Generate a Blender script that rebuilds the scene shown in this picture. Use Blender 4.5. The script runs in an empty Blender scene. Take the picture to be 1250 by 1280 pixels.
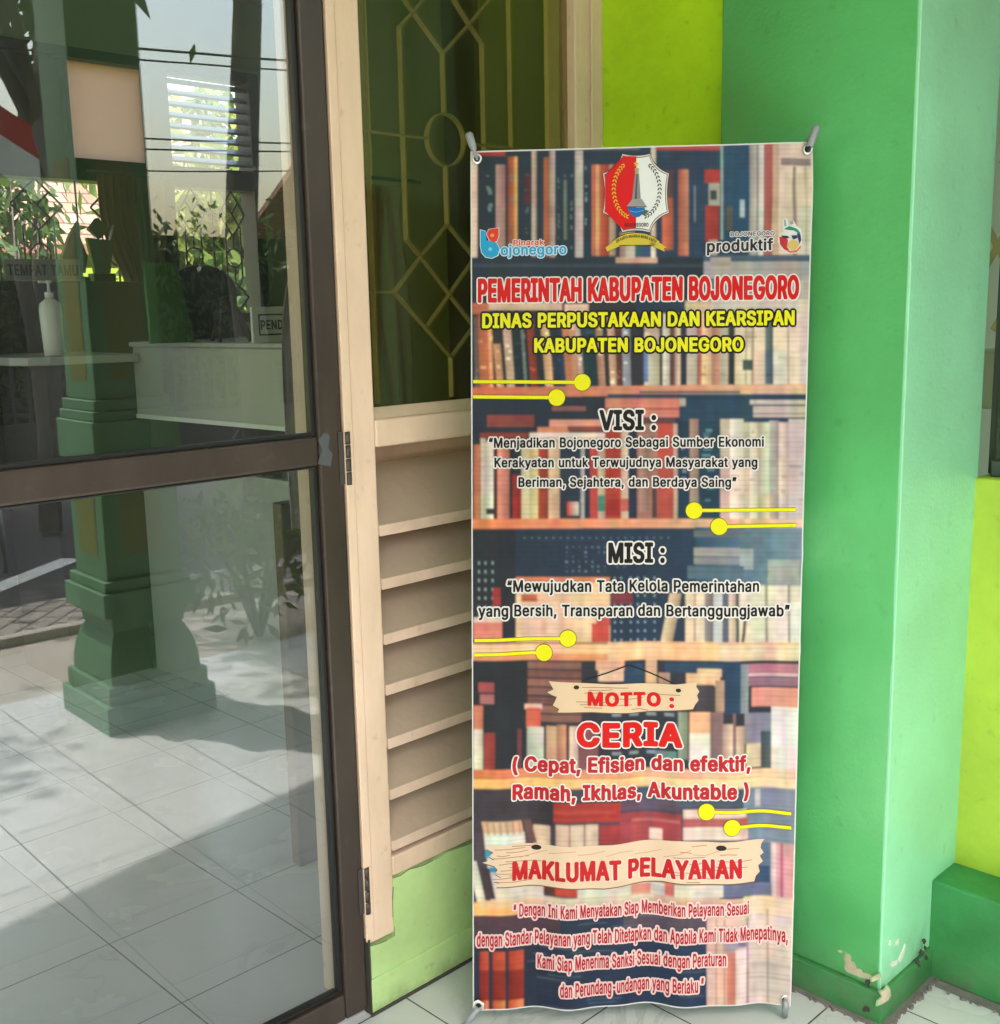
import bpy, bmesh, math, random
import numpy as np
from mathutils import Vector, Matrix, Quaternion

random.seed(7)
rng = np.random.default_rng(7)
scene = bpy.context.scene
COL = scene.collection
rad = math.radians

# ------------------------------------------------------------------ camera
CAM = Vector((0.0, 0.0, 1.36))
FPX = 1418.75                       # focal length in photo pixels (photo 1250 x 1280)
YAW, PITCH, ROLL = rad(45.292), rad(10.124), rad(-1.1786)
_f = Vector((math.cos(YAW) * math.cos(PITCH), math.sin(YAW) * math.cos(PITCH), -math.sin(PITCH)))
_r = Vector((math.sin(YAW), -math.cos(YAW), 0))
_u = _r.cross(_f)
CR = math.cos(ROLL) * _r + math.sin(ROLL) * _u
CU = -math.sin(ROLL) * _r + math.cos(ROLL) * _u
cd = bpy.data.cameras.new("camera")
cam = bpy.data.objects.new("camera", cd)
COL.objects.link(cam)
cam.matrix_world = Matrix(((CR.x, CU.x, -_f.x, CAM.x), (CR.y, CU.y, -_f.y, CAM.y),
                           (CR.z, CU.z, -_f.z, CAM.z), (0, 0, 0, 1)))
cd.sensor_fit = 'HORIZONTAL'
cd.sensor_width = 36
cd.lens = FPX / 1250 * 36
cd.clip_start = 0.02
cd.clip_end = 2000
scene.camera = cam

# ------------------------------------------------------------------ world, sun, exposure
SUN_EL, SUN_AZ = rad(61), rad(205.5)
w = bpy.data.worlds.new("World")
scene.world = w
w.use_nodes = True
wn = w.node_tree
bg = wn.nodes['Background']
sky = wn.nodes.new('ShaderNodeTexSky')
sky.sky_type = 'NISHITA'
sky.sun_disc = False
sky.sun_elevation = SUN_EL
sky.sun_rotation = SUN_AZ
sky.air_density = 1.8
sky.dust_density = 4.5
wn.links.new(sky.outputs[0], bg.inputs[0])
bg.inputs[1].default_value = 0.15
sl = bpy.data.lights.new("sun", 'SUN')
sl.energy = 2.25
sl.angle = rad(0.6)
sl.color = (1.0, 0.93, 0.86)
sun = bpy.data.objects.new("sun", sl)
COL.objects.link(sun)
to_sun = Vector((math.sin(SUN_AZ) * math.cos(SUN_EL), math.cos(SUN_AZ) * math.cos(SUN_EL), math.sin(SUN_EL)))
sun.rotation_euler = to_sun.to_track_quat('Z', 'Y').to_euler()
sun.location = (-4, -8, 12)
vs = scene.view_settings
vs.view_transform = 'Standard'
vs.look = 'None'
vs.exposure = 2.4
vs.gamma = 1.0
vs.use_curve_mapping = False
scene.cycles.use_denoising = True
scene.cycles.transparent_max_bounces = 24
scene.cycles.max_bounces = 10
scene.cycles.diffuse_bounces = 6
scene.cycles.glossy_bounces = 6
scene.cycles.caustics_reflective = False
scene.cycles.caustics_refractive = False
scene.cycles.sample_clamp_indirect = 6


# ------------------------------------------------------------------ photo pixel -> point on a real plane
def ray(px, py):
    return CR * ((px - 625) / FPX) - CU * ((py - 640) / FPX) + _f
def at_y(px, py, Y):
    d = ray(px, py); return CAM + d * (Y / d.y)
def at_x(px, py, X):
    d = ray(px, py); return CAM + d * (X / d.x)
def on_plane(px, py, p, n):
    d = ray(px, py); return CAM + d * ((p - CAM).dot(n) / d.dot(n))
def to_px(P):
    v = P - CAM
    z = v.dot(_f)
    return 625 + FPX * v.dot(CR) / z, 640 - FPX * v.dot(CU) / z


# ------------------------------------------------------------------ materials
def srgb(r, g, b, k=1.0):
    def f(c):
        c /= 255.0
        return (c / 12.92 if c <= 0.04045 else ((c + 0.055) / 1.055) ** 2.4) * k
    return (f(r), f(g), f(b), 1.0)

def node(nt, t, **kw):
    n = nt.nodes.new(t)
    for k, v in kw.items():
        if isinstance(k, str) and hasattr(n, k):
            setattr(n, k, v)
    return n

def base_mat(name, rough=0.5, spec=0.5, col=(0.5, 0.5, 0.5, 1), metal=0.0):
    m = bpy.data.materials.new(name)
    m.use_nodes = True
    nt = m.node_tree
    b = nt.nodes['Principled BSDF']
    b.inputs['Base Color'].default_value = col
    b.inputs['Roughness'].default_value = rough
    b.inputs['Specular IOR Level'].default_value = spec
    b.inputs['Metallic'].default_value = metal
    return m, nt, b

def add_bump(nt, b, scale, strength, dist=0.002, detail=6):
    tc = nt.nodes.new('ShaderNodeNewGeometry')
    n = nt.nodes.new('ShaderNodeTexNoise')
    n.inputs['Scale'].default_value = scale
    n.inputs['Detail'].default_value = detail
    nt.links.new(tc.outputs['Position'], n.inputs['Vector'])
    bp = nt.nodes.new('ShaderNodeBump')
    bp.inputs['Strength'].default_value = strength
    bp.inputs['Distance'].default_value = dist
    nt.links.new(n.outputs['Fac'], bp.inputs['Height'])
    nt.links.new(bp.outputs[0], b.inputs['Normal'])
    return bp

def paint(name, col, rough=0.45, spec=0.5, var=0.12, scale=6.0, bump=0.25, spots=0.0, bscale=60, spotcol=(0.05, 0.06, 0.04, 1), stretch=1.0, coat=0.0, foot=0.0, dust_shade=None):
    """Painted surface: soft blotches of wear, tiny specks of dirt, uneven plaster."""
    m, nt, b = base_mat(name, rough, spec, col)
    geo = nt.nodes.new('ShaderNodeNewGeometry')
    mp = nt.nodes.new('ShaderNodeMapping')
    mp.inputs['Scale'].default_value = (1, 1, stretch)
    nt.links.new(geo.outputs['Position'], mp.inputs[0])
    n1 = nt.nodes.new('ShaderNodeTexNoise')
    n1.inputs['Scale'].default_value = scale
    n1.inputs['Detail'].default_value = 7
    n1.inputs['Roughness'].default_value = 0.62
    nt.links.new(mp.outputs[0], n1.inputs['Vector'])
    rp = nt.nodes.new('ShaderNodeValToRGB')
    rp.color_ramp.elements[0].position = 0.3
    rp.color_ramp.elements[1].position = 0.72
    lo, hi = 1 - var, 1 + var
    rp.color_ramp.elements[0].color = (col[0] * lo, col[1] * lo, col[2] * lo * 0.95, 1)
    rp.color_ramp.elements[1].color = (min(1, col[0] * hi), min(1, col[1] * hi), min(1, col[2] * hi), 1)
    nt.links.new(n1.outputs['Fac'], rp.inputs[0])
    out = rp.outputs[0]
    if spots > 0:
        n2 = nt.nodes.new('ShaderNodeTexNoise')
        n2.inputs['Scale'].default_value = 38
        n2.inputs['Detail'].default_value = 5
        nt.links.new(geo.outputs['Position'], n2.inputs['Vector'])
        r2 = nt.nodes.new('ShaderNodeValToRGB')
        r2.color_ramp.elements[0].position = 0.63
        r2.color_ramp.elements[1].position = 0.78
        r2.color_ramp.elements[0].color = (0, 0, 0, 1)
        r2.color_ramp.elements[1].color = (spots, spots, spots, 1)
        nt.links.new(n2.outputs['Fac'], r2.inputs[0])
        mx = nt.nodes.new('ShaderNodeMix')
        mx.data_type = 'RGBA'
        nt.links.new(r2.outputs[0], mx.inputs[0])
        nt.links.new(out, mx.inputs[6])
        mx.inputs[7].default_value = spotcol
        out = mx.outputs[2]
    if foot > 0:       # splash dirt creeping up from the floor, ragged
        sz = nt.nodes.new('ShaderNodeSeparateXYZ'); nt.links.new(geo.outputs['Position'], sz.inputs[0])
        n5 = nt.nodes.new('ShaderNodeTexNoise'); n5.inputs['Scale'].default_value = 14; n5.inputs['Detail'].default_value = 8; n5.inputs['Roughness'].default_value = 0.7
        nt.links.new(geo.outputs['Position'], n5.inputs['Vector'])
        h = nt.nodes.new('ShaderNodeMapRange'); h.inputs[1].default_value = 0.0; h.inputs[2].default_value = foot; h.inputs[3].default_value = 0.72; h.inputs[4].default_value = 0.0
        nt.links.new(sz.outputs[2], h.inputs[0])
        ml = nt.nodes.new('ShaderNodeMath'); ml.operation = 'MULTIPLY'
        mq = nt.nodes.new('ShaderNodeMapRange'); mq.inputs[1].default_value = 0.36; mq.inputs[2].default_value = 0.66
        nt.links.new(n5.outputs['Fac'], mq.inputs[0])
        nt.links.new(h.outputs[0], ml.inputs[0]); nt.links.new(mq.outputs[0], ml.inputs[1])
        mx5 = nt.nodes.new('ShaderNodeMix'); mx5.data_type = 'RGBA'
        nt.links.new(ml.outputs[0], mx5.inputs[0]); nt.links.new(out, mx5.inputs[6]); mx5.inputs[7].default_value = (0.11, 0.12, 0.07, 1)
        out = mx5.outputs[2]
    if dust_shade is not None:   # browner upward faces: shade between slats put into the colour
        sn = nt.nodes.new('ShaderNodeSeparateXYZ'); nt.links.new(geo.outputs['Normal'], sn.inputs[0])
        dr_ = nt.nodes.new('ShaderNodeMapRange'); dr_.inputs[1].default_value = 0.35; dr_.inputs[2].default_value = 0.75; dr_.inputs[4].default_value = 0.85
        nt.links.new(sn.outputs[2], dr_.inputs[0])
        mx6 = nt.nodes.new('ShaderNodeMix'); mx6.data_type = 'RGBA'
        nt.links.new(dr_.outputs[0], mx6.inputs[0]); nt.links.new(out, mx6.inputs[6]); mx6.inputs[7].default_value = dust_shade
        out = mx6.outputs[2]
    nt.links.new(out, b.inputs['Base Color'])
    b.inputs['Coat Weight'].default_value = coat
    b.inputs['Coat Roughness'].default_value = 0.25
    # roughness wear
    mr = nt.nodes.new('ShaderNodeMapRange')
    mr.inputs[3].default_value = max(0.05, rough - 0.1)
    mr.inputs[4].default_value = min(1, rough + 0.14)
    nt.links.new(n1.outputs['Fac'], mr.inputs[0])
    nt.links.new(mr.outputs[0], b.inputs['Roughness'])
    if bump > 0:
        n3 = nt.nodes.new('ShaderNodeTexNoise')
        n3.inputs['Scale'].default_value = bscale
        n3.inputs['Detail'].default_value = 4
        nt.links.new(geo.outputs['Position'], n3.inputs['Vector'])
        n4 = nt.nodes.new('ShaderNodeTexNoise')
        n4.inputs['Scale'].default_value = 5
        n4.inputs['Detail'].default_value = 3
        nt.links.new(geo.outputs['Position'], n4.inputs['Vector'])
        ad = nt.nodes.new('ShaderNodeMath'); ad.operation = 'MULTIPLY_ADD'
        ad.inputs[1].default_value = 4.0
        nt.links.new(n4.outputs['Fac'], ad.inputs[0])
        nt.links.new(n3.outputs['Fac'], ad.inputs[2])
        bp = nt.nodes.new('ShaderNodeBump')
        bp.inputs['Strength'].default_value = bump
        bp.inputs['Distance'].default_value = 0.003
        nt.links.new(ad.outputs[0], bp.inputs['Height'])
        nt.links.new(bp.outputs[0], b.inputs['Normal'])
    return m

def plain(name, col, rough=0.5, spec=0.5, metal=0.0, bump=0.0, bscale=80):
    m, nt, b = base_mat(name, rough, spec, col, metal)
    if bump:
        add_bump(nt, b, bscale, bump)
    return m

def glass_mat(name, tint, refl_boost=1.0, base_refl=0.0, dust_shade=0.0):
    """Tinted window pane: transmits with a tint, mirrors by Fresnel, carries a dusty film."""
    m = bpy.data.materials.new(name)
    m.use_nodes = True
    nt = m.node_tree
    for n in list(nt.nodes):
        if n.type == 'BSDF_PRINCIPLED':
            nt.nodes.remove(n)
    out = [n for n in nt.nodes if n.type == 'OUTPUT_MATERIAL'][0]
    tr = nt.nodes.new('ShaderNodeBsdfTransparent')
    tr.inputs[0].default_value = (*tint, 1)
    gl = nt.nodes.new('ShaderNodeBsdfGlossy')
    gl.inputs['Roughness'].default_value = 0.0
    gl.inputs[0].default_value = (0.97, 0.98, 0.97, 1)
    geo = nt.nodes.new('ShaderNodeNewGeometry')
    nz = nt.nodes.new('ShaderNodeTexNoise')
    nz.inputs['Scale'].default_value = 2.2
    nt.links.new(geo.outputs['Position'], nz.inputs['Vector'])
    bp = nt.nodes.new('ShaderNodeBump')
    bp.inputs['Strength'].default_value = 0.05
    bp.inputs['Distance'].default_value = 0.004
    nt.links.new(nz.outputs['Fac'], bp.inputs['Height'])
    nt.links.new(bp.outputs[0], gl.inputs['Normal'])
    fr = nt.nodes.new('ShaderNodeFresnel')
    fr.inputs[0].default_value = 1.5
    # a closed pane is met from inside as well: same mirror either way
    mi = nt.nodes.new('ShaderNodeMix'); mi.data_type = 'FLOAT'
    nt.links.new(geo.outputs['Backfacing'], mi.inputs[0])
    mi.inputs[2].default_value = 1.5
    mi.inputs[3].default_value = 1 / 1.5
    nt.links.new(mi.outputs[0], fr.inputs[0])
    ma = nt.nodes.new('ShaderNodeMath'); ma.operation = 'MULTIPLY_ADD'; ma.use_clamp = True
    ma.inputs[1].default_value = refl_boost
    ma.inputs[2].default_value = base_refl
    nt.links.new(fr.outputs[0], ma.inputs[0])
    mx = nt.nodes.new('ShaderNodeMixShader')
    nt.links.new(ma.outputs[0], mx.inputs[0])
    nt.links.new(tr.outputs[0], mx.inputs[1])
    nt.links.new(gl.outputs[0], mx.inputs[2])
    last = mx.outputs[0]
    if dust_shade > 0:
        df = nt.nodes.new('ShaderNodeBsdfDiffuse')
        df.inputs[0].default_value = (0.55, 0.56, 0.55, 1)
        mp = nt.nodes.new('ShaderNodeMapping')
        mp.inputs['Scale'].default_value = (9, 9, 1.1)
        nt.links.new(geo.outputs['Position'], mp.inputs[0])
        n2 = nt.nodes.new('ShaderNodeTexNoise')
        n2.inputs['Scale'].default_value = 1.6
        n2.inputs['Detail'].default_value = 6
        nt.links.new(mp.outputs[0], n2.inputs['Vector'])
        mr = nt.nodes.new('ShaderNodeMapRange')
        mr.inputs[1].default_value = 0.38
        mr.inputs[2].default_value = 0.75
        mr.inputs[3].default_value = dust_shade * 0.25
        mr.inputs[4].default_value = dust_shade
        nt.links.new(n2.outputs['Fac'], mr.inputs[0])
        m2 = nt.nodes.new('ShaderNodeMixShader')
        nt.links.new(mr.outputs[0], m2.inputs[0])
        nt.links.new(last, m2.inputs[1])
        nt.links.new(df.outputs[0], m2.inputs[2])
        last = m2.outputs[0]
    nt.links.new(last, out.inputs[0])
    return m

def tile_mat():
    """White ceramic floor tiles 0.32 x 0.315 m with grey grout and faint marble veins."""
    m, nt, b = base_mat("floor_tiles", 0.16, 0.5)
    geo = nt.nodes.new('ShaderNodeNewGeometry')
    sx = nt.nodes.new('ShaderNodeSeparateXYZ')
    nt.links.new(geo.outputs['Position'], sx.inputs[0])
    def mth(op, a, v=None, c=None):
        n = nt.nodes.new('ShaderNodeMath'); n.operation = op
        for i, s in enumerate((a, v, c)):
            if s is None: continue
            if isinstance(s, (int, float)): n.inputs[i].default_value = s
            else: nt.links.new(s, n.inputs[i])
        return n.outputs[0]
    lines, cells = [], []
    for ax, o, p in ((sx.outputs[0], 1.313, 0.322), (sx.outputs[1], 1.94, 0.3145)):
        q = mth('DIVIDE', mth('SUBTRACT', ax, o), p)
        cells.append(mth('FLOOR', q))
        fr = mth('FRACT', q)
        d = mth('MULTIPLY', mth('MINIMUM', fr, mth('SUBTRACT', 1.0, fr)), p)
        lines.append(d)
    dmin = mth('MINIMUM', lines[0], lines[1])
    nw = nt.nodes.new('ShaderNodeTexNoise'); nw.inputs['Scale'].default_value = 45
    nt.links.new(geo.outputs['Position'], nw.inputs['Vector'])
    wid = mth('MULTIPLY_ADD', nw.outputs['Fac'], 0.0010, 0.0011)
    grout = mth('LESS_THAN', dmin, wid)
    # per tile shade
    cx = nt.nodes.new('ShaderNodeCombineXYZ')
    nt.links.new(cells[0], cx.inputs[0]); nt.links.new(cells[1], cx.inputs[1])
    wnz = nt.nodes.new('ShaderNodeTexWhiteNoise'); wnz.noise_dimensions = '2D'
    nt.links.new(cx.outputs[0], wnz.inputs['Vector'])
    # veins, shifted per tile
    ofs = nt.nodes.new('ShaderNodeVectorMath'); ofs.operation = 'MULTIPLY_ADD'
    nt.links.new(wnz.outputs['Color'], ofs.inputs[0])
    ofs.inputs[1].default_value = (7, 7, 7)
    nt.links.new(geo.outputs['Position'], ofs.inputs[2])
    vn = nt.nodes.new('ShaderNodeTexNoise')
    vn.inputs['Scale'].default_value = 4.5; vn.inputs['Detail'].default_value = 9
    vn.inputs['Roughness'].default_value = 0.6; vn.inputs['Distortion'].default_value = 0.7
    nt.links.new(ofs.outputs[0], vn.inputs['Vector'])
    ab = mth('ABSOLUTE', mth('SUBTRACT', vn.outputs['Fac'], 0.5))
    vein = nt.nodes.new('ShaderNodeMapRange')
    vein.inputs[1].default_value = 0.0; vein.inputs[2].default_value = 0.025
    vein.inputs[3].default_value = 1.0; vein.inputs[4].default_value = 0.0
    nt.links.new(ab, vein.inputs[0])
    msk = nt.nodes.new('ShaderNodeTexNoise'); msk.inputs['Scale'].default_value = 3.1
    nt.links.new(ofs.outputs[0], msk.inputs['Vector'])
    mk = nt.nodes.new('ShaderNodeMapRange')
    mk.inputs[1].default_value = 0.47; mk.inputs[2].default_value = 0.66
    nt.links.new(msk.outputs['Fac'], mk.inputs[0])
    vm = mth('MULTIPLY', mth('MULTIPLY', vein.outputs[0], mk.outputs[0]), 0.5)
    dirt = nt.nodes.new('ShaderNodeTexNoise'); dirt.inputs['Scale'].default_value = 2.0; dirt.inputs['Detail'].default_value = 8
    nt.links.new(geo.outputs['Position'], dirt.inputs['Vector'])
    dm = nt.nodes.new('ShaderNodeMapRange')
    dm.inputs[1].default_value = 0.45; dm.inputs[2].default_value = 0.8; dm.inputs[3].default_value = 0; dm.inputs[4].default_value = 0.5
    nt.links.new(dirt.outputs['Fac'], dm.inputs[0])
    def mixc(f, a, bb):
        n = nt.nodes.new('ShaderNodeMix'); n.data_type = 'RGBA'
        nt.links.new(f, n.inputs[0])
        for i, s in ((6, a), (7, bb)):
            if isinstance(s, tuple): n.inputs[i].default_value = s
            else: nt.links.new(s, n.inputs[i])
        return n.outputs[2]
    c = mixc(wnz.outputs['Value'], (0.54, 0.55, 0.565, 1), (0.59, 0.595, 0.605, 1))
    c = mixc(vm, c, (0.30, 0.33, 0.33, 1))
    c = mixc(dm.outputs[0], c, (0.47, 0.48, 0.45, 1))
    c = mixc(grout, c, (0.045, 0.047, 0.045, 1))
    nt.links.new(c, b.inputs['Base Color'])
    rr = mth('MULTIPLY_ADD', grout, 0.6, 0.17)
    rr2 = mth('MULTIPLY_ADD', dm.outputs[0], 0.5, rr)
    nt.links.new(rr2, b.inputs['Roughness'])
    bp = nt.nodes.new('ShaderNodeBump'); bp.inputs['Strength'].default_value = 0.4; bp.inputs['Distance'].default_value = 0.002
    nt.links.new(mth('SUBTRACT', 1.0, grout), bp.inputs['Height'])
    nt.links.new(bp.outputs[0], b.inputs['Normal'])
    return m

def brick_mat(name, c1, c2, cm, scale, bw=0.5, rh=0.25, mortar=0.02, rough=0.8, rot=None):
    m, nt, b = base_mat(name, rough, 0.3)
    geo = nt.nodes.new('ShaderNodeNewGeometry')
    mp = nt.nodes.new('ShaderNodeMapping')
    if rot: mp.inputs['Rotation'].default_value = rot
    nt.links.new(geo.outputs['Position'], mp.inputs[0])
    br = nt.nodes.new('ShaderNodeTexBrick')
    br.inputs['Color1'].default_value = c1; br.inputs['Color2'].default_value = c2; br.inputs['Mortar'].default_value = cm
    br.inputs['Scale'].default_value = scale
    br.inputs['Brick Width'].default_value = bw; br.inputs['Row Height'].default_value = rh
    br.inputs['Mortar Size'].default_value = mortar
    nt.links.new(mp.outputs[0], br.inputs['Vector'])
    nt.links.new(br.outputs['Color'], b.inputs['Base Color'])
    bp = nt.nodes.new('ShaderNodeBump'); bp.inputs['Strength'].default_value = 0.6; bp.inputs['Distance'].default_value = 0.01
    bp.invert = True
    nt.links.new(br.outputs['Fac'], bp.inputs['Height'])
    nt.links.new(bp.outputs[0], b.inputs['Normal'])
    return m

def leaf_mat(name, c1, c2, trans=0.3):
    m, nt, b = base_mat(name, 0.5, 0.4)
    oi = nt.nodes.new('ShaderNodeNewGeometry')
    mx = nt.nodes.new('ShaderNodeMix'); mx.data_type = 'RGBA'
    nt.links.new(oi.outputs['Random Per Island'], mx.inputs[0])
    mx.inputs[6].default_value = c1; mx.inputs[7].default_value = c2
    nt.links.new(mx.outputs[2], b.inputs['Base Color'])
    tl = nt.nodes.new('ShaderNodeBsdfTranslucent')
    nt.links.new(mx.outputs[2], tl.inputs[0])
    ms = nt.nodes.new('ShaderNodeMixShader'); ms.inputs[0].default_value = trans
    out = [n for n in nt.nodes if n.type == 'OUTPUT_MATERIAL'][0]
    nt.links.new(b.outputs[0], ms.inputs[1]); nt.links.new(tl.outputs[0], ms.inputs[2])
    nt.links.new(ms.outputs[0], out.inputs[0])
    return m

M = {}
M['tile'] = tile_mat()
M['green'] = paint("green_wall_paint", (0.082, 0.40, 0.125, 1), rough=0.4, spec=0.5, var=0.13, scale=3.2, bump=0.3, spots=0.2, bscale=120, coat=0.2, foot=0.14)
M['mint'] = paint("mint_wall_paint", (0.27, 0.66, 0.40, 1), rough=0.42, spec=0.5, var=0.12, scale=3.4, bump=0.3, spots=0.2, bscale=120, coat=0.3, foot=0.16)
M['green_dark'] = paint("green_plinth_paint", (0.035, 0.22, 0.065, 1), rough=0.5, var=0.24, scale=9, bump=0.5, spots=0.5, foot=0.10)
M['leafgreen'] = paint("fresh_green_paint", (0.43, 0.60, 0.25, 1), rough=0.45, var=0.15, scale=6, bump=0.35, spots=0.35, foot=0.05)
M['lime'] = paint("lime_wall_paint", (0.50, 0.80, 0.012, 1), rough=0.5, var=0.14, scale=5, bump=0.35, spots=0.25)
M['lime2'] = paint("lime_yellow_paint", (0.42, 0.57, 0.055, 1), rough=0.5, var=0.15, scale=6, bump=0.35, spots=0.25)
M['cream'] = paint("cream_woodwork_paint", (0.73, 0.535, 0.40, 1), rough=0.45, var=0.11, scale=11, bump=0.28, spots=0.3, spotcol=(0.22, 0.15, 0.1, 1), stretch=0.3)
M['slat'] = paint("shaded_slat_paint", (0.66, 0.48, 0.37, 1), rough=0.6, var=0.14, scale=12, bump=0.3, spots=0.35, spotcol=(0.2, 0.14, 0.1, 1), dust_shade=(0.43, 0.325, 0.235, 1))  # slat tops coloured darker in place of the shade between louvres
M['grille'] = paint("grille_paint", (0.44, 0.40, 0.30, 1), rough=0.5, var=0.12, scale=20, bump=0.2)
M['brown'] = paint("brown_door_enamel", (0.043, 0.029, 0.023, 1), rough=0.36, var=0.3, scale=10, bump=0.12, spots=0.25, spotcol=(0.12, 0.1, 0.09, 1), stretch=0.25)
M['gasket'] = plain("black_rubber", (0.006, 0.006, 0.006, 1), 0.45)
M['putty'] = plain("old_putty", (0.20, 0.18, 0.14, 1), 0.8, bump=0.4, bscale=150)
M['dirt'] = plain("dark_grime", (0.05, 0.045, 0.036, 1), 0.95, bump=0.6, bscale=200)
M['flake_rim'] = paint("lifted_paint_rim", (0.22, 0.42, 0.2, 1), rough=0.6, var=0.2, scale=30, bump=0.4)
M['plaster'] = paint("bare_plaster", (0.50, 0.42, 0.32, 1), rough=0.9, var=0.25, scale=30, bump=0.6)
M['cement'] = paint("cement_grey", (0.16, 0.15, 0.14, 1), rough=0.9, var=0.3, scale=25, bump=0.6)
M['door_glass'] = glass_mat("tinted_door_glass", (0.81, 0.825, 0.84), 1.15, 0.055, dust_shade=0.028)
M['olive_glass'] = glass_mat("olive_window_glass", (0.70, 0.67, 0.44), 0.9, 0.0, dust_shade=0.04)
M['bronze_glass'] = glass_mat("bronze_window_glass", (0.62, 0.63, 0.36), 1.0, 0.02, dust_shade=0.02)
M['clear_glass'] = glass_mat("clear_window_glass", (0.93, 0.95, 0.94), 0.6, 0.0)
M['soffit'] = paint("white_soffit_paint", (0.62, 0.63, 0.58, 1), rough=0.7, var=0.05, bump=0.1)
M['inner_wall'] = paint("room_wall_paint", (0.30, 0.38, 0.24, 1), rough=0.7, var=0.06, bump=0.1)
M['inner_dark'] = plain("dark_room_wood", (0.03, 0.022, 0.018, 1), 0.7, spec=0.2, bump=0.1)
M['wood_brown'] = paint("brown_wood", (0.06, 0.026, 0.012, 1), rough=0.45, var=0.3, scale=5, bump=0.1, stretch=0.2)
M['frame_dark'] = plain("dark_window_frame", (0.045, 0.06, 0.05, 1), 0.5, bump=0.1)
M['white_lam'] = plain("white_laminate", (0.36, 0.365, 0.35, 1), 0.3)
M['white_plastic'] = plain("white_plastic", (0.72, 0.73, 0.70, 1), 0.3)
M['black_plastic'] = plain("black_plastic", (0.012, 0.012, 0.013, 1), 0.35)
M['grey_plastic'] = plain("grey_plastic", (0.26, 0.28, 0.30, 1), 0.35, bump=0.1)
M['grey_rod'] = plain("grey_coated_rod", (0.30, 0.31, 0.33, 1), 0.35)
M['steel'] = plain("dull_steel", (0.62, 0.62, 0.62, 1), 0.3, metal=1.0)
M['hinge'] = plain("worn_brown_hinge", (0.05, 0.04, 0.036, 1), 0.45, bump=0.4, bscale=200)
M['asphalt'] = plain("asphalt", (0.026, 0.026, 0.027, 1), 0.95, bump=0.5, bscale=120)
M['ground'] = paint("bare_ground", (0.13, 0.11, 0.08, 1), rough=0.95, var=0.3, scale=1.2, bump=0.5, bscale=20)
M['apron'] = paint("concrete_apron", (0.36, 0.33, 0.29, 1), rough=0.85, var=0.15, scale=3, bump=0.3)
M['paver'] = brick_mat("paving_blocks", (0.22, 0.20, 0.17, 1), (0.28, 0.25, 0.21, 1), (0.06, 0.055, 0.05, 1), 4.0, 0.8, 0.4, 0.03, rot=(0, 0, rad(45)))
M['road_white'] = paint("road_marking_white", (0.7, 0.7, 0.66, 1), rough=0.8, var=0.2, scale=12, bump=0.2)
M['bark'] = paint("tree_bark", (0.10, 0.085, 0.07, 1), rough=0.95, var=0.35, scale=14, bump=0.9, bscale=30)
M['leaf'] = leaf_mat("tree_leaves", (0.045, 0.10, 0.02, 1), (0.10, 0.17, 0.04, 1))
M['leaf_bright'] = leaf_mat("shrub_leaves", (0.12, 0.22, 0.03, 1), (0.34, 0.36, 0.08, 1), 0.45)
M['rooftile'] = brick_mat("clay_roof_tiles", (0.30, 0.16, 0.10, 1), (0.42, 0.27, 0.19, 1), (0.10, 0.06, 0.05, 1), 3.2, 0.6, 0.45, 0.03)
M['terracotta'] = plain("terracotta_board", (0.32, 0.13, 0.09, 1), 0.8, bump=0.2)
M['housewall'] = paint("house_wall", (0.52, 0.47, 0.42, 1), rough=0.85, var=0.1, bump=0.2)
M['curtain'] = plain("mauve_curtain_cloth", (0.26, 0.22, 0.22, 1), 0.9, bump=0.2)
M['brown_cloth'] = plain("brown_curtain_cloth", (0.14, 0.09, 0.05, 1), 0.9, bump=0.2)
M['green_cloth'] = plain("green_cloth", (0.05, 0.13, 0.03, 1), 0.9, bump=0.2)
M['frosted'] = leaf_mat("pinkish_frosted_panel", (0.85, 0.68, 0.60, 1), (0.85, 0.68, 0.60, 1), 0.85)
M['wire'] = plain("black_cable", (0.012, 0.012, 0.012, 1), 0.6)
M['red'] = plain("red_cloth", (0.5, 0.02, 0.02, 1), 0.8)
M['white_cloth'] = plain("white_cloth", (0.75, 0.73, 0.72, 1), 0.8)
M['ink_black'] = plain("black_lettering", (0.012, 0.012, 0.012, 1), 0.5)


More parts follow.
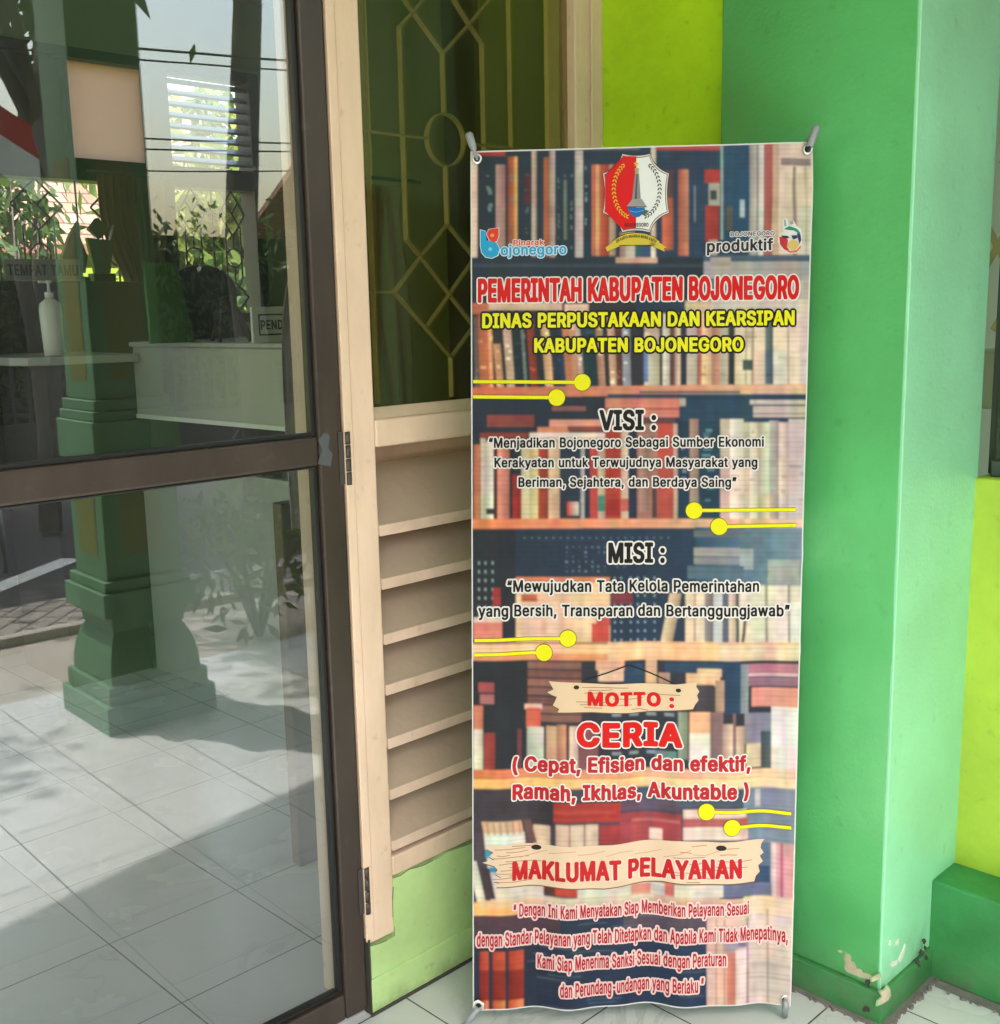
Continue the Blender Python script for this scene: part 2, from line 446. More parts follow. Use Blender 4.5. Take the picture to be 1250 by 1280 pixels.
# ------------------------------------------------------------------ mesh helpers
class MB:
    def __init__(self):
        self.bm = bmesh.new()
    def box(self, x0, y0, z0, x1, y1, z1):
        vs = [self.bm.verts.new(p) for p in ((x0, y0, z0), (x1, y0, z0), (x1, y1, z0), (x0, y1, z0),
                                             (x0, y0, z1), (x1, y0, z1), (x1, y1, z1), (x0, y1, z1))]
        for f in ((0, 3, 2, 1), (4, 5, 6, 7), (0, 1, 5, 4), (1, 2, 6, 5), (2, 3, 7, 6), (3, 0, 4, 7)):
            self.bm.faces.new([vs[i] for i in f])
        return self
    def hexa(self, bot, top):
        vs = [self.bm.verts.new(p) for p in list(bot) + list(top)]
        for f in ((0, 3, 2, 1), (4, 5, 6, 7), (0, 1, 5, 4), (1, 2, 6, 5), (2, 3, 7, 6), (3, 0, 4, 7)):
            self.bm.faces.new([vs[i] for i in f])
        return self
    def bar(self, a, b, wdt, up, dep):
        """flat bar from a to b; wdt across, dep along up"""
        a, b, up = Vector(a), Vector(b), Vector(up).normalized()
        d = (b - a).normalized()
        s = d.cross(up).normalized() * (wdt / 2)
        u = up * dep
        bot = [a - s, a + s, b + s, b - s]
        self.hexa(bot, [p + u for p in bot])
        return self
    def tube(self, pts, r, n=10, cap=True):
        pts = [Vector(p) for p in pts]
        rr = r if isinstance(r, (list, tuple)) else [r] * len(pts)
        rings = []
        prev = None
        for i, p in enumerate(pts):
            t = (pts[min(i + 1, len(pts) - 1)] - pts[max(i - 1, 0)]).normalized()
            if prev is None:
                ref = Vector((0, 0, 1)) if abs(t.z) < 0.9 else Vector((1, 0, 0))
                u = t.cross(ref).normalized()
            else:
                u = (prev - t * prev.dot(t)).normalized()
            prev = u
            v = t.cross(u)
            rings.append([self.bm.verts.new(p + (u * math.cos(2 * math.pi * k / n) + v * math.sin(2 * math.pi * k / n)) * rr[i]) for k in range(n)])
        for i in range(len(rings) - 1):
            for k in range(n):
                f = self.bm.faces.new((rings[i][k], rings[i][(k + 1) % n], rings[i + 1][(k + 1) % n], rings[i + 1][k]))
                f.smooth = True
        if cap:
            self.bm.faces.new(rings[0][::-1]); self.bm.faces.new(rings[-1])
        return self
    def lathe(self, prof, c, n=20):
        """prof: (r, z) list, around vertical axis at c"""
        rings = []
        for r, z in prof:
            rings.append([self.bm.verts.new((c[0] + r * math.cos(2 * math.pi * k / n), c[1] + r * math.sin(2 * math.pi * k / n), c[2] + z)) for k in range(n)])
        for i in range(len(rings) - 1):
            for k in range(n):
                f = self.bm.faces.new((rings[i][k], rings[i][(k + 1) % n], rings[i + 1][(k + 1) % n], rings[i + 1][k]))
                f.smooth = True
        self.bm.faces.new(rings[0][::-1]); self.bm.faces.new(rings[-1])
        return self
    def prism(self, poly, ext):
        """poly: 3D points of a planar outline; ext: extrusion vector"""
        ext = Vector(ext)
        a = [self.bm.verts.new(Vector(p)) for p in poly]
        b = [self.bm.verts.new(Vector(p) + ext) for p in poly]
        n = len(a)
        self.bm.faces.new(a); self.bm.faces.new(b[::-1])
        for i in range(n):
            self.bm.faces.new((a[i], b[i], b[(i + 1) % n], a[(i + 1) % n]))
        return self
    def quad(self, *pts):
        self.bm.faces.new([self.bm.verts.new(p) for p in pts])
        return self
    def build(self, name, mat, parent=None, bevel=0.0, seg=2, solid=True):
        if solid:
            bmesh.ops.recalc_face_normals(self.bm, faces=self.bm.faces)
        if bevel > 0:
            es = [e for e in self.bm.edges if len(e.link_faces) == 2 and e.calc_face_angle(0) > 0.6]
            bmesh.ops.bevel(self.bm, geom=es, offset=bevel, segments=seg, affect='EDGES', profile=0.5)
        me = bpy.data.meshes.new(name)
        self.bm.to_mesh(me); self.bm.free()
        me.materials.append(mat)
        o = bpy.data.objects.new(name, me)
        COL.objects.link(o)
        if parent is not None:
            o.parent = parent
            if isinstance(parent, bpy.types.Object):
                o.matrix_parent_inverse = Matrix.Translation(-wloc(parent))
        return o

def wloc(o):
    v = Vector(o.location)
    if o.parent is not None:
        v = Vector((0, 0, 0)) if o.type == 'MESH' else v
    return v

def tag(o, label=None, cat=None, group=None, kind=None):
    if label: o['label'] = label
    if cat: o['category'] = cat
    if group: o['group'] = group
    if kind: o['kind'] = kind
    return o

def thing(name, loc, label, cat, group=None):
    e = bpy.data.objects.new(name, None)
    e.location = loc
    e.empty_display_size = 0.1
    COL.objects.link(e)
    return tag(e, label, cat, group)

def struct(o):
    return tag(o, kind='structure')

# ---- a bold grotesque alphabet: character number -> (advance, outlines as x, y pairs), 500 units to the em
LETTERS = {
    40: (154, [[80, -54, 122, -56, 129, -52, 131, -46, 105, 18, 94, 59, 90, 82, 90, 126, 99, 179, 116, 232, 131, 265, 131, 271, 122, 277, 83, 277, 72, 268, 58, 240, 44, 198, 32, 140, 32, 71, 36, 48, 41, 26, 55, -13, 72, -46]]),
    41: (154, [[13, -54, 53, -56, 64, -47, 75, -28, 89, 7, 101, 46, 104, 65, 107, 112, 104, 126, 104, 146, 98, 179, 79, 240, 64, 268, 53, 277, 17, 277, 10, 273, 7, 268, 8, 259, 17, 240, 34, 190, 46, 132, 46, 79, 43, 59, 26, 1, 8, -38, 8, -49]]),
    44: (111, [[11, -66, 47, -67, 56, -60, 82, 32, 81, 37, 75, 43, 31, 44, 25, 41, 19, 34, 5, -57]]),
    45: (244, [[50, 87, 172, 86, 179, 90, 182, 96, 182, 121, 178, 127, 169, 130, 53, 130, 46, 126, 43, 118, 43, 96]]),
    58: (111, [[35, -10, 61, -11, 72, -3, 84, 12, 84, 26, 81, 34, 69, 47, 61, 52, 42, 52, 31, 50, 24, 46, 14, 34, 10, 21, 14, 7, 25, -6], [30, 129, 64, 128, 72, 133, 81, 143, 84, 151, 84, 168, 79, 176, 69, 185, 58, 189, 33, 188, 28, 186, 15, 173, 11, 162, 11, 154, 15, 143]]),
    65: (257, [[2, -7, 44, -9, 53, -6, 59, 4, 77, 57, 81, 62, 86, 64, 159, 62, 162, 57, 183, -2, 189, -8, 236, -8, 245, -2, 242, 12, 162, 232, 153, 254, 144, 263, 97, 263, 92, 261, 86, 254, -3, 9, -3, -2], [100, 109, 98, 115, 115, 168, 119, 173, 122, 171, 141, 112, 136, 108]]),
    66: (246, [[22, -7, 144, -9, 161, -6, 175, -2, 194, 9, 207, 21, 214, 32, 224, 62, 220, 93, 211, 110, 190, 132, 189, 134, 203, 151, 212, 168, 212, 201, 209, 215, 203, 226, 181, 249, 156, 260, 133, 264, 28, 264, 22, 263, 17, 257, 15, 4, 16, -2], [81, 36, 76, 43, 76, 101, 79, 107, 117, 108, 136, 104, 148, 98, 158, 88, 162, 76, 162, 62, 153, 45, 139, 39, 119, 36], [81, 150, 76, 157, 76, 209, 79, 215, 128, 216, 139, 213, 148, 204, 153, 193, 154, 182, 150, 171, 144, 162, 136, 156, 125, 153, 106, 150]]),
    67: (273, [[104, -10, 158, -11, 194, 1, 215, 15, 236, 39, 245, 57, 251, 76, 250, 82, 242, 88, 197, 88, 191, 82, 178, 57, 170, 48, 144, 37, 128, 36, 108, 42, 92, 53, 80, 68, 74, 79, 69, 96, 65, 118, 66, 140, 72, 168, 77, 182, 89, 199, 108, 213, 131, 219, 142, 218, 158, 213, 176, 201, 184, 190, 191, 173, 200, 167, 239, 167, 248, 173, 248, 187, 242, 204, 223, 232, 203, 249, 172, 263, 153, 266, 114, 266, 86, 260, 69, 252, 57, 243, 30, 215, 19, 196, 11, 171, 7, 151, 7, 104, 13, 73, 21, 54, 38, 29, 55, 12, 78, -2]]),
    68: (269, [[22, -7, 131, -9, 153, -5, 169, 1, 192, 12, 223, 43, 237, 71, 243, 96, 246, 121, 243, 159, 237, 184, 223, 212, 192, 243, 169, 254, 153, 260, 125, 264, 28, 264, 22, 263, 17, 257, 15, 4, 16, -2], [81, 36, 76, 43, 77, 212, 83, 216, 119, 216, 136, 213, 153, 204, 164, 196, 178, 171, 185, 146, 185, 109, 181, 93, 175, 76, 167, 61, 144, 45, 128, 39, 106, 36]]),
    69: (227, [[22, -7, 189, -9, 194, -8, 200, -2, 201, 26, 194, 35, 83, 36, 79, 37, 76, 43, 76, 98, 79, 104, 181, 106, 187, 109, 190, 118, 190, 143, 183, 151, 79, 154, 76, 159, 78, 214, 83, 216, 194, 217, 200, 223, 201, 229, 201, 254, 195, 262, 28, 264, 22, 263, 17, 257, 15, 4, 16, -2]]),
    70: (223, [[22, -7, 67, -8, 75, -2, 76, 96, 79, 101, 175, 103, 181, 104, 186, 109, 187, 137, 181, 146, 79, 148, 76, 154, 76, 209, 78, 214, 83, 216, 192, 217, 198, 223, 199, 229, 198, 254, 192, 262, 28, 264, 22, 263, 17, 257, 15, 4, 16, -2]]),
    71: (278, [[104, -10, 161, -11, 183, -5, 206, 6, 234, 34, 242, 48, 251, 71, 254, 101, 254, 126, 250, 133, 242, 136, 139, 136, 129, 132, 127, 126, 126, 104, 127, 98, 133, 93, 186, 91, 191, 87, 189, 76, 181, 59, 167, 46, 156, 39, 131, 36, 108, 42, 89, 55, 74, 79, 69, 96, 65, 118, 65, 137, 68, 154, 78, 182, 91, 201, 103, 210, 131, 219, 142, 218, 158, 213, 175, 200, 190, 173, 200, 167, 242, 167, 250, 173, 251, 179, 245, 198, 231, 222, 206, 246, 192, 255, 169, 263, 150, 266, 111, 266, 86, 260, 64, 249, 44, 233, 30, 215, 16, 190, 11, 171, 7, 151, 7, 98, 16, 65, 24, 48, 38, 29, 55, 12, 78, -2]]),
    72: (276, [[22, -7, 67, -8, 75, -2, 76, 101, 78, 106, 83, 108, 180, 107, 182, 101, 183, -2, 189, -8, 194, -9, 231, -9, 240, -4, 243, 4, 243, 251, 239, 261, 231, 264, 194, 264, 189, 263, 183, 257, 182, 159, 181, 155, 175, 152, 79, 154, 76, 159, 75, 257, 69, 263, 64, 264, 28, 264, 18, 259, 15, 251, 15, 4, 16, -2]]),
    73: (168, [[8, -7, 136, -9, 142, -8, 148, -2, 149, 23, 146, 32, 139, 36, 108, 36, 104, 43, 104, 209, 108, 216, 139, 217, 147, 223, 148, 254, 142, 263, 14, 264, 8, 263, 2, 257, 1, 229, 4, 221, 11, 217, 42, 216, 46, 209, 46, 43, 42, 36, 11, 36, 4, 32, 2, 26, 1, 4, 2, -2]]),
    74: (216, [[65, -10, 111, -11, 136, -5, 156, 8, 167, 20, 176, 34, 182, 59, 182, 251, 181, 257, 175, 263, 131, 263, 124, 259, 121, 254, 121, 62, 120, 57, 112, 43, 106, 38, 94, 34, 83, 37, 72, 43, 63, 62, 61, 87, 56, 93, 11, 94, 2, 87, 1, 73, 4, 48, 13, 26, 39, 1, 56, -8]]),
    75: (251, [[22, -7, 64, -9, 69, -8, 75, -2, 77, 79, 82, 87, 97, 100, 100, 98, 175, -6, 183, -9, 225, -9, 234, -4, 237, 1, 234, 9, 144, 134, 140, 143, 146, 154, 235, 248, 237, 254, 233, 261, 225, 264, 175, 262, 147, 236, 104, 187, 81, 165, 78, 165, 76, 171, 75, 257, 69, 263, 64, 264, 28, 264, 18, 259, 15, 251, 15, 4, 16, -2]]),
    76: (214, [[22, -7, 183, -9, 192, -6, 196, 1, 196, 26, 189, 35, 83, 36, 77, 40, 76, 251, 73, 259, 67, 263, 25, 263, 18, 259, 16, 254, 15, 4, 16, -2]]),
    77: (332, [[22, -7, 64, -8, 73, -2, 75, 125, 78, 125, 84, 112, 127, 1, 136, -8, 175, -8, 185, -2, 227, 107, 233, 119, 236, 120, 239, -2, 244, -8, 250, -9, 286, -9, 294, -6, 299, 4, 299, 251, 296, 259, 286, 264, 236, 264, 231, 263, 225, 257, 170, 115, 158, 91, 156, 91, 149, 104, 89, 257, 83, 263, 78, 264, 28, 264, 19, 261, 15, 251, 15, 4, 16, -2]]),
    78: (279, [[22, -7, 67, -8, 75, -2, 78, 151, 84, 148, 166, 18, 182, -4, 192, -9, 233, -9, 243, -4, 246, 4, 246, 251, 242, 261, 233, 264, 197, 264, 192, 263, 186, 257, 183, 104, 177, 107, 95, 237, 79, 259, 69, 264, 28, 264, 18, 259, 15, 251, 15, 4, 16, -2]]),
    79: (284, [[104, -10, 158, -11, 194, 1, 215, 15, 239, 42, 251, 65, 256, 84, 260, 104, 260, 151, 253, 182, 245, 201, 236, 216, 219, 236, 203, 249, 172, 263, 153, 266, 114, 266, 86, 260, 69, 252, 57, 243, 30, 215, 19, 196, 11, 171, 7, 151, 7, 104, 13, 73, 21, 54, 39, 28, 52, 15, 75, -1], [122, 37, 108, 42, 94, 51, 80, 68, 68, 98, 65, 118, 65, 137, 72, 168, 77, 182, 89, 199, 108, 213, 125, 218, 136, 219, 158, 213, 172, 204, 189, 182, 198, 157, 201, 137, 201, 118, 198, 96, 192, 79, 178, 55, 153, 39, 139, 36]]),
    80: (240, [[22, -7, 64, -9, 69, -8, 75, -2, 76, 79, 79, 84, 153, 87, 169, 92, 183, 101, 203, 121, 214, 143, 218, 157, 218, 190, 212, 212, 203, 226, 187, 243, 175, 252, 164, 257, 131, 264, 28, 264, 22, 263, 16, 257, 15, 4, 16, -2], [81, 131, 76, 137, 78, 214, 83, 216, 122, 216, 136, 213, 144, 208, 154, 196, 157, 184, 157, 162, 150, 145, 136, 134, 122, 131]]),
    82: (242, [[22, -7, 64, -9, 69, -8, 75, -2, 76, 84, 78, 89, 83, 91, 108, 91, 114, 88, 161, 1, 169, -7, 214, -9, 219, -8, 225, -2, 226, 4, 223, 12, 177, 96, 178, 101, 196, 115, 209, 132, 218, 162, 218, 193, 212, 215, 197, 236, 181, 249, 156, 260, 131, 264, 28, 264, 22, 263, 17, 257, 15, 4, 16, -2], [81, 136, 76, 143, 78, 214, 83, 216, 128, 216, 148, 207, 156, 193, 159, 176, 156, 159, 150, 148, 136, 139, 122, 136]]),
    83: (241, [[76, -10, 142, -11, 167, -5, 194, 14, 203, 23, 214, 43, 218, 59, 218, 82, 214, 96, 206, 110, 194, 122, 181, 132, 164, 141, 89, 164, 77, 173, 72, 184, 71, 190, 74, 198, 86, 213, 103, 219, 119, 219, 133, 216, 143, 209, 150, 201, 156, 187, 161, 181, 203, 180, 211, 183, 215, 193, 212, 209, 203, 227, 181, 249, 167, 257, 150, 263, 131, 266, 94, 266, 67, 260, 50, 252, 32, 237, 22, 223, 13, 204, 12, 176, 16, 162, 22, 150, 40, 132, 72, 114, 119, 102, 142, 93, 153, 85, 158, 73, 156, 57, 148, 46, 131, 37, 114, 33, 94, 37, 78, 45, 71, 54, 64, 71, 58, 76, 17, 77, 7, 73, 4, 65, 8, 48, 13, 34, 21, 23, 36, 8, 47, 1, 58, -5]]),
    84: (242, [[88, -7, 133, -8, 142, -2, 144, 212, 150, 216, 217, 218, 223, 226, 224, 251, 223, 257, 217, 263, 14, 264, 8, 263, 2, 257, 2, 226, 8, 217, 75, 216, 81, 212, 82, 4, 83, -2]]),
    85: (276, [[96, -10, 156, -11, 181, -5, 197, 3, 211, 14, 222, 25, 231, 40, 239, 59, 243, 79, 243, 251, 242, 257, 236, 263, 192, 263, 183, 257, 182, 79, 176, 62, 168, 51, 156, 42, 139, 36, 117, 37, 97, 45, 86, 57, 77, 76, 75, 257, 69, 263, 64, 264, 25, 263, 16, 257, 15, 82, 19, 59, 30, 34, 43, 18, 67, 0]]),
    86: (257, [[94, -7, 142, -9, 147, -8, 153, -2, 245, 251, 245, 257, 239, 263, 192, 263, 183, 257, 126, 90, 122, 83, 119, 82, 116, 87, 56, 257, 47, 263, 8, 264, 3, 263, -3, 257, -4, 248, 2, 229, 80, 18, 88, -2]]),
    87: (361, [[69, -7, 117, -9, 122, -8, 128, -2, 166, 134, 169, 144, 172, 145, 176, 140, 214, -2, 219, -8, 225, -9, 267, -9, 275, -6, 281, 4, 342, 226, 348, 251, 346, 259, 336, 264, 300, 264, 294, 263, 289, 257, 247, 105, 244, 107, 238, 123, 203, 257, 197, 263, 192, 264, 147, 262, 139, 254, 100, 109, 97, 105, 94, 109, 86, 137, 56, 254, 44, 263, 6, 264, -3, 261, -6, 257, -6, 251, 61, 7, 64, -2]]),
    89: (253, [[94, -7, 139, -8, 148, -2, 150, 104, 239, 248, 239, 257, 233, 263, 189, 264, 181, 261, 174, 254, 126, 173, 119, 166, 117, 166, 111, 173, 62, 254, 56, 261, 47, 264, 8, 264, 3, 263, -3, 257, -4, 251, -1, 243, 86, 104, 88, 4, 89, -2]]),
    97: (212, [[51, -10, 103, -11, 125, -5, 136, -9, 169, -9, 175, -8, 181, -2, 181, 146, 178, 158, 168, 173, 153, 188, 136, 196, 119, 200, 75, 200, 50, 193, 31, 180, 14, 163, 8, 151, 8, 143, 13, 137, 44, 128, 59, 129, 72, 147, 89, 155, 103, 155, 111, 153, 117, 148, 123, 137, 123, 129, 117, 123, 64, 116, 36, 107, 21, 98, 5, 79, 2, 68, 1, 43, 8, 23, 15, 12, 27, 1, 36, -5], [75, 34, 67, 39, 61, 48, 61, 57, 67, 66, 75, 71, 103, 77, 122, 76, 123, 62, 117, 48, 111, 42, 94, 33, 86, 32]]),
    98: (230, [[88, -10, 142, -11, 167, 1, 187, 21, 201, 43, 207, 65, 210, 84, 210, 104, 206, 129, 198, 151, 189, 166, 169, 186, 156, 194, 136, 200, 94, 200, 78, 195, 72, 195, 69, 257, 61, 263, 22, 263, 16, 259, 12, 251, 13, 1, 16, -4, 22, -8, 58, -9, 72, -4], [103, 34, 86, 44, 74, 65, 71, 82, 71, 107, 77, 132, 82, 140, 94, 151, 111, 155, 128, 150, 139, 137, 148, 115, 150, 93, 148, 73, 142, 57, 133, 43, 117, 34]]),
    100: (230, [[68, -10, 119, -11, 142, -4, 153, -8, 186, -9, 192, -8, 198, -2, 199, 251, 198, 257, 192, 263, 153, 264, 143, 259, 140, 251, 139, 195, 133, 195, 119, 200, 78, 200, 56, 193, 31, 175, 13, 148, 4, 118, 4, 71, 11, 46, 19, 29, 33, 11, 50, -2], [94, 34, 78, 44, 69, 59, 63, 82, 63, 109, 66, 123, 78, 144, 94, 154, 108, 155, 122, 149, 128, 143, 139, 118, 143, 93, 139, 71, 128, 45, 111, 34]]),
    101: (219, [[74, -10, 131, -11, 153, -5, 172, 8, 186, 23, 195, 37, 195, 48, 189, 54, 164, 61, 150, 61, 142, 58, 132, 43, 122, 36, 114, 33, 97, 33, 79, 43, 72, 51, 66, 62, 64, 73, 69, 77, 186, 77, 192, 79, 198, 84, 198, 123, 192, 146, 187, 157, 179, 168, 162, 184, 148, 193, 131, 199, 78, 199, 53, 191, 42, 183, 25, 166, 16, 151, 8, 132, 4, 115, 4, 73, 14, 40, 24, 23, 42, 5, 58, -5], [69, 120, 67, 122, 66, 126, 78, 145, 94, 154, 100, 155, 111, 154, 123, 148, 131, 140, 137, 126, 135, 121, 131, 119]]),
    102: (144, [[33, -7, 75, -8, 84, -2, 85, 151, 92, 155, 122, 156, 128, 162, 129, 168, 129, 187, 126, 193, 119, 197, 89, 197, 85, 201, 85, 212, 89, 223, 93, 226, 119, 228, 128, 234, 134, 259, 131, 266, 122, 271, 72, 272, 50, 263, 36, 249, 30, 237, 27, 226, 25, 199, 19, 197, 0, 197, -9, 190, -10, 168, -7, 159, 0, 156, 22, 155, 26, 151, 26, 4, 27, -2]]),
    103: (230, [[76, -82, 125, -84, 158, -74, 179, -60, 195, -38, 201, -4, 201, 184, 200, 190, 194, 196, 156, 197, 142, 192, 122, 199, 72, 199, 56, 193, 35, 179, 19, 159, 11, 143, 4, 118, 4, 71, 11, 48, 25, 25, 50, 3, 75, -5, 117, -6, 136, 0, 141, -2, 140, -16, 136, -25, 128, -33, 114, -38, 92, -38, 75, -30, 61, -14, 53, -11, 39, -14, 15, -29, 13, -35, 14, -41, 21, -52, 33, -64, 56, -77], [94, 39, 81, 47, 69, 62, 63, 82, 63, 109, 66, 123, 78, 144, 94, 154, 108, 155, 123, 148, 134, 134, 140, 118, 143, 90, 137, 65, 128, 50, 122, 45, 108, 39]]),
    104: (223, [[19, -7, 61, -8, 70, -2, 71, 121, 74, 132, 82, 146, 92, 152, 103, 155, 111, 154, 125, 146, 131, 134, 134, 121, 136, -2, 144, -8, 181, -9, 189, -6, 193, 1, 193, 129, 189, 151, 184, 162, 175, 177, 167, 186, 156, 193, 139, 199, 94, 200, 78, 195, 72, 195, 71, 254, 68, 259, 61, 263, 22, 263, 16, 259, 13, 254, 12, 4, 14, -2]]),
    105: (101, [[19, -7, 61, -8, 68, -4, 71, 1, 71, 184, 68, 193, 61, 197, 22, 197, 16, 193, 13, 187, 12, 4, 14, -2], [25, 215, 56, 214, 64, 217, 71, 223, 76, 232, 76, 248, 73, 257, 67, 263, 56, 269, 31, 269, 19, 266, 13, 259, 8, 251, 7, 234, 10, 229]]),
    106: (101, [[-12, -79, 8, -81, 28, -78, 47, -69, 62, -52, 70, -32, 71, 184, 68, 193, 61, 197, 22, 197, 16, 193, 13, 187, 12, -16, 10, -27, 6, -32, -8, -36, -17, -43, -18, -71], [25, 215, 56, 214, 61, 217, 73, 229, 76, 234, 76, 248, 73, 257, 67, 263, 56, 269, 31, 269, 19, 266, 13, 259, 8, 251, 7, 234, 10, 229]]),
    107: (208, [[19, -7, 58, -9, 68, -4, 71, 4, 71, 62, 72, 67, 75, 68, 85, 59, 132, -2, 139, -8, 189, -8, 196, -4, 198, 1, 194, 10, 122, 100, 119, 107, 122, 114, 185, 176, 189, 184, 189, 190, 181, 197, 133, 196, 78, 141, 72, 140, 71, 251, 68, 259, 61, 263, 22, 263, 16, 259, 13, 254, 12, 4, 14, -2]]),
    108: (112, [[43, -7, 94, -8, 101, -4, 104, 4, 101, 23, 96, 32, 89, 36, 75, 37, 71, 43, 70, 257, 61, 263, 25, 264, 16, 259, 12, 251, 12, 32, 19, 11, 33, -2]]),
    109: (322, [[19, -7, 61, -8, 70, -2, 71, 126, 74, 137, 81, 147, 86, 151, 100, 155, 108, 153, 117, 147, 123, 132, 124, 4, 128, -6, 136, -9, 169, -9, 175, -8, 181, -2, 182, 129, 186, 140, 191, 148, 203, 154, 211, 155, 222, 152, 229, 146, 234, 129, 236, -2, 244, -8, 287, -7, 292, -2, 293, 4, 293, 134, 287, 162, 278, 176, 269, 186, 256, 195, 225, 202, 208, 202, 192, 199, 178, 194, 161, 183, 136, 199, 117, 202, 100, 202, 69, 194, 58, 197, 19, 196, 14, 190, 12, 184, 12, 4, 14, -2]]),
    110: (222, [[19, -7, 61, -8, 70, -2, 71, 121, 74, 132, 82, 146, 92, 152, 103, 155, 111, 154, 125, 146, 131, 134, 134, 121, 136, -2, 142, -8, 147, -9, 183, -8, 190, -4, 193, 4, 193, 132, 184, 162, 175, 177, 167, 184, 147, 196, 133, 200, 92, 199, 72, 193, 58, 197, 25, 197, 16, 193, 12, 184, 12, 4, 14, -2]]),
    111: (225, [[74, -10, 128, -11, 147, -5, 167, 6, 178, 16, 189, 32, 198, 48, 204, 73, 204, 112, 195, 146, 175, 175, 158, 188, 142, 196, 125, 200, 81, 200, 61, 194, 41, 182, 27, 168, 16, 151, 8, 132, 4, 115, 4, 73, 13, 43, 25, 23, 42, 5, 56, -4], [94, 34, 78, 44, 69, 59, 63, 82, 63, 107, 69, 129, 79, 146, 94, 154, 108, 155, 119, 151, 128, 146, 134, 137, 145, 107, 146, 84, 142, 68, 136, 54, 128, 43, 114, 34]]),
    112: (230, [[19, -79, 61, -81, 69, -74, 72, -7, 78, -6, 94, -11, 142, -11, 167, 1, 186, 19, 195, 32, 203, 51, 209, 82, 210, 104, 207, 126, 195, 157, 186, 169, 167, 188, 150, 196, 136, 200, 92, 199, 72, 193, 58, 197, 25, 197, 19, 196, 14, 190, 12, -68, 14, -74], [103, 34, 86, 44, 74, 65, 71, 82, 71, 107, 77, 132, 82, 140, 94, 151, 111, 155, 128, 150, 139, 137, 148, 115, 150, 93, 148, 73, 142, 57, 133, 43, 117, 34]]),
    114: (147, [[19, -7, 61, -8, 70, -2, 72, 126, 78, 141, 89, 149, 106, 153, 125, 153, 132, 157, 134, 162, 135, 187, 134, 193, 128, 199, 89, 200, 69, 195, 58, 197, 25, 197, 19, 196, 14, 190, 12, 4, 14, -2]]),
    115: (200, [[60, -10, 117, -11, 139, -5, 154, 4, 167, 16, 178, 37, 179, 62, 176, 76, 171, 84, 158, 97, 142, 107, 83, 123, 72, 129, 69, 134, 69, 143, 72, 148, 83, 154, 94, 158, 108, 152, 124, 134, 131, 131, 147, 131, 169, 137, 173, 140, 176, 148, 165, 171, 147, 188, 139, 193, 122, 199, 72, 200, 56, 196, 33, 183, 16, 165, 11, 151, 10, 129, 13, 115, 18, 107, 36, 89, 58, 78, 103, 68, 114, 62, 120, 54, 118, 46, 114, 40, 103, 34, 92, 32, 81, 34, 69, 40, 59, 57, 53, 61, 36, 61, 19, 58, 7, 51, 4, 46, 5, 40, 15, 18, 33, 1, 50, -8]]),
    116: (131, [[68, -10, 94, -11, 111, -8, 118, -4, 121, 1, 117, 21, 112, 32, 106, 36, 83, 36, 79, 40, 76, 48, 77, 151, 81, 155, 106, 156, 111, 158, 115, 165, 115, 187, 108, 196, 83, 197, 78, 199, 76, 234, 70, 243, 28, 244, 21, 240, 18, 234, 17, 199, 11, 197, -3, 196, -9, 190, -9, 165, -3, 156, 14, 155, 18, 151, 18, 40, 22, 23, 27, 15, 44, -2, 56, -8]]),
    117: (223, [[71, -10, 106, -11, 133, -4, 144, -8, 181, -9, 186, -8, 192, -2, 193, 184, 192, 190, 186, 196, 144, 197, 136, 190, 134, 71, 131, 59, 122, 44, 111, 37, 100, 35, 92, 37, 81, 43, 71, 65, 70, 190, 64, 196, 58, 197, 22, 197, 14, 190, 12, 54, 16, 37, 25, 20, 44, 0, 53, -5]]),
    119: (301, [[61, -7, 103, -8, 112, -2, 117, 9, 136, 76, 139, 84, 142, 87, 145, 84, 148, 76, 169, 1, 172, -3, 178, -8, 183, -9, 217, -9, 225, -6, 231, 4, 284, 179, 284, 187, 282, 193, 275, 197, 239, 197, 233, 196, 228, 191, 225, 187, 203, 109, 200, 104, 197, 104, 194, 112, 176, 182, 171, 193, 161, 197, 119, 196, 111, 187, 89, 109, 86, 104, 83, 104, 80, 112, 62, 179, 56, 191, 50, 196, 44, 197, 11, 197, 3, 194, -1, 187, -1, 179, 47, 23, 55, -2]]),
    121: (212, [[21, -79, 67, -80, 86, -72, 106, -52, 117, -29, 198, 182, 198, 190, 192, 196, 150, 197, 141, 193, 136, 184, 106, 101, 100, 87, 97, 85, 93, 90, 64, 171, 54, 193, 44, 197, 8, 197, 3, 196, -3, 190, -4, 184, -1, 173, 45, 57, 65, -2, 59, -21, 50, -33, 44, -35, 25, -35, 16, -43, 10, -68, 13, -74]]),
    8220: (168, [[19, 151, 61, 150, 75, 154, 86, 150, 122, 150, 131, 153, 137, 162, 143, 196, 151, 251, 148, 259, 139, 264, 105, 262, 100, 257, 89, 220, 86, 217, 85, 226, 90, 254, 86, 261, 78, 264, 50, 264, 42, 261, 36, 248, 13, 165, 14, 157]]),
    8221: (168, [[19, 151, 50, 150, 58, 153, 64, 159, 75, 196, 78, 197, 74, 165, 77, 154, 86, 150, 111, 150, 119, 153, 125, 159, 128, 168, 151, 248, 151, 254, 148, 259, 139, 264, 100, 264, 89, 261, 78, 264, 39, 264, 31, 261, 27, 257, 24, 240, 13, 171, 14, 157]]),
}
ALPHA = {}
for num, (adv, outl) in LETTERS.items():
    ALPHA[chr(num)] = (adv / 500, [[(c[i] / 500, c[i + 1] / 500) for i in range(0, len(c), 2)] for c in outl])
CAPH = max(y for c in ALPHA['H'][1] for x, y in c)

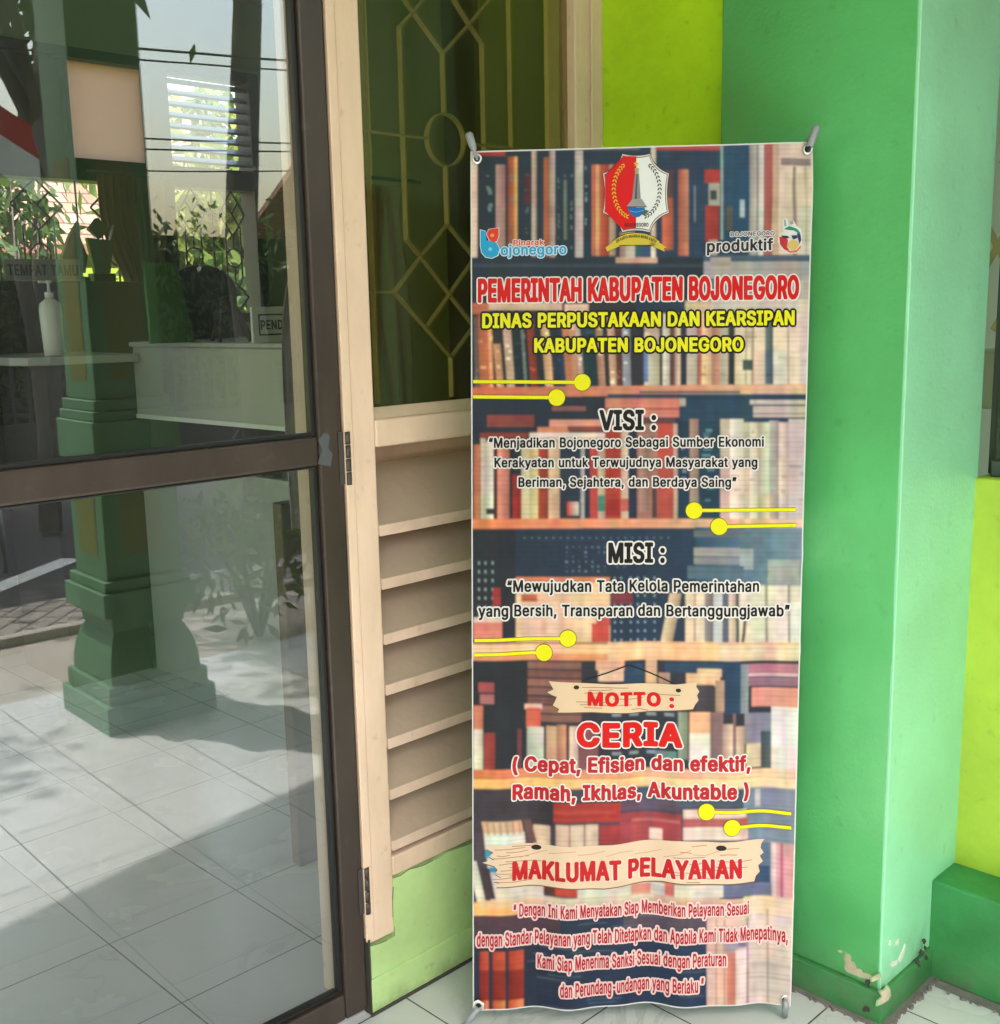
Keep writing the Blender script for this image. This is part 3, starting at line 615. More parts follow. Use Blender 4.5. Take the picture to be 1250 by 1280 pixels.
def glyph_loops(body, track=0.0):
    out, x = [], 0.0
    for c in body:
        if c == ' ':
            x += 0.25; continue
        adv, loops = ALPHA[c]
        for L in loops: out.append([(x + a, b) for a, b in L])
        x += adv + track
    return out

def text_mesh(body, track=0.0):
    cu = bpy.data.curves.new("t", 'CURVE')
    cu.dimensions = '2D'
    cu.fill_mode = 'BOTH'
    for L in glyph_loops(body, track):
        sp = cu.splines.new('POLY')
        sp.points.add(len(L) - 1)
        for p, (x, y) in zip(sp.points, L): p.co = (x, y, 0, 1)
        sp.use_cyclic_u = True
    ob = bpy.data.objects.new("t", cu)
    COL.objects.link(ob)
    dg = bpy.context.evaluated_depsgraph_get()
    me = bpy.data.meshes.new_from_object(ob.evaluated_get(dg))
    bpy.data.objects.remove(ob)
    bpy.data.curves.remove(cu)
    bm = bmesh.new(); bm.from_mesh(me)
    bpy.data.meshes.remove(me)
    return bm

def bounds(bm):
    xs = [v.co.x for v in bm.verts]
    return min(xs), max(xs)


# ================================================================== SETTING
f = MB(); f.quad((-300, -300, -0.034), (300, -300, -0.034), (300, 300, -0.034), (-300, 300, -0.034))
struct(f.build("ground", M['ground'], solid=False))
f = MB(); f.box(-4.5, -0.72, -0.03, 5.2, 5.75, 0.0)
struct(f.build("floor", M['tile']))
f = MB(); f.quad((-12, -1.49, -0.012), (14, -1.49, -0.012), (14, -0.721, -0.012), (-12, -0.721, -0.012))
struct(f.build("concrete_path", M['apron'], solid=False))
f = MB(); f.box(-12, -1.56, -0.03, 14, -1.491, 0.03)
struct(f.build("kerb", M['apron'], bevel=0.008))
f = MB(); f.quad((-12, -2.2, -0.016), (14, -2.2, -0.016), (14, -1.561, -0.016), (-12, -1.561, -0.016))
struct(f.build("pavement", M['paver'], solid=False))
f = MB(); f.quad((-60, -7.2, -0.022), (60, -7.2, -0.022), (60, -2.2, -0.022), (-60, -2.2, -0.022))
struct(f.build("road", M['asphalt'], solid=False))
f = MB()
for k in range(-3, 5):
    cx, cy = 2.2 + k * 2.6, -2.87
    d = Vector((0.79, -0.61, 0)); s = Vector((0.61, 0.79, 0)) * 0.07
    c = Vector((cx, cy, -0.018))
    f.quad(c - d * 0.42 - s, c + d * 0.42 - s, c + d * 0.42 + s, c - d * 0.42 + s)
tag(f.build("road_marking", M['road_white'], solid=False), kind='structure')

# ------------------------------------------------------------------ building shell
YF = 1.634                          # front face of the window wall
XC = 1.946                          # inner corner wall face
XG = 1.885                          # green pillar face
YK = 0.905                          # pillar near corner
ROOF_Z = 2.9

wl = thing("front_wall", (1.6, 1.69, 0), "low green painted wall base under the cream louvred window", "wall")
def jag(pts, n=9, amp=0.0018):
    out = []
    for i in range(len(pts)):
        a, b = Vector(pts[i]), Vector(pts[(i + 1) % len(pts)])
        out.append(a)
        L = (b - a).length
        k = int(L / 0.02)
        for j in range(1, k):
            p = a.lerp(b, j / k)
            out.append(p + Vector((random.uniform(-amp, amp), 0, random.uniform(-amp, amp))))
    return out
f = MB()
pl = [(1.233, 1.631, 0.0745)] + [(1.233, 1.631, 0.142)]
edge = jag([(1.233, 1.631, 0.144), (1.296, 1.631, 0.139), (1.298, 1.631, 0.262), (1.9455, 1.631, 0.259)], amp=0.0032)
ej = [e for e in edge]
# keep only the run along the top, then close underneath
top = []
for e in ej:
    top.append(e)
    if (e - Vector((1.9455, 1.631, 0.259))).length < 1e-6:
        break
poly = top + [Vector((1.9455, 1.631, 0.0745)), Vector((1.233, 1.631, 0.0745))]
f.prism(poly, (0, 0.11, 0))
f.build("plaster_panel", M['leafgreen'], wl)
f = MB(); f.box(1.231, 1.626, 0.0, 1.9455, 1.741, 0.0745)
f.build("skirting", M['leafgreen'], wl, bevel=0.003)
f = MB(); f.box(1.298, 1.646, 0.262, 1.9455, 1.741, 0.300)   # behind the bottom frame board
f.build("backing", M['cement'], wl)
f = MB(); f.box(1.225, 1.622, -0.001, 1.9455, 1.6258, 0.006)
f.build("grime_line", M['dirt'], wl)
f = MB()
prv = None
for e in top:
    if prv is not None and random.random() < 0.8:
        f.bar(prv + Vector((0, -0.0006, 0.001)), e + Vector((0, -0.0006, 0.001)), random.uniform(0.0006, 0.0016), (0, 1, 0), 0.0012)
    prv = e
f.build("paint_crack", M['cement'], wl)
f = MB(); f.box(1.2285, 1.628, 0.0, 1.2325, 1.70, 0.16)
f.build("gap_dirt_strip", M['dirt'], wl)  # dirt lodged in the gap beside the door stile

f = MB()
f.box(-4.5, 1.634, 2.42, 2.2, 1.75, 3.0)
f.box(-4.5, 1.634, 0.0, -0.66, 1.75, 2.42)
tag(f.build("facade_wall", M['lime']), "lime painted facade wall above and left of the glass door", "wall")

f = MB(); f.box(XC, 1.28, 0.0, 2.21, 1.80, 2.9)
tag(f.build("corner_wall", M['lime'], bevel=0.004), "narrow lime yellow wall in the corner behind the banner", "wall")

col = thing("green_pillar", (2.05, 1.1, 0), "broad green painted wall pillar with peeling foot right of the banner", "pillar")
def rough_block(x0, y0, z0, x1, y1, z1, bevel, n=(2, 4, 24), amp=0.0016):
    b = MB(); b.box(x0, y0, z0, x1, y1, z1)
    bm = b.bm
    bmesh.ops.recalc_face_normals(bm, faces=bm.faces)
    bmesh.ops.bevel(bm, geom=list(bm.edges), offset=bevel, segments=3, affect='EDGES', profile=0.5)
    zz = z0
    k = n[2]
    for i in range(1, k):
        z = z0 + (z1 - z0) * i / k
        bmesh.ops.bisect_plane(bm, geom=bm.verts[:] + bm.edges[:] + bm.faces[:], plane_co=(0, 0, z), plane_no=(0, 0, 1))
    for v in bm.verts:
        if z0 + 0.02 < v.co.z < z1 - 0.02:
            v.co.x += random.uniform(-amp, amp); v.co.y += random.uniform(-amp, amp)
    for fc in bm.faces: fc.smooth = True
    return b
f = rough_block(XG, YK, 0.066, 2.212, 1.29, 2.9, 0.0045)
o = f.build("shaft", M['green'], col)
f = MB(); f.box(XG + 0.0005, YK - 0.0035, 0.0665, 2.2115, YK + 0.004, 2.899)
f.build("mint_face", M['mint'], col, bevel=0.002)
f = rough_block(XG - 0.011, YK - 0.012, 0.0, 2.165, 1.29, 0.066, 0.004, n=(2, 2, 2))
f.build("plinth", M['green_dark'], col)

def blob(c, ux, uy, rx, ry, n, seed, rough=0.35):
    r = random.Random(seed); pts = []
    for k in range(n):
        a = 2 * math.pi * k / n
        s = 1 + r.uniform(-rough, rough)
        pts.append(Vector(c) + Vector(ux) * (rx * s * math.cos(a)) + Vector(uy) * (ry * s * math.sin(a)))
    return pts
# flaked-off paint: bare plaster patches (outline read off the left face, then the right face)
def patch(pix, plane, name, mat, parent, th):
    pts = []
    for px, py in pix:
        P = at_x(px, py, plane[1]) if plane[0] == 'x' else at_y(px, py, plane[1])
        pts.append(P)
    if name == 'peeled_patch':
        c = sum(pts, Vector()) / len(pts)
        dv_ = Vector((1, 0, 0)) if plane[0] == 'x' else Vector((0, 1, 0))
        e = MB(); e.prism([c + (p - c) * random.uniform(1.06, 1.22) + dv_ * 0.0005 for p in pts], dv_ * th)
        e.build('paint_rim', M['flake_rim'], parent)
    b = MB()
    b.prism(pts, (th, 0, 0) if plane[0] == 'x' else (0, th, 0))
    return b.build(name, mat, parent)
Z7 = lambda x, y: (950 + x / 4.0, 960 + y / 4.0)
patch([Z7(*p) for p in ((428, 930), (452, 938), (455, 968), (470, 975), (480, 1000), (505, 1008), (512, 1024), (540, 1028), (556, 1044), (572, 1034), (578, 1056), (540, 1056), (505, 1046), (470, 1032), (436, 1018), (424, 1000), (430, 975), (422, 955))],
      ('x', XG - 0.0012), "peeled_patch", M['plaster'], col, 0.003)
patch([Z7(*p) for p in ((388, 915), (398, 910), (412, 916), (410, 926), (398, 922))], ('x', XG - 0.0012), "peeled_patch", M['plaster'], col, 0.003)
patch([Z7(*p) for p in ((600, 1120), (625, 1112), (636, 1095), (648, 1105), (652, 1140), (640, 1160), (610, 1180), (590, 1185), (596, 1160), (612, 1145))],
      ('y', YK - 0.0135), "peeled_patch", M['plaster'], col, 0.003)
patch([Z7(*p) for p in ((560, 1050), (600, 1030), (606, 1048), (580, 1062), (562, 1070))], ('y', YK - 0.0050), "peeled_patch", M['plaster'], col, 0.003)
for px in ((790, 965, 7, 16), (824, 868, 8, 12), (812, 925, 9, 14), (800, 990, 6, 8), (830, 900, 5, 9), (835, 950, 8, 10)):
    x, y, a, b_ = px
    patch([Z7(x + a * (1 + random.uniform(-.5, .4)) * math.cos(t), y + b_ * (1 + random.uniform(-.5, .4)) * math.sin(t)) for t in [2 * math.pi * k / 20 for k in range(20)]],
          ('y', YK - 0.014), "grime_patch", M['dirt'], col, 0.003)
patch([Z7(*p) for p in ((526, 1062), (546, 1060), (551, 1075), (545, 1082), (548, 1100), (538, 1092), (534, 1080), (526, 1076))], ('x', XG - 0.0125), "grime_patch", M['dirt'], col, 0.003)
patch([Z7(*p) for p in ((514, 1200), (526, 1190), (536, 1196), (546, 1206), (544, 1222), (528, 1216), (520, 1222), (512, 1212))], ('x', XG - 0.0125), "grime_patch", M['dirt'], col, 0.003)
# flaking white streaks low on the right face
for pts in (((645, 870), (655, 862), (660, 885), (648, 890)), ((680, 868), (695, 855), (694, 880), (682, 890)), ((655, 985), (668, 965), (690, 960), (684, 985), (662, 995)),
            ((695, 960), (718, 905), (726, 880), (728, 905), (716, 945), (700, 975))):
    patch([Z7(*p) for p in pts], ('y', YK - 0.0050), "flake", M['soffit'], col, 0.003)
# dirty mortar at the foot
f = MB()
f.prism([(XG - 0.022, YK - 0.024, 0), (2.10, YK - 0.020, 0), (2.10, YK - 0.010, 0), (XG - 0.010, YK - 0.010, 0), (XG - 0.010, 1.28, 0), (XG - 0.018, 1.28, 0)], (0, 0, 0.005))
f.build("grime_line", M['cement'], col)
f = MB()
for k in range(90):
    u = random.random()
    if u < .4: x, y = random.uniform(XG - .01, 2.1), YK - 0.022 - random.uniform(0, .006)
    elif u < .75: x, y = XG - 0.02 - random.uniform(0, .006), random.uniform(YK, 1.27)
    else: x, y = 2.092 - random.uniform(0.02, .03), random.uniform(.3, YK - .04)
    s = random.uniform(.002, .007)
    f.prism([(x + s * random.uniform(.5, 1.3) * math.cos(2 * math.pi * q / 9), y + s * random.uniform(.5, 1.3) * math.sin(2 * math.pi * q / 9), 0.0004) for q in range(9)], (0, 0, random.uniform(.0035, .0062)))
f.build("mortar_crumbs", M['cement'], col)

wing = thing("parapet_wall", (2.25, 0.6, 0), "bright lime parapet wall right of the green pillar", "wall")
f = MB(); f.box(2.2, 0.25, 0.0, 2.36, YK + 0.003, 1.018)
f.build("parapet", M['lime2'], wing, bevel=0.006)
f = MB(); f.box(2.093, 0.25, 0.0, 2.199, YK - 0.0005, 0.213)
f.build("step_ledge", M['green_dark'], wing, bevel=0.006)
f = MB(); f.box(2.2, 0.25, 2.3, 2.36, YK - 0.001, 2.9)
f.build("lintel", M['lime2'], wing)
f = MB(); f.box(2.36, 0.25, 0.0, 4.6, 0.36, 2.9)
f.build("side_wall", M['lime2'], wing)
f = MB(); f.box(2.07, 0.3, -0.001, 2.0925, YK - 0.03, 0.004)
f.build("grime_line", M['cement'], wing)

rw = thing("side_window", (2.26, 0.6, 1.03), "bronze glass side window above the lime parapet right of the green pillar", "window")
f = MB()
f.box(2.262, YK - 0.02, 1.019, 2.31, YK - 0.001, 2.298)
f.box(2.225, 0.26, 1.019, 2.275, 0.30, 2.298)
f.box(2.226, 0.30, 1.019, 2.274, YK - 0.0205, 1.05)
f.box(2.226, 0.30, 2.26, 2.274, YK - 0.0205, 2.298)
f.build("frame", M['frame_dark'], rw, bevel=0.002)
f = MB(); f.box(2.246, 0.30, 1.05, 2.251, YK - 0.0205, 2.26)
f.build("pane", M['bronze_glass'], rw)
f = MB()
for k in range(7):
    y0 = 0.28 + k * 0.09
    f.bar((2.262, y0, 1.3), (2.262, y0 + 0.18, 1.62), 0.012, (1, 0, 0), 0.006)
    f.bar((2.2625, y0 + 0.18, 1.3), (2.2625, y0, 1.62), 0.012, (1, 0, 0), 0.006)
f.build("lattice", plain("olive_lattice", (0.20, 0.20, 0.07, 1), 0.6), rw)
f = MB(); f.box(2.42, 0.37, at_x(1240, 512, 2.42).z, 2.60, 1.6, at_x(1240, 440, 2.42).z)
tag(f.build("window_shelf", M['white_cloth'], bevel=0.004), "pale shelf board behind the side window at the right edge", "shelf")

roof = thing("porch_roof", (0.5, 0.4, 2.9), "flat porch roof with white soffit over the entrance", "roof")
EAVE = [(-5, -0.477), (-0.4, -0.477), (1.2, -0.822), (1.25, -1.0), (6, -1.0)]  # eave line bent so the roof's shadow edge lands where wanted
f = MB(); f.prism([(x, y + 0.001, 2.9) for x, y in EAVE] + [(6, 1.633, 2.9), (-5, 1.633, 2.9)], (0, 0, 0.16))
f.build("slab", M['soffit'], roof)
f = MB()
for (xa, ya), (xb, yb) in zip(EAVE[:-1], EAVE[1:]):
    f.bar((xa, ya, 2.88), (xb, yb, 2.88), 0.04, (0, 0, 1), 0.2)
f.build("fascia", M['lime'], roof)
f = MB(); f.box(-2.15, -0.40, 0.0, -2.0, 1.633, 2.899)  # added wall, keeps light from the left off the green pillar
tag(f.build("added_shade_wall", M['green'], bevel=0.005), "green wall closing the porch on the far left, outside the picture", "wall")
f = MB(); f.box(-5, 1.7505, 3.0, 6, 5.9, 3.12)
tag(f.build("room_ceiling", M['soffit']), "white ceiling of the reception room behind the glass door", "ceiling")

# ------------------------------------------------------------------ cream louvred window
lw = thing("louvred_window", (1.58, 1.69, 0.14), "cream window with olive glass, diamond grille and louvres behind the banner", "window")
GL, GR = 1.300, 1.863
f = MB()
f.box(1.229, YF, 0.146, GL, 1.722, 2.415)
st = f.build("stile", M['cream'], lw, bevel=0.004)
f = MB(); f.box(1.226, YF - 0.004, 0.155, 1.246, YF - 0.0005, 2.41)
f.build("moulding", M['cream'], lw, bevel=0.003)
f = MB(); f.box(GR, YF, 0.262, XC - 0.0005, 1.722, 2.415)
f.box(GR + 0.045, YF - 0.006, 0.262, XC - 0.0005, YF - 0.0005, 2.415)
f.build("jamb", M['cream'], lw, bevel=0.004)
f = MB(); f.box(GL + 0.0005, YF + 0.001, 1.114, GR - 0.0005, 1.721, 1.166)
f.build("rail", M['cream'], lw, bevel=0.006, seg=3)
f = MB(); f.prism([(GL + 0.0005, YF + 0.003, 1.1665), (GL + 0.0005, YF + 0.024, 1.186), (GL + 0.0005, YF + 0.024, 1.1665)], (GR - GL - 0.001, 0, 0))
f.build("bead", M['cream'], lw)
f = MB(); f.box(GL + 0.0005, YF + 0.001, 0.2635, GR - 0.0005, 1.721, 0.305)
f.build("sill", M['cream'], lw, bevel=0.004)
f = MB(); f.box(GL + 0.0005, YF + 0.001, 2.36, GR - 0.0005, 1.721, 2.415)
f.build("head", M['cream'], lw, bevel=0.004)
# louvre slats: front edge low, tilted back and up
slat_z = [at_y(474, 672, YF).z, at_y(477, 739, YF).z, at_y(480, 808, YF).z, at_y(481, 872, YF).z, at_y(484, 939, YF).z, at_y(486, 1003, YF).z, at_y(487, 1068, YF).z]
for i, z in enumerate(slat_z):
    f = MB()
    y0, y1 = YF + 0.004, YF + 0.128
    zt = 0.095
    prof = [(y0, z), (y0, z + 0.021), (y0 + 0.006, z + 0.025), (y1, z + 0.025 + zt), (y1, z + 0.004 + zt)]
    f.prism([(GL + 0.0045, a, b) for a, b in prof], (GR - GL - 0.009, 0, 0))
    f.build("slat", M['slat'], lw, bevel=0.0015)
f = MB()
for z in slat_z:
    f.box(GL - 0.001, YF + 0.006, z - 0.002, GL + 0.0043, YF + 0.032, z + 0.034)
f.build("slat_block", M['cream'], lw, bevel=0.0015)
f = MB(); f.box(GL, 1.775, 0.27, GR, 1.785, 1.12)
f.build("backboard", M['slat'], lw)
f = MB(); f.box(GL + 0.0005, 1.656, 1.1865, GR - 0.0005, 1.661, 2.3595)
f.build("glass_pane", M['olive_glass'], lw)
# diamond and ring grille of flat bars just behind the glass
f = MB()
GY = 1.672
def G(px, py): return at_y(px, py, GY)
def seg(a, b, dep=0.022, wd=0.0045, jit=0.0):
    A, B = G(*a), G(*b)
    A.y += jit; B.y += jit
    f.bar(A, B, wd, (0, 1, 0), dep)
xa = G(461, 165).x; xb = G(507, 170).x; xr = G(559.5, 175).x; xe = G(641, 150).x
zb, zt_ = 1.19, 2.355
WD, DP = 0.0036, 0.012
cnt = [0]
def S(x0, z0, x1, z1):
    cnt[0] += 1
    f.bar((x0, GY + 0.00025 * cnt[0] / 4, z0), (x1, GY + 0.00025 * cnt[0] / 4, z1), WD, (0, 1, 0), DP)
S(xa, zb, xa, zt_); S(xe, zb, xe, zt_)
zr_t, zr_b = G(558, 142).z, G(560, 207).z
zr_c = (zr_t + zr_b) / 2; rr = (zr_t - zr_b) / 2
def K(px, py):
    p = G(px, py); return (p.x, p.z)
A_, B_, C_, D_, E_, F_, U_ = K(560, 280), K(529, 321), K(495, 365), K(561, 368), K(535, 410), K(567, 447), K(513, 300)
A_ = (xr, A_[1]); D_ = (xr, D_[1]); F_ = (xr, F_[1]); U_ = (xb, U_[1])
def mir(p, sx, sz):
    return (2 * xr - p[0] if sx else p[0], 2 * zr_c - p[1] if sz else p[1])
for sx in (0, 1):
    for sz in (0, 1):
        for p, q in ((A_, B_), (B_, C_), (U_, B_), (B_, D_), (D_, E_), (C_, E_), (E_, F_)):
            p, q = mir(p, sx, sz), mir(q, sx, sz)
            if max(p[1], q[1]) < zt_: S(p[0], p[1], q[0], q[1])
S(xb, U_[1], xb, 2 * zr_c - U_[1]); S(2 * xr - xb, U_[1], 2 * xr - xb, 2 * zr_c - U_[1])
S(xr, A_[1], xr, zr_b); S(xr, zr_t, xr, 2 * zr_c - A_[1]); S(xr, zb, xr, F_[1])
n = 28
for k in range(n):
    a0, a1 = 2 * math.pi * k / n, 2 * math.pi * (k + 1) / n
    f.bar((xr + rr * math.cos(a0), GY, zr_c + rr * math.sin(a0)), (xr + rr * math.cos(a1), GY, zr_c + rr * math.sin(a1)), WD, (0, 1, 0), DP)
zh = G(500, 168).z
S(GL, zh, xr - rr, zh); S(xr + rr, zh, GR - 0.01, zh)
S(GL, C_[1], C_[0], C_[1]); S(2 * xr - C_[0], C_[1], GR - 0.01, C_[1])
f.box(GR - 0.008, GY, 1.19, GR - 0.002, GY + 0.03, 2.355)
f.build("grille", M['grille'], lw)

# ------------------------------------------------------------------ glass door
DA = rad(-1.5)
HX, HY = 1.2275, 1.640
door = thing("glass_door", (HX, HY, 0), "tall brown framed glass door hinged beside the cream window, slightly ajar", "door")
door.rotation_euler = (0, 0, DA)
dD = Vector((math.cos(DA), math.sin(DA), 0)); dN = Vector((-math.sin(DA), math.cos(DA), 0))
def dbuild(mb, name, mat, parent=None, **k):
    """door parts are modelled along local -x from the hinge"""
    o = mb.build(name, mat, None, **k)
    o.parent = parent or door
    return o
DW = 0.86
def onD(px, py):
    p = on_plane(px, py, Vector((HX, HY, 0)), dN)
    return (p - Vector((HX, HY, 0))).dot(dD), p.z
sgl = onD(383, 300)[0]              # glass edge
z_rb, z_rt = 1.094, 1.146
f = MB(); f.box(-0.052, -0.004, 0.012, -0.0005, 0.036, 2.40)
dbuild(f, "hinge_stile", M['brown'], bevel=0.004)
f = MB(); f.box(-DW, -0.004, 0.012, -DW + 0.055, 0.036, 2.40)
dbuild(f, "lock_stile", M['brown'], bevel=0.004)
f = MB(); f.box(-DW + 0.0555, -0.003, z_rb, -0.0525, 0.035, z_rt)
dbuild(f, "middle_rail", M['brown'], bevel=0.005)
f = MB(); f.box(-DW + 0.0555, -0.003, 0.012, -0.0525, 0.035, 0.066)
dbuild(f, "bottom_rail", M['brown'], bevel=0.004)
f = MB(); f.box(-DW + 0.0555, -0.003, 2.34, -0.0525, 0.035, 2.40)
dbuild(f, "top_rail", M['brown'], bevel=0.004)
for z0, z1 in ((0.0665, z_rb - 0.0005), (z_rt + 0.0005, 2.3395)):
    f = MB(); f.box(-DW + 0.056, 0.014, z0, -0.053, 0.019, z1)
    p = dbuild(f, "glass_pane", M['door_glass'])
    f = MB()
    g = 0.009
    f.box(-0.053 - g, 0.004, z0 + 0.0005, -0.0535, 0.0137, z1 - 0.0005)
    f.box(-DW + 0.0565, 0.004, z0 + 0.0005, -DW + 0.056 + g, 0.0137, z1 - 0.0005)
    f.box(-DW + 0.056 + g, 0.0042, z0 + 0.0005, -0.053 - g, 0.0135, z0 + 0.007)
    f.box(-DW + 0.056 + g, 0.0042, z1 - 0.004, -0.053 - g, 0.0135, z1 - 0.0005)
    dbuild(f, "gasket", M['gasket'], bevel=0.001)
# mitre scars and filler at the rail end
f = MB()
pts = [(-0.056, -0.0045, z_rb + 0.004), (-0.030, -0.0045, z_rb - 0.004), (-0.024, -0.0045, z_rb + 0.018), (-0.033, -0.0045, z_rb + 0.030), (-0.028, -0.0045, z_rt), (-0.040, -0.0045, z_rt + 0.006), (-0.053, -0.0045, z_rt - 0.006), (-0.046, -0.0045, z_rb + 0.028)]
f.prism(pts, (0, 0.003, 0))
dbuild(f, "weld_patch", plain("grey_weld", (0.075, 0.08, 0.085, 1), 0.6, bump=0.4, bscale=250))
for zc in (1.102, 0.262):
    f = MB()
    for k in range(4):
        z0 = zc - 0.048 + k * 0.0245
        f.tube([(0.006, -0.0075, z0), (0.006, -0.0075, z0 + 0.0225)], 0.0062, 12)
    f.box(-0.012, -0.0062, zc - 0.046, 0.001, -0.0042, zc + 0.048)
    dbuild(f, "hinge", M['hinge'], bevel=0.0)
f = MB(); f.tube([(-DW + 0.03, -0.004, 0.98), (-DW + 0.03, -0.05, 0.98), (-DW + 0.03, -0.05, 1.30), (-DW + 0.03, -0.004, 1.30)], 0.009, 10)
dbuild(f, "handle", M['steel'])

thr = MB(); thr.box(-0.6, 1.648, 0.0, 1.228, 1.72, 0.009)
tag(thr.build("door_threshold", M['white_lam'], bevel=0.002), "pale threshold strip under the brown glass door", "threshold")
f = MB(); f.box(-0.655, YF, 0, -0.60, 1.72, 2.415)
tag(f.build("door_jamb", M['cream'], bevel=0.004), "cream door jamb at the far left of the doorway", "jamb")
f = MB(); f.box(1.221, 1.722, 0.0, 1.258, 1.775, 2.4)
tag(f.build("inner_jamb", M['cream'], bevel=0.003), "cream inner jamb seen through the edge of the glass door", "jamb")
#PART2
# ================================================================== PORCH PILLAR (stands on the sunlit edge of the porch)
M['pillar'] = paint("pillar_green_paint", (0.085, 0.215, 0.105, 1), rough=0.45, var=0.12, scale=5, bump=0.2, spots=0.2)
M['inset'] = paint("ochre_inset_paint", (0.15, 0.17, 0.03, 1), rough=0.5, var=0.1, bump=0.1)
pp = thing("porch_pillar", (1.67, -0.34, 0), "square green porch pillar on a stepped pedestal, mirrored in the glass door", "pillar")
def sq(b, cx, cy, h, z0, z1, h1=None):
    h1 = h if h1 is None else h1
    b.hexa([(cx - h, cy - h, z0), (cx + h, cy - h, z0), (cx + h, cy + h, z0), (cx - h, cy + h, z0)],
           [(cx - h1, cy - h1, z1), (cx + h1, cy - h1, z1), (cx + h1, cy + h1, z1), (cx - h1, cy + h1, z1)])
PX, PY = 1.675, -0.335
f = MB(); sq(f, PX, PY, 0.195, 0.0, 0.096); sq(f, PX, PY, 0.178, 0.0965, 0.156)
f.build("base", M['pillar'], pp, bevel=0.004)
f = MB()
prof = [(0.160, 0.157), (0.158, 0.20), (0.150, 0.25), (0.138, 0.29), (0.120, 0.325)]
for (h0, z0), (h1, z1) in zip(prof[:-1], prof[1:]):
    sq(f, PX, PY, h0, z0 + 0.0003, z1, h1)
f.build("bell", M['pillar'], pp)
f = MB(); sq(f, PX, PY, 0.165, 0.385, 0.467); sq(f, PX, PY, 0.150, 0.4675, 0.503); sq(f, PX, PY, 0.128, 0.326, 0.3845)
f.build("cap", M['pillar'], pp, bevel=0.004)
f = MB(); sq(f, PX, PY, 0.132, 0.5035, 0.90)
f.build("die", M['pillar'], pp, bevel=0.003)
f = MB(); sq(f, PX, PY, 0.150, 0.9005, 1.03); sq(f, PX, PY, 0.140, 1.0305, 1.062); sq(f, PX, PY, 0.132, 1.0625, 1.097)
f.build("cornice", M['pillar'], pp, bevel=0.004)
f = MB(); sq(f, PX, PY, 0.118, 1.0975, 2.55); sq(f, PX, PY, 0.15, 2.5505, 2.66); sq(f, PX, PY, 0.19, 2.6605, 2.899)
f.build("shaft", M['pillar'], pp, bevel=0.003)
for z0, z1, h in ((0.58, 0.86, 0.132), (1.16, 1.85, 0.118)):
    f = MB()
    for (nx, ny) in ((-1, 0), (1, 0), (0, 1), (0, -1)):
        a = Vector((PX + nx * (h + 0.002), PY + ny * (h + 0.002), 0)); t = Vector((-ny, nx, 0)) * (h * 0.55)
        f.prism([a - t + Vector((0, 0, z0)), a + t + Vector((0, 0, z0)), a + t + Vector((0, 0, z1)), a - t + Vector((0, 0, z1))], Vector((-nx, -ny, 0)) * 0.006)
    f.build("inset_panel", M['inset'], pp)

# ------------------------------------------------------------------ vegetation helpers
def leaves(n, c, rad3, size, mat, name, parent, seed, clumps=14, droop=0.5, lance=2.6):
    r = random.Random(seed)
    b = bmesh.new()
    cl = []
    for _ in range(clumps):
        while True:
            p = Vector((r.uniform(-1, 1), r.uniform(-1, 1), r.uniform(-1, 1)))
            if p.length < 1: break
        cl.append((Vector((p.x * rad3[0], p.y * rad3[1], p.z * rad3[2])), r.uniform(0.25, 0.5)))
    for _ in range(n):
        cc, cr = r.choice(cl)
        p = Vector(c) + cc + Vector((r.gauss(0, 1) * cr * rad3[0] * .55, r.gauss(0, 1) * cr * rad3[1] * .55, r.gauss(0, 1) * cr * rad3[2] * .55))
        d = Vector((r.uniform(-1, 1), r.uniform(-1, 1), r.uniform(-1, 0.6) - droop)).normalized()
        s = d.cross(Vector((r.uniform(-1, 1), r.uniform(-1, 1), r.uniform(-1, 1)))).normalized()
        L = size * r.uniform(0.6, 1.3); W = L / lance
        v = [b.verts.new(q) for q in (p, p + d * L * .45 + s * W * .5, p + d * L, p + d * L * .45 - s * W * .5)]
        b.faces.new(v)
    me = bpy.data.meshes.new(name); b.to_mesh(me); b.free()
    me.materials.append(mat)
    o = bpy.data.objects.new(name, me); COL.objects.link(o)
    o.parent = parent; o.matrix_parent_inverse = Matrix.Translation(-parent.location)
    return o

def tree(loc, r0, h, crown_c, crown_r, n, label, seed, leaf='leaf', size=0.11, group="trees along the street"):
    t = thing("tree", loc, label, "tree", group)
    r = random.Random(seed)
    f = MB()
    P = Vector(loc)
    pts = [P + Vector((r.uniform(-.04, .04) * k, r.uniform(-.04, .04) * k, h * k / 6)) for k in range(7)]
    f.tube(pts, [r0 * (1.25 if k == 0 else 1) * (1 - 0.06 * k) for k in range(7)], 12)
    top = pts[-1]
    for k in range(7):
        a = r.uniform(0, 6.28)
        e = Vector(crown_c) + Vector((math.cos(a) * crown_r[0] * .7, math.sin(a) * crown_r[1] * .7, r.uniform(-.3, .6) * crown_r[2]))
        st_ = pts[r.choice((4, 5, 6))]
        mid = st_.lerp(e, 0.5) + Vector((r.uniform(-.2, .2), r.uniform(-.2, .2), 0.15))
        f.tube([st_, mid, e], [r0 * .45, r0 * .3, r0 * .08], 8)
    f.build("trunk", M['bark'], t)
    leaves(n, crown_c, crown_r, size, M[leaf], "crown", t, seed + 1, clumps=26)
    return t

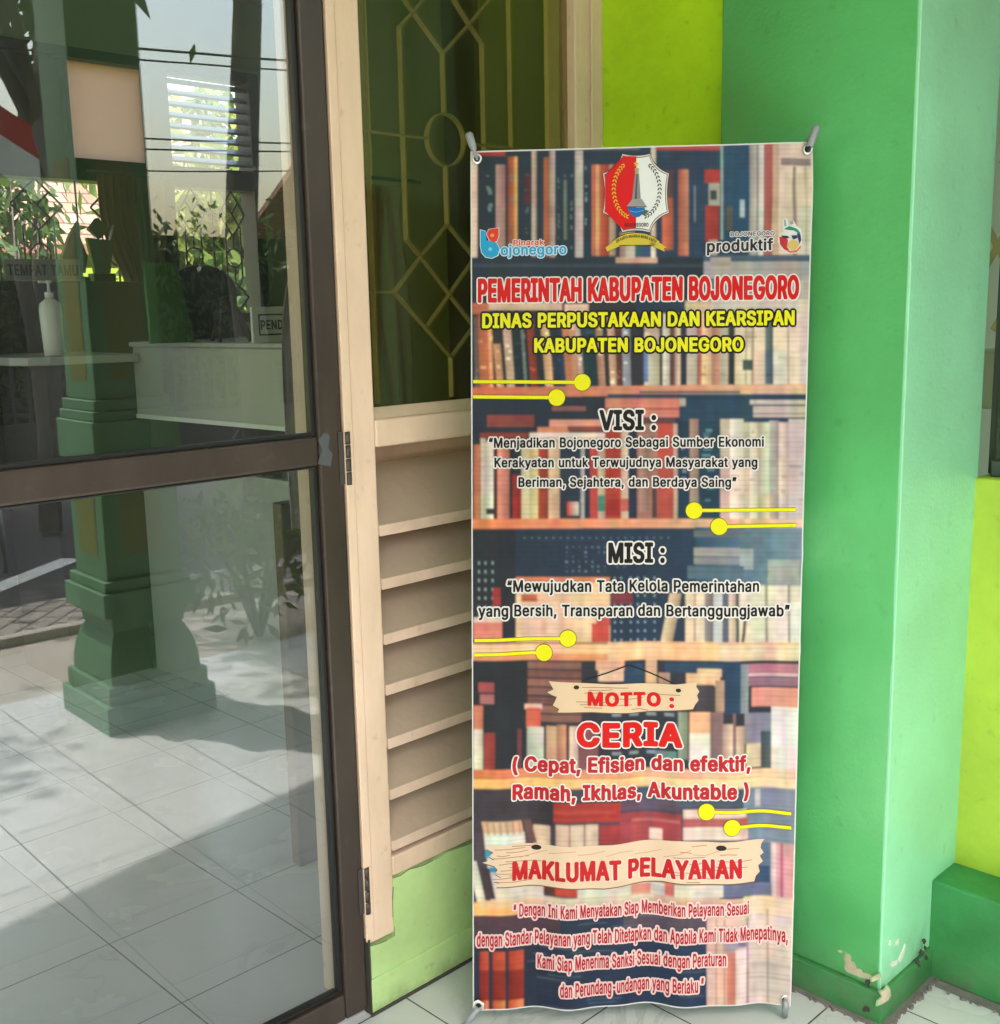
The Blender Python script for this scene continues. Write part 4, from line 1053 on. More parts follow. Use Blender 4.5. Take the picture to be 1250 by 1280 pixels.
tree((2.74, -4.0, 0), 0.06, 3.9, (2.5, -3.6, 4.2), (1.3, 1.2, 0.9), 3200, "slim street tree left of the sky gap, mirrored at the upper left of the door", 11, size=0.16)
tree((4.33, -4.0, 0), 0.13, 5.2, (4.7, -4.6, 6.3), (1.8, 1.6, 0.8), 3200, "thick dark street tree mirrored beside the door's right edge", 12, size=0.15)
tree((-1.9, -3.0, 0), 0.08, 3.6, (0.0, -2.35, 4.5), (0.35, 0.3, 0.15), 90, "small leafy street tree shading the porch edge, outside the picture's left", 13, size=0.14)
tree((0.9, -7.0, 0), 0.12, 4.6, (1.0, -6.6, 5.6), (2.3, 1.5, 0.9), 4200, "wide crowned street tree before the far fence, outside the picture", 14, size=0.24)
tree((3.9, -7.0, 0), 0.12, 4.6, (4.6, -6.8, 5.9), (2.0, 1.4, 0.8), 3200, "second wide crowned street tree before the far fence, outside the picture", 15, size=0.24)
tree((2.5, -2.45, 0), 0.07, 3.4, (1.65, -2.95, 4.9), (0.65, 0.6, 0.3), 2200, "leafy tree added unseen behind the porch pillar to shade the ground beside it", 16, size=0.15)  # added tree, its crown only throws shade beyond the porch pillar
# branch of leaves that hangs into the gap
hb = thing("hanging_branch", (2.6, -3.2, 3.5), "leafy twig hanging down at the top left, dark against the mirrored sky", "branch")
f = MB(); f.tube([(2.6, -3.2, 3.5), (2.62, -3.1, 3.15), (2.60, -3.0, 2.78)], [0.012, 0.008, 0.004], 8)
f.build("twig", M['bark'], hb)
leaves(170, (2.58, -3.0, 3.0), (0.13, 0.12, 0.3), 0.13, M['leaf'], "foliage", hb, 21, clumps=8)

def shrub(loc, c, r3, n, label, seed, mat='leaf_bright', size=0.13, group=None, lance=3.2):
    t = thing("shrub", loc, label, "shrub", group)
    r = random.Random(seed)
    f = MB()
    for k in range(7):
        a = r.uniform(0, 6.28)
        e = Vector(c) + Vector((math.cos(a) * r3[0] * .6, math.sin(a) * r3[1] * .6, r.uniform(-.2, .7) * r3[2]))
        f.tube([Vector(loc), Vector(loc).lerp(e, .5) + Vector((0, 0, .05)), e], [0.016, 0.011, 0.004], 6)
    f.build("stems", M['bark'], t)
    leaves(n, c, r3, size, M[mat], "foliage", t, seed + 5, clumps=22, lance=lance)
    return t
shrub((2.45, -0.85, 0), (2.45, -0.85, 0.42), (0.35, 0.28, 0.3), 500, "low leafy plant beside the path, mirrored low in the door", 31, mat='leaf', size=0.09)
shrub((3.1, -1.15, 0), (3.1, -1.15, 0.5), (0.4, 0.25, 0.36), 600, "taller leafy plant beside the path, mirrored next to the low plant", 32, mat='leaf', size=0.12)

# ------------------------------------------------------------------ across the road: fence, houses, poles, cables
fe = thing("street_fence", (4.6, -7.6, 0), "dark barred fence across the road above a low wall", "fence")
f = MB(); f.box(-3, -7.75, -0.03, 12, -7.6, 0.38)
f.build("low_wall", plain("dark_fence_stone", (0.10, 0.09, 0.075, 1), 0.9, bump=0.4), fe)
f = MB()
f.box(-3, -7.70, 0.95, 12, -7.66, 0.99); f.box(-3, -7.70, 0.45, 12, -7.66, 0.48)
for k in range(100):
    x = -2.9 + k * 0.149
    f.box(x, -7.69, 0.381, x + 0.035, -7.67, 1.05)
f.build("bars", M['frame_dark'], fe)
hg = bpy.data.objects.new("hedge", None); hg.location = (3.5, -8.3, 0); COL.objects.link(hg)
tag(hg, "tall dark hedge behind the barred fence across the road", "hedge")
f = MB(); f.box(-4, -8.5, -0.03, 13, -8.2, 2.2)
f.build("core", plain("hedge_core", (0.018, 0.03, 0.012, 1), 1.0, spec=0.0), hg)
leaves(15000, (4.5, -8.15, 1.2), (8.8, 0.28, 1.2), 0.13, M['leaf'], "foliage", hg, 77, clumps=220)
def house(x0, x1, y0, y1, h, rz, label, seed):
    t = thing("house", ((x0 + x1) / 2, (y0 + y1) / 2, 0), label, "house")
    f = MB(); f.box(x0, y0, -0.03, x1, y1, h)
    f.build("wall", M['housewall'], t)
    ym = (y0 + y1) / 2
    f = MB()
    o = 0.5
    for s, ya in ((1, y1 + o), (-1, y0 - o)):
        f.hexa([(x0 - o, ya, h - 0.15), (x1 + o, ya, h - 0.15), (x1 + o, ym, rz), (x0 - o, ym, rz)] if s < 0 else [(x0 - o, ym, rz), (x1 + o, ym, rz), (x1 + o, ya, h - 0.15), (x0 - o, ya, h - 0.15)],
               [(x0 - o, ya, h - 0.05), (x1 + o, ya, h - 0.05), (x1 + o, ym, rz + .1), (x0 - o, ym, rz + .1)] if s < 0 else [(x0 - o, ym, rz + .1), (x1 + o, ym, rz + .1), (x1 + o, ya, h - 0.05), (x0 - o, ya, h - 0.05)])
    f.build("roof", M['rooftile'], t)
    for k in range(3):
        xx = x0 + (k + 0.5) * (x1 - x0) / 3 - 0.45
        f = MB(); f.box(xx, y1, 0.9, xx + 0.9, y1 + 0.04, 2.0)
        fr = f.build("window", M['frame_dark'], t)
        f = MB(); f.box(xx + .07, y1 + 0.041, 0.97, xx + .83, y1 + 0.05, 1.93)
        f.build("pane", M['bronze_glass'], fr)
    return t
house(9.9, 17.5, -13, -9.4, 2.4, 3.6, "pale tiled house across the road behind the fence, right half of the mirrored street", 1)
house(-6.5, 2.2, -16, -10.5, 2.6, 4.2, "pale tiled house across the road, outside the picture's left", 2)
tree((4.2, -11.0, 0), 0.16, 3.0, (4.2, -11.2, 3.0), (1.4, 1.2, 1.0), 1800, "far tree between the two houses across the road", 41, size=0.2)
up = thing("utility_pole", (8.6, -3.6, 0), "grey utility pole at the roadside carrying the cables", "pole")
f = MB(); f.tube([(8.6, -3.6, -0.03), (8.6, -3.6, 6.5)], [0.12, 0.09], 14); f.box(8.55, -4.1, 5.9, 8.65, -3.1, 6.0)
f.build("mast", M['apron'], up)
ca = thing("street_cables", (2.5, -3.5, 2.8), "dark overhead cables strung along the street, mirrored across the sky", "cables")
def cable(z0, z1, y, r=0.008):
    pts = []
    for k in range(25):
        u = k / 24
        pts.append((-4 + 13 * u, y, z0 + (z1 - z0) * u - 0.35 * math.sin(math.pi * u) + 0.28))
    b = MB(); b.tube(pts, r, 6); b.build("cable", M['wire'], ca)
cable(2.80, 3.20, -3.5); cable(2.76, 3.16, -3.62, 0.006); cable(2.35, 2.62, -3.5, 0.006); cable(2.22, 2.62, -3.56, 0.006); cable(2.06, 2.5, -3.5, 0.005)
fl = thing("flag", (2.15, -3.0, 0), "red and white flag on a pole, mirrored at the left edge of the door", "flag")
f = MB(); f.tube([(2.12, -3.02, -0.02), (2.12, -3.02, 3.2)], 0.014, 10)
f.build("flagpole", M['steel'], fl)
for nm, zz0, zz1, mt in (("red_band", 2.36, 2.52, 'red'), ("white_band", 2.15, 2.36, 'white_cloth')):
    b = MB(); N_ = 14
    row = []
    for k in range(N_ + 1):
        u = k / N_
        x = 2.135 + 0.36 * u; y = -3.02 + 0.03 * math.sin(7 * u); dz = -0.16 * u * u
        row.append(((x, y, zz0 + dz), (x, y, zz1 + dz)))
    for k in range(N_):
        b.quad(row[k][0], row[k + 1][0], row[k + 1][1], row[k][1])
    b.build(nm, M[mt], fl, solid=False)

# ================================================================== RECEPTION ROOM behind the glass
YB = 5.5
f = MB()
W1L, W1R = 1.75, 2.99
W2L, W2R = at_y(220, 300, YB).x, at_y(319, 300, YB).x
ZS, ZT = at_y(300, 391, YB).z, at_y(260, 236, YB).z
ZJ0, ZJ1 = at_y(300, 214, YB).z, at_y(260, 97, YB).z
bw = thing("back_wall", (2, 5.6, 0), "dark back wall of the reception room with the garden windows", "wall")
f.box(0.6, YB, 0, 5.2, YB + .12, ZS - 0.05)
f.box(0.6, YB, ZS - 0.05, W1L, YB + .12, ZJ1 + .05)
f.box(W2R + .06, YB, ZS - 0.05, 5.2, YB + .12, ZJ1 + .05)
f.box(-4.5, YB, ZJ1 + .05, 5.2, YB + .12, 3.0)
f.build("plaster", M['inner_wall'], bw)
for nm, x0, x1, lab in (("garden_window", W1L, W1R, "left garden window with transom panel and dark grille, tiled roof beyond"), ("garden_window", W2L - 0.0, W2R, "right garden window with white louvres on top and dark grille before bright leaves")):
    gw = thing(nm, ((x0 + x1) / 2, YB, ZS), lab, "window", "garden windows of the reception room")
    b = MB()
    if x0 == W1L:
        b.box(x1 + 0.0005, YB - .02, ZS - .049, W2L - 0.0005, YB + .119, ZJ1 + .049)
        b.box(x0, YB - .01, ZS - .049, x0 + .05, YB + .118, ZJ1 + .049)
    else:
        b.box(x1 + 0.0005, YB - .02, ZS - .049, x1 + .0595, YB + .119, ZJ1 + .049)
    b.box(x0 + .051, YB - .015, ZS - .049, x1, YB + .117, ZS)
    b.box(x0 + .051 if x0 == W1L else x0, YB - .015, ZT, x1, YB + .117, ZJ0)
    b.box(x0 + .051 if x0 == W1L else x0, YB - .015, ZJ1, x1, YB + .117, ZJ1 + .049)
    b.build("frame", M['frame_dark'], gw)
    b = MB()
    xs0 = x0 + .05 if x0 == W1L else x0
    nx = 3 if x0 == W1L else 2
    pw = (x1 - xs0) / nx
    r_ = 0.005
    def T(xa, za, xb2, zb2, y=YB + .03): b.tube([(xa, y, za), (xb2, y, zb2)], r_, 6)
    H = ZT - ZS
    for k in range(nx):
        xL = xs0 + k * pw; xm = xL + pw / 2; q = pw * 0.32
        if k: T(xL, ZS, xL, ZT)
        T(xm, ZT, xm - q, ZT - .19 * H); T(xm, ZT, xm + q, ZT - .19 * H)
        T(xm - q, ZT - .19 * H, xm, ZT - .37 * H); T(xm + q, ZT - .19 * H, xm, ZT - .37 * H)
        T(xm - q * .5, ZT - .095 * H, xm + q * .6, ZT - .3 * H); T(xm + q * .5, ZT - .095 * H, xm, ZT - .185 * H)
        T(xm - q * .6, ZT - .30 * H, xm - q * .6, ZS + .28 * H); T(xm + q * .6, ZT - .30 * H, xm + q * .6, ZS + .28 * H)
        T(xm, ZT - .37 * H, xm, ZT - .47 * H); T(xm, ZT - .62 * H, xm, ZS + .25 * H)
        for j in range(14):
            a0, a1 = 2 * math.pi * j / 14, 2 * math.pi * (j + 1) / 14
            T(xm + .05 * math.cos(a0), ZT - .545 * H + .05 * math.sin(a0), xm + .05 * math.cos(a1), ZT - .545 * H + .05 * math.sin(a1))
        T(xm - q * .6, ZS + .28 * H, xm - q * .2, ZS + .2 * H); T(xm + q * .6, ZS + .28 * H, xm + q * .2, ZS + .2 * H)
        T(xm - q, ZS + .13 * H, xm, ZS + .25 * H); T(xm + q, ZS + .13 * H, xm, ZS + .25 * H)
        T(xm - q, ZS + .13 * H, xm, ZS); T(xm + q, ZS + .13 * H, xm, ZS)
    b.build("grille", M['black_plastic'], gw)
    if x0 == W1L:
        b = MB(); b.box(at_y(82, 150, YB).x, YB - .012, ZJ0 + .0005, at_y(88, 150, YB).x - .0005, YB + .11, ZJ1 - .0005)
        b.box(x0 + .051, YB + .04, ZJ0 + .0005, at_y(82, 150, YB).x - .0005, YB + .055, ZJ1 - .0005)
        b.build("mullion", M['frame_dark'], gw)
        b = MB(); b.box(at_y(88, 150, YB).x, YB + .05, ZJ0 + .0005, x1 - 0.0005, YB + .06, ZJ1 - .0005)
        b.build("transom_panel", M['frosted'], gw)
    else:
        for k in range(8):
            z = ZJ0 + .02 + k * (ZJ1 - ZJ0 - .02) / 8
            b = MB(); b.hexa([(x0 + .0005, YB + .005, z), (x1 - .0005, YB + .005, z), (x1 - .0005, YB + .07, z + .03), (x0 + .0005, YB + .07, z + .03)],
                             [(x0 + .0005, YB + .005, z + .012), (x1 - .0005, YB + .005, z + .012), (x1 - .0005, YB + .07, z + .042), (x0 + .0005, YB + .07, z + .042)])
            b.build("slat", M['white_lam'], gw)

def drape(name, label, xs, y, z0, z1, mat, amp=0.03, waves=9, cat="curtain", pinch=None, parts=True):
    t = thing(name, (sum(xs) / 2, y, z0), label, cat)
    b = MB(); nx_, nz_ = 60, 24
    g = []
    for j in range(nz_ + 1):
        v = j / nz_; z = z1 + (z0 - z1) * v
        k = 1.0
        cx = (xs[0] + xs[1]) / 2
        if pinch:
            k = 1 - pinch[0] * math.exp(-((v - pinch[1]) / pinch[2]) ** 2)
        row = []
        for i in range(nx_ + 1):
            u = i / nx_
            x = cx + (u - .5) * (xs[1] - xs[0]) * k + (pinch[3] * (1 - k) if pinch else 0)
            row.append(b.bm.verts.new((x, y + amp * math.sin(u * waves * 6.28) * (0.5 + .5 * v) + .008 * math.sin(17 * u + 3 * v), z)))
        g.append(row)
    for j in range(nz_):
        for i in range(nx_):
            b.bm.faces.new((g[j][i], g[j][i + 1], g[j + 1][i + 1], g[j + 1][i])).smooth = True
    b.build("cloth", mat, t, solid=False)
    b = MB(); b.tube([(xs[0] - .05, y, z1 + .015), (xs[1] + .05, y, z1 + .015)], 0.005, 8)
    b.build("rail", M['frame_dark'], t)
    return t
cxa, cxb = at_y(122, 260, 5.4).x, at_y(203, 260, 5.4).x
drape("curtain", "brown curtain tied back between the two garden windows", (cxa, cxb), 5.38, 1.3, ZT + 0.02, M['brown_cloth'], pinch=(0.45, 0.75, 0.28, 0.08))
drape("curtain", "mauve curtain hanging inside just behind the door's hinge side", (at_y(352, 400, 2.2).x, at_y(512, 400, 2.2).x), 2.2, 0.86, 1.66, M['curtain'], amp=0.022, waves=8, pinch=(0.35, 0.0, 0.25, 0.10))
f = MB(); f.box(at_y(353, 600, 2.22).x, 2.232, 0.0, 2.02, 2.27, 0.92)
tag(f.build("low_partition", M['wood_brown'], bevel=0.004), "brown wooden screen standing under the mauve curtain inside", "screen")

# inner partition seen through the olive window, with a dark door
yp = 2.95
pw_ = thing("partition_wall", (3.2, yp, 0), "green inner wall seen dimly through the olive window", "wall")
xa_, xb_, xc_ = at_y(455, 100, yp).x, at_y(553, 100, yp).x, at_y(602, 100, yp).x
f = MB(); f.box(xa_ + 0.02, yp, 0, xb_, yp + .08, 3.0); f.box(xc_, yp, 0, 5.2, yp + .08, 3.0)
f.build("plaster", paint("dim_olive_paint", (0.42, 0.41, 0.16, 1), 0.7, var=0.06, bump=0.1), pw_)
f = MB(); f.box(xb_, yp + .01, 0, xc_, yp + .05, 3.0)
f.build("door_leaf", paint("red_brown_door", (0.20, 0.085, 0.03, 1), rough=0.5, var=0.25, scale=5, bump=0.1, stretch=0.2), pw_)
f = MB(); f.box(2.215, 1.751, 0, 2.29, 2.0, 3.0); f.box(4.9, 1.8, 0, 5.0, 5.5, 3.0); f.box(2.21, 1.62, 0, 5.2, 1.75, 3.0)
tag(f.build("room_wall", M['inner_wall']), "side walls of the reception room", "wall")
drape("curtain", "dark green curtain inside at the right end of the olive window", (2.12, 2.75), 1.95, 0.3, 2.5, M['green_cloth'], amp=0.03, waves=7)

# reception counter and what stands on it
rc = thing("reception_counter", (2.5, 3.5, 0), "white fronted reception counter inside, seen through the glass door", "counter")
dl, dr = Vector((2.047, 4.0, 0)), Vector((2.095, 3.08, 0))
dv = (dr - dl).normalized(); dn_ = Vector((-dv.y, dv.x, 0))
if dn_.x < 0: dn_ = -dn_
def cslab(b, z0, z1, off, th, e0=0.0, e1=0.0):
    a, c = dl + dn_ * off - dv * e0, dr + dn_ * off + dv * e1
    b.hexa([a + Vector((0, 0, z0)), c + Vector((0, 0, z0)), c + dn_ * th + Vector((0, 0, z0)), a + dn_ * th + Vector((0, 0, z0))],
           [a + Vector((0, 0, z1)), c + Vector((0, 0, z1)), c + dn_ * th + Vector((0, 0, z1)), a + dn_ * th + Vector((0, 0, z1))])
f = MB(); cslab(f, 0.985, 1.25, 0.0, 0.03)
f.build("upper_panel", M['white_lam'], rc, bevel=0.003)
f = MB(); cslab(f, 0.985, 1.0, -0.006, 0.006, -.002, -.002)
f.build("trim", M['white_plastic'], rc)
f = MB(); cslab(f, 0.0, 0.82, 0.0, 0.03)
f.build("lower_panel", M['white_lam'], rc, bevel=0.003)
f = MB(); cslab(f, 0.8205, 0.9845, 0.10, 0.05)
f.build("recess", M['wood_brown'], rc)
f = MB(); cslab(f, 1.2505, 1.268, -0.01, 0.55, .01, .01)
f.build("counter_top", M['white_lam'], rc, bevel=0.004)
f = MB(); cslab(f, 0.0, 1.25, 0.0305, 0.5, -.03, -.03)
f.build("carcass", M['inner_dark'], rc)

de = thing("side_desk", (1.9, 4.3, 0), "dark fronted desk with a pale rounded top, left of the white counter", "desk")
f = MB()
pts = [(2.045, 3.95, 1.197)]
xl_ = at_y(22, 440, 4.0).x
pts += [(xl_ + 0.10, 3.97, 1.197), (xl_ + .03, 4.0, 1.197), (xl_, 4.08, 1.197), (xl_ + .02, 4.5, 1.197), (2.045, 4.5, 1.197)]
f.prism(pts, (0, 0, 0.03))
f.build("desk_top", M['white_lam'], de, bevel=0.004)
f = MB(); f.box(xl_ + .1, 4.02, 0, 2.04, 4.45, 1.1965)
f.build("front", M['inner_dark'], de)

bt = thing("soap_bottle", (at_y(67, 430, 4.05).x, 4.05, 1.2275), "white pump bottle of hand sanitiser on the side desk", "bottle")
bx = bt.location.x
f = MB(); f.lathe([(0.030, 0), (0.034, 0.004), (0.038, 0.09), (0.040, 0.16), (0.036, 0.185), (0.018, 0.20), (0.014, 0.205)], (bx, 4.05, 1.2275), 24)
f.build("bottle", M['white_plastic'], bt)
f = MB(); f.lathe([(0.016, 0.206), (0.016, 0.225), (0.006, 0.227), (0.005, 0.255), (0.012, 0.257), (0.012, 0.266)], (bx, 4.05, 1.2275), 16)
f.box(bx - 0.035, 4.045, 1.4845, bx - 0.008, 4.055, 1.4925)
f.build("pump", M['white_plastic'], bt)

def sign(name, label, p0, w_, h_, y, text, mat, border=True, capf=0.35, xoff=0.06, parent_cat="sign", lean=0.0):
    t = thing(name, p0, label, parent_cat)
    x, _, z = p0
    b = MB(); b.box(x, y, z, x + w_, y + 0.012, z + h_)
    board = b.build("board", mat, t, bevel=0.002)
    if border:
        b = MB()
        e = h_ * 0.2; tk = 0.005
        for bx_ in ((x + e, z + e, x + w_ - e, z + e + tk), (x + e, z + h_ - e - tk, x + w_ - e, z + h_ - e), (x + e, z + e + tk, x + e + tk, z + h_ - e - tk), (x + w_ - e - tk, z + e + tk, x + w_ - e, z + h_ - e - tk)):
            b.box(bx_[0], y - 0.0012, bx_[1], bx_[2], y - 0.0002, bx_[3])
        b.build("border", M['ink_black'], board)
    tb = text_mesh(text)
    k = h_ * capf / CAPH
    x0, x1 = bounds(tb)
    k2 = min(k * 1.05, (w_ - 2 * xoff) / (x1 - x0))
    for v in tb.verts:
        v.co = Vector((x + xoff + (v.co.x - x0) * k2, y - 0.0014, z + h_ / 2 + (v.co.y - CAPH / 2) * k))
    me = bpy.data.meshes.new("lettering"); tb.to_mesh(me); tb.free(); me.materials.append(M['ink_black'])
    o = bpy.data.objects.new("lettering", me); COL.objects.link(o)
    o.parent = board
    return t
pz = at_y(320, 438, 3.2)
sign("desk_sign", "white registration sign in a black border on the counter", (at_y(317, 430, 3.2).x, 3.2, 1.2685), 0.30, 0.115, 3.2, "PENDAFTARAN", M['white_plastic'], True, 0.26, 0.03)
q0, q1 = at_y(12, 345, 4.42), at_y(92, 345, 4.42)
sh = thing("rear_shelf", (1.9, 4.8, 0), "dark shelf unit behind the side desk carrying the trophies", "shelf")
f = MB(); f.box(1.2, 4.62, 0.0, 2.62, 4.95, 1.51)
f.build("cabinet", M['inner_dark'], sh, bevel=0.004)
q0 = at_y(14, 346, 4.58); q1 = at_y(92, 346, 4.58)
sign("guest_sign", "grey guest place sign on the dark shelf at the far left", (q0.x, 4.58, 1.512), q1.x - q0.x + 0.06, 0.085, 4.64, "TEMPAT TAMU", plain("grey_sign_board", (0.22, 0.24, 0.24, 1), 0.5), False, 0.5, 0.012)
# trophies
tr = thing("trophy", (at_y(94, 330, 4.8).x, 4.8, 1.511), "dark flame shaped trophy on the shelf before the tiled roof view", "trophy")
x = tr.location.x
f = MB(); f.prism([(x - .05, 4.79, 1.55), (x - .055, 4.79, 1.62), (x - .02, 4.79, 1.70), (x + .028, 4.79, 1.77), (x + .03, 4.79, 1.70), (x + .055, 4.79, 1.62), (x + .04, 4.79, 1.55)], (0, .03, 0))
f.build("flame", M['frame_dark'], tr, bevel=0.003)
f = MB(); f.lathe([(0.06, 0), (0.06, 0.02), (0.03, 0.025), (0.028, 0.045)], (x, 4.805, 1.511), 20)
f.build("foot", M['black_plastic'], tr)
tr = thing("trophy", (at_y(127, 330, 4.8).x, 4.8, 1.511), "diamond topped glass trophy on the shelf beside the flame trophy", "trophy")
x = tr.location.x
f = MB(); f.prism([(x, 4.79, 1.695), (x - .05, 4.79, 1.735), (x - .005, 4.79, 1.785), (x + .045, 4.79, 1.74)], (0, .03, 0))
f.build("diamond", plain("grey_green_resin", (0.10, 0.13, 0.10, 1), 0.2), tr, bevel=0.003)
f = MB(); f.prism([(x - .06, 4.79, 1.70), (x - .035, 4.79, 1.55), (x + .035, 4.79, 1.55), (x + .07, 4.79, 1.76), (x + .045, 4.79, 1.69)], (0, .028, 0))
f.build("cup", plain("grey_green_resin_cup", (0.10, 0.13, 0.10, 1), 0.2), tr, bevel=0.003)
f = MB(); f.box(x - .05, 4.775, 1.511, x + .05, 4.835, 1.549)
f.build("foot", M['black_plastic'], tr, bevel=0.003)
# brochure holder, chair, tablet stand
bh = thing("brochure_rack", (at_y(200, 430, 3.75).x, 3.75, 1.2685), "green brochure rack leaning on the counter", "rack")
x0, x1 = at_y(163, 400, 3.75).x, at_y(228, 400, 3.75).x
f = MB()
for k in range(5):
    z = 1.2685 + k * 0.045; yy = 3.62 + k * 0.04
    f.hexa([(x0 + k * .02, yy, z), (x1 - .06 + k * .015, yy, z), (x1 - .06 + k * .015, yy + .01, z), (x0 + k * .02, yy + .01, z)],
           [(x0 + .015 + k * .02, yy + .02, z + .10), (x1 - .05 + k * .015, yy + .02, z + .10), (x1 - .05 + k * .015, yy + .03, z + .10), (x0 + .015 + k * .02, yy + .03, z + .10)])
f.build("pockets", M['green_cloth'], bh)
f = MB(); f.hexa([(x1 - .05, 3.62, 1.2685), (x1 - .03, 3.62, 1.2685), (x1 - .03, 3.84, 1.2685), (x1 - .05, 3.84, 1.2685)], [(x1 + .0, 3.80, 1.55), (x1 + .02, 3.80, 1.55), (x1 + .02, 3.86, 1.55), (x1, 3.86, 1.55)])
f.build("side", M['green_cloth'], bh)
ch = thing("office_chair", (at_y(258, 400, 4.3).x, 4.3, 0), "black office chair behind the counter", "chair")
cx_ = ch.location.x
f = MB()
arc = [(cx_ + .16 * math.cos(a) * (1 if abs(math.cos(a)) > .1 else 1), 4.3, 1.46 + .11 * math.sin(a)) for a in [math.pi * k / 14 for k in range(15)]]
f.prism([(cx_ + .15, 4.3, 0.95)] + arc + [(cx_ - .15, 4.3, 0.95)], (0, .06, 0))
f.build("backrest", M['black_plastic'], ch, bevel=0.012)
f = MB(); f.box(cx_ - .22, 3.98, .48, cx_ + .22, 4.34, .56)
f.build("seat", M['black_plastic'], ch, bevel=0.02)
f = MB(); f.tube([(cx_, 4.18, .08), (cx_, 4.18, .48)], .03, 12)
for k in range(5):
    a = 2 * math.pi * k / 5
    f.tube([(cx_, 4.18, .09), (cx_ + .28 * math.cos(a), 4.18 + .28 * math.sin(a), .03)], [.025, .018], 8)
f.build("base", M['black_plastic'], ch)
ts = thing("easel_stand", (at_y(288, 430, 3.45).x, 3.45, 1.2685), "small dark easel stand on the counter beside the sign", "stand")
x = ts.location.x
f = MB()
f.bar((x - .055, 3.42, 1.27), (x - .005, 3.46, 1.425), .012, (0, 1, 0), .01); f.bar((x + .07, 3.42, 1.27), (x + .012, 3.46, 1.425), .02, (0, 1, 0), .01); f.bar((x, 3.56, 1.27), (x, 3.475, 1.42), .012, (0, 1, 0), .01)
f.build("legs", M['inner_dark'], ts)
f = MB(); f.hexa([(x - .045, 3.43, 1.285), (x + .05, 3.43, 1.285), (x + .05, 3.44, 1.285), (x - .045, 3.44, 1.285)], [(x - .012, 3.455, 1.40), (x + .012, 3.455, 1.40), (x + .012, 3.465, 1.40), (x - .012, 3.465, 1.40)])
f.build("panel", M['black_plastic'], ts)

# ------------------------------------------------------------------ garden behind the room
gz = at_y(115, 335, 9.0).z
f = MB(); f.box(-6, 9.0, -0.03, 12, 9.15, gz)
tag(f.build("garden_wall", M['lime2']), "lime garden wall behind the reception room windows", "wall")
f = MB(); f.box(-2, 8.2, -0.03, 3.3, 8.3, 1.05)
nh = thing("neighbour_house", (3.5, 13, 0), "neighbouring house with a clay tiled roof beyond the garden wall", "house")
f.bm.free(); f = MB(); f.box(-4, 10.6, -0.03, 7.0, 15, at_y(115, 316, 10.6).z)
f.build("wall", M['housewall'], nh)
ze, zr2 = at_y(115, 318, 10).z, at_y(115, 308, 10).z
f = MB(); f.box(-4.5, 9.98, ze, 7.2, 10.0, zr2 + .02)
f.build("fascia", M['terracotta'], nh)
f = MB(); f.hexa([(-4.5, 10.001, zr2 - .05), (7.2, 10.001, zr2 - .05), (7.2, 14, zr2 + 2.9), (-4.5, 14, zr2 + 2.9)], [(-4.5, 10.001, zr2 + .02), (7.2, 10.001, zr2 + .02), (7.2, 14, zr2 + 3.0), (-4.5, 14, zr2 + 3.0)])
f.build("roof", M['rooftile'], nh)
gx = at_y(265, 300, 7.6).x
shrub((gx, 7.7, 0), (gx, 7.7, 2.35), (0.75, 0.45, 0.65), 2600, "bright leafy garden tree filling the right garden window", 51, size=0.2)
shrub((gx + .5, 7.4, 0), (gx + .25, 7.4, 1.5), (0.5, 0.3, 0.4), 500, "lower leafy plant before the lime garden wall, right garden window", 52, size=0.18, mat='leaf')
gx2 = at_y(20, 260, 8.2).x
shrub((gx2, 8.4, 0), (gx2, 8.4, 2.0), (0.4, 0.35, 0.7), 700, "dark shrub beyond the left garden window at the picture's edge", 53, size=0.17, mat='leaf')
#PART3
# ================================================================== X-BANNER
# sheet corners in the room: it leans back a few degrees on its frame
BC = Vector((1.5905, 1.2564, 0.835))
bx_t = rad(2.82)
byaw = rad(-44.765)
bn = Vector((math.sin(byaw), -math.cos(byaw), 0))             # horizontal normal towards the viewer
b_r = Vector((math.cos(byaw), math.sin(byaw), 0))
b_u = (math.cos(bx_t) * Vector((0, 0, 1)) - math.sin(bx_t) * bn).normalized()
b_n = b_r.cross(b_u).normalized()
if b_n.dot(bn) < 0: b_n = -b_n
def ban(px, py):
    p = on_plane(px, py, BC, b_n) - BC
    return p.dot(b_r), p.dot(b_u)
CT = {k: Vector((*ban(*p), 0)) for k, p in dict(tl=(588, 189), tr=(1017.5, 177), bl=(591, 1264.5), br=(988, 1257)).items()}
def uv_of(s, t):
    """inverse bilinear, good enough for a nearly rectangular sheet"""
    u, v = 0.5, 0.5
    for _ in range(6):
        a = CT['tl'].lerp(CT['tr'], u); b = CT['bl'].lerp(CT['br'], u)
        v = (t - a.y) / (b.y - a.y)
        a = CT['tl'].lerp(CT['bl'], v); b = CT['tr'].lerp(CT['br'], v)
        u = (s - a.x) / (b.x - a.x)
    return u, v
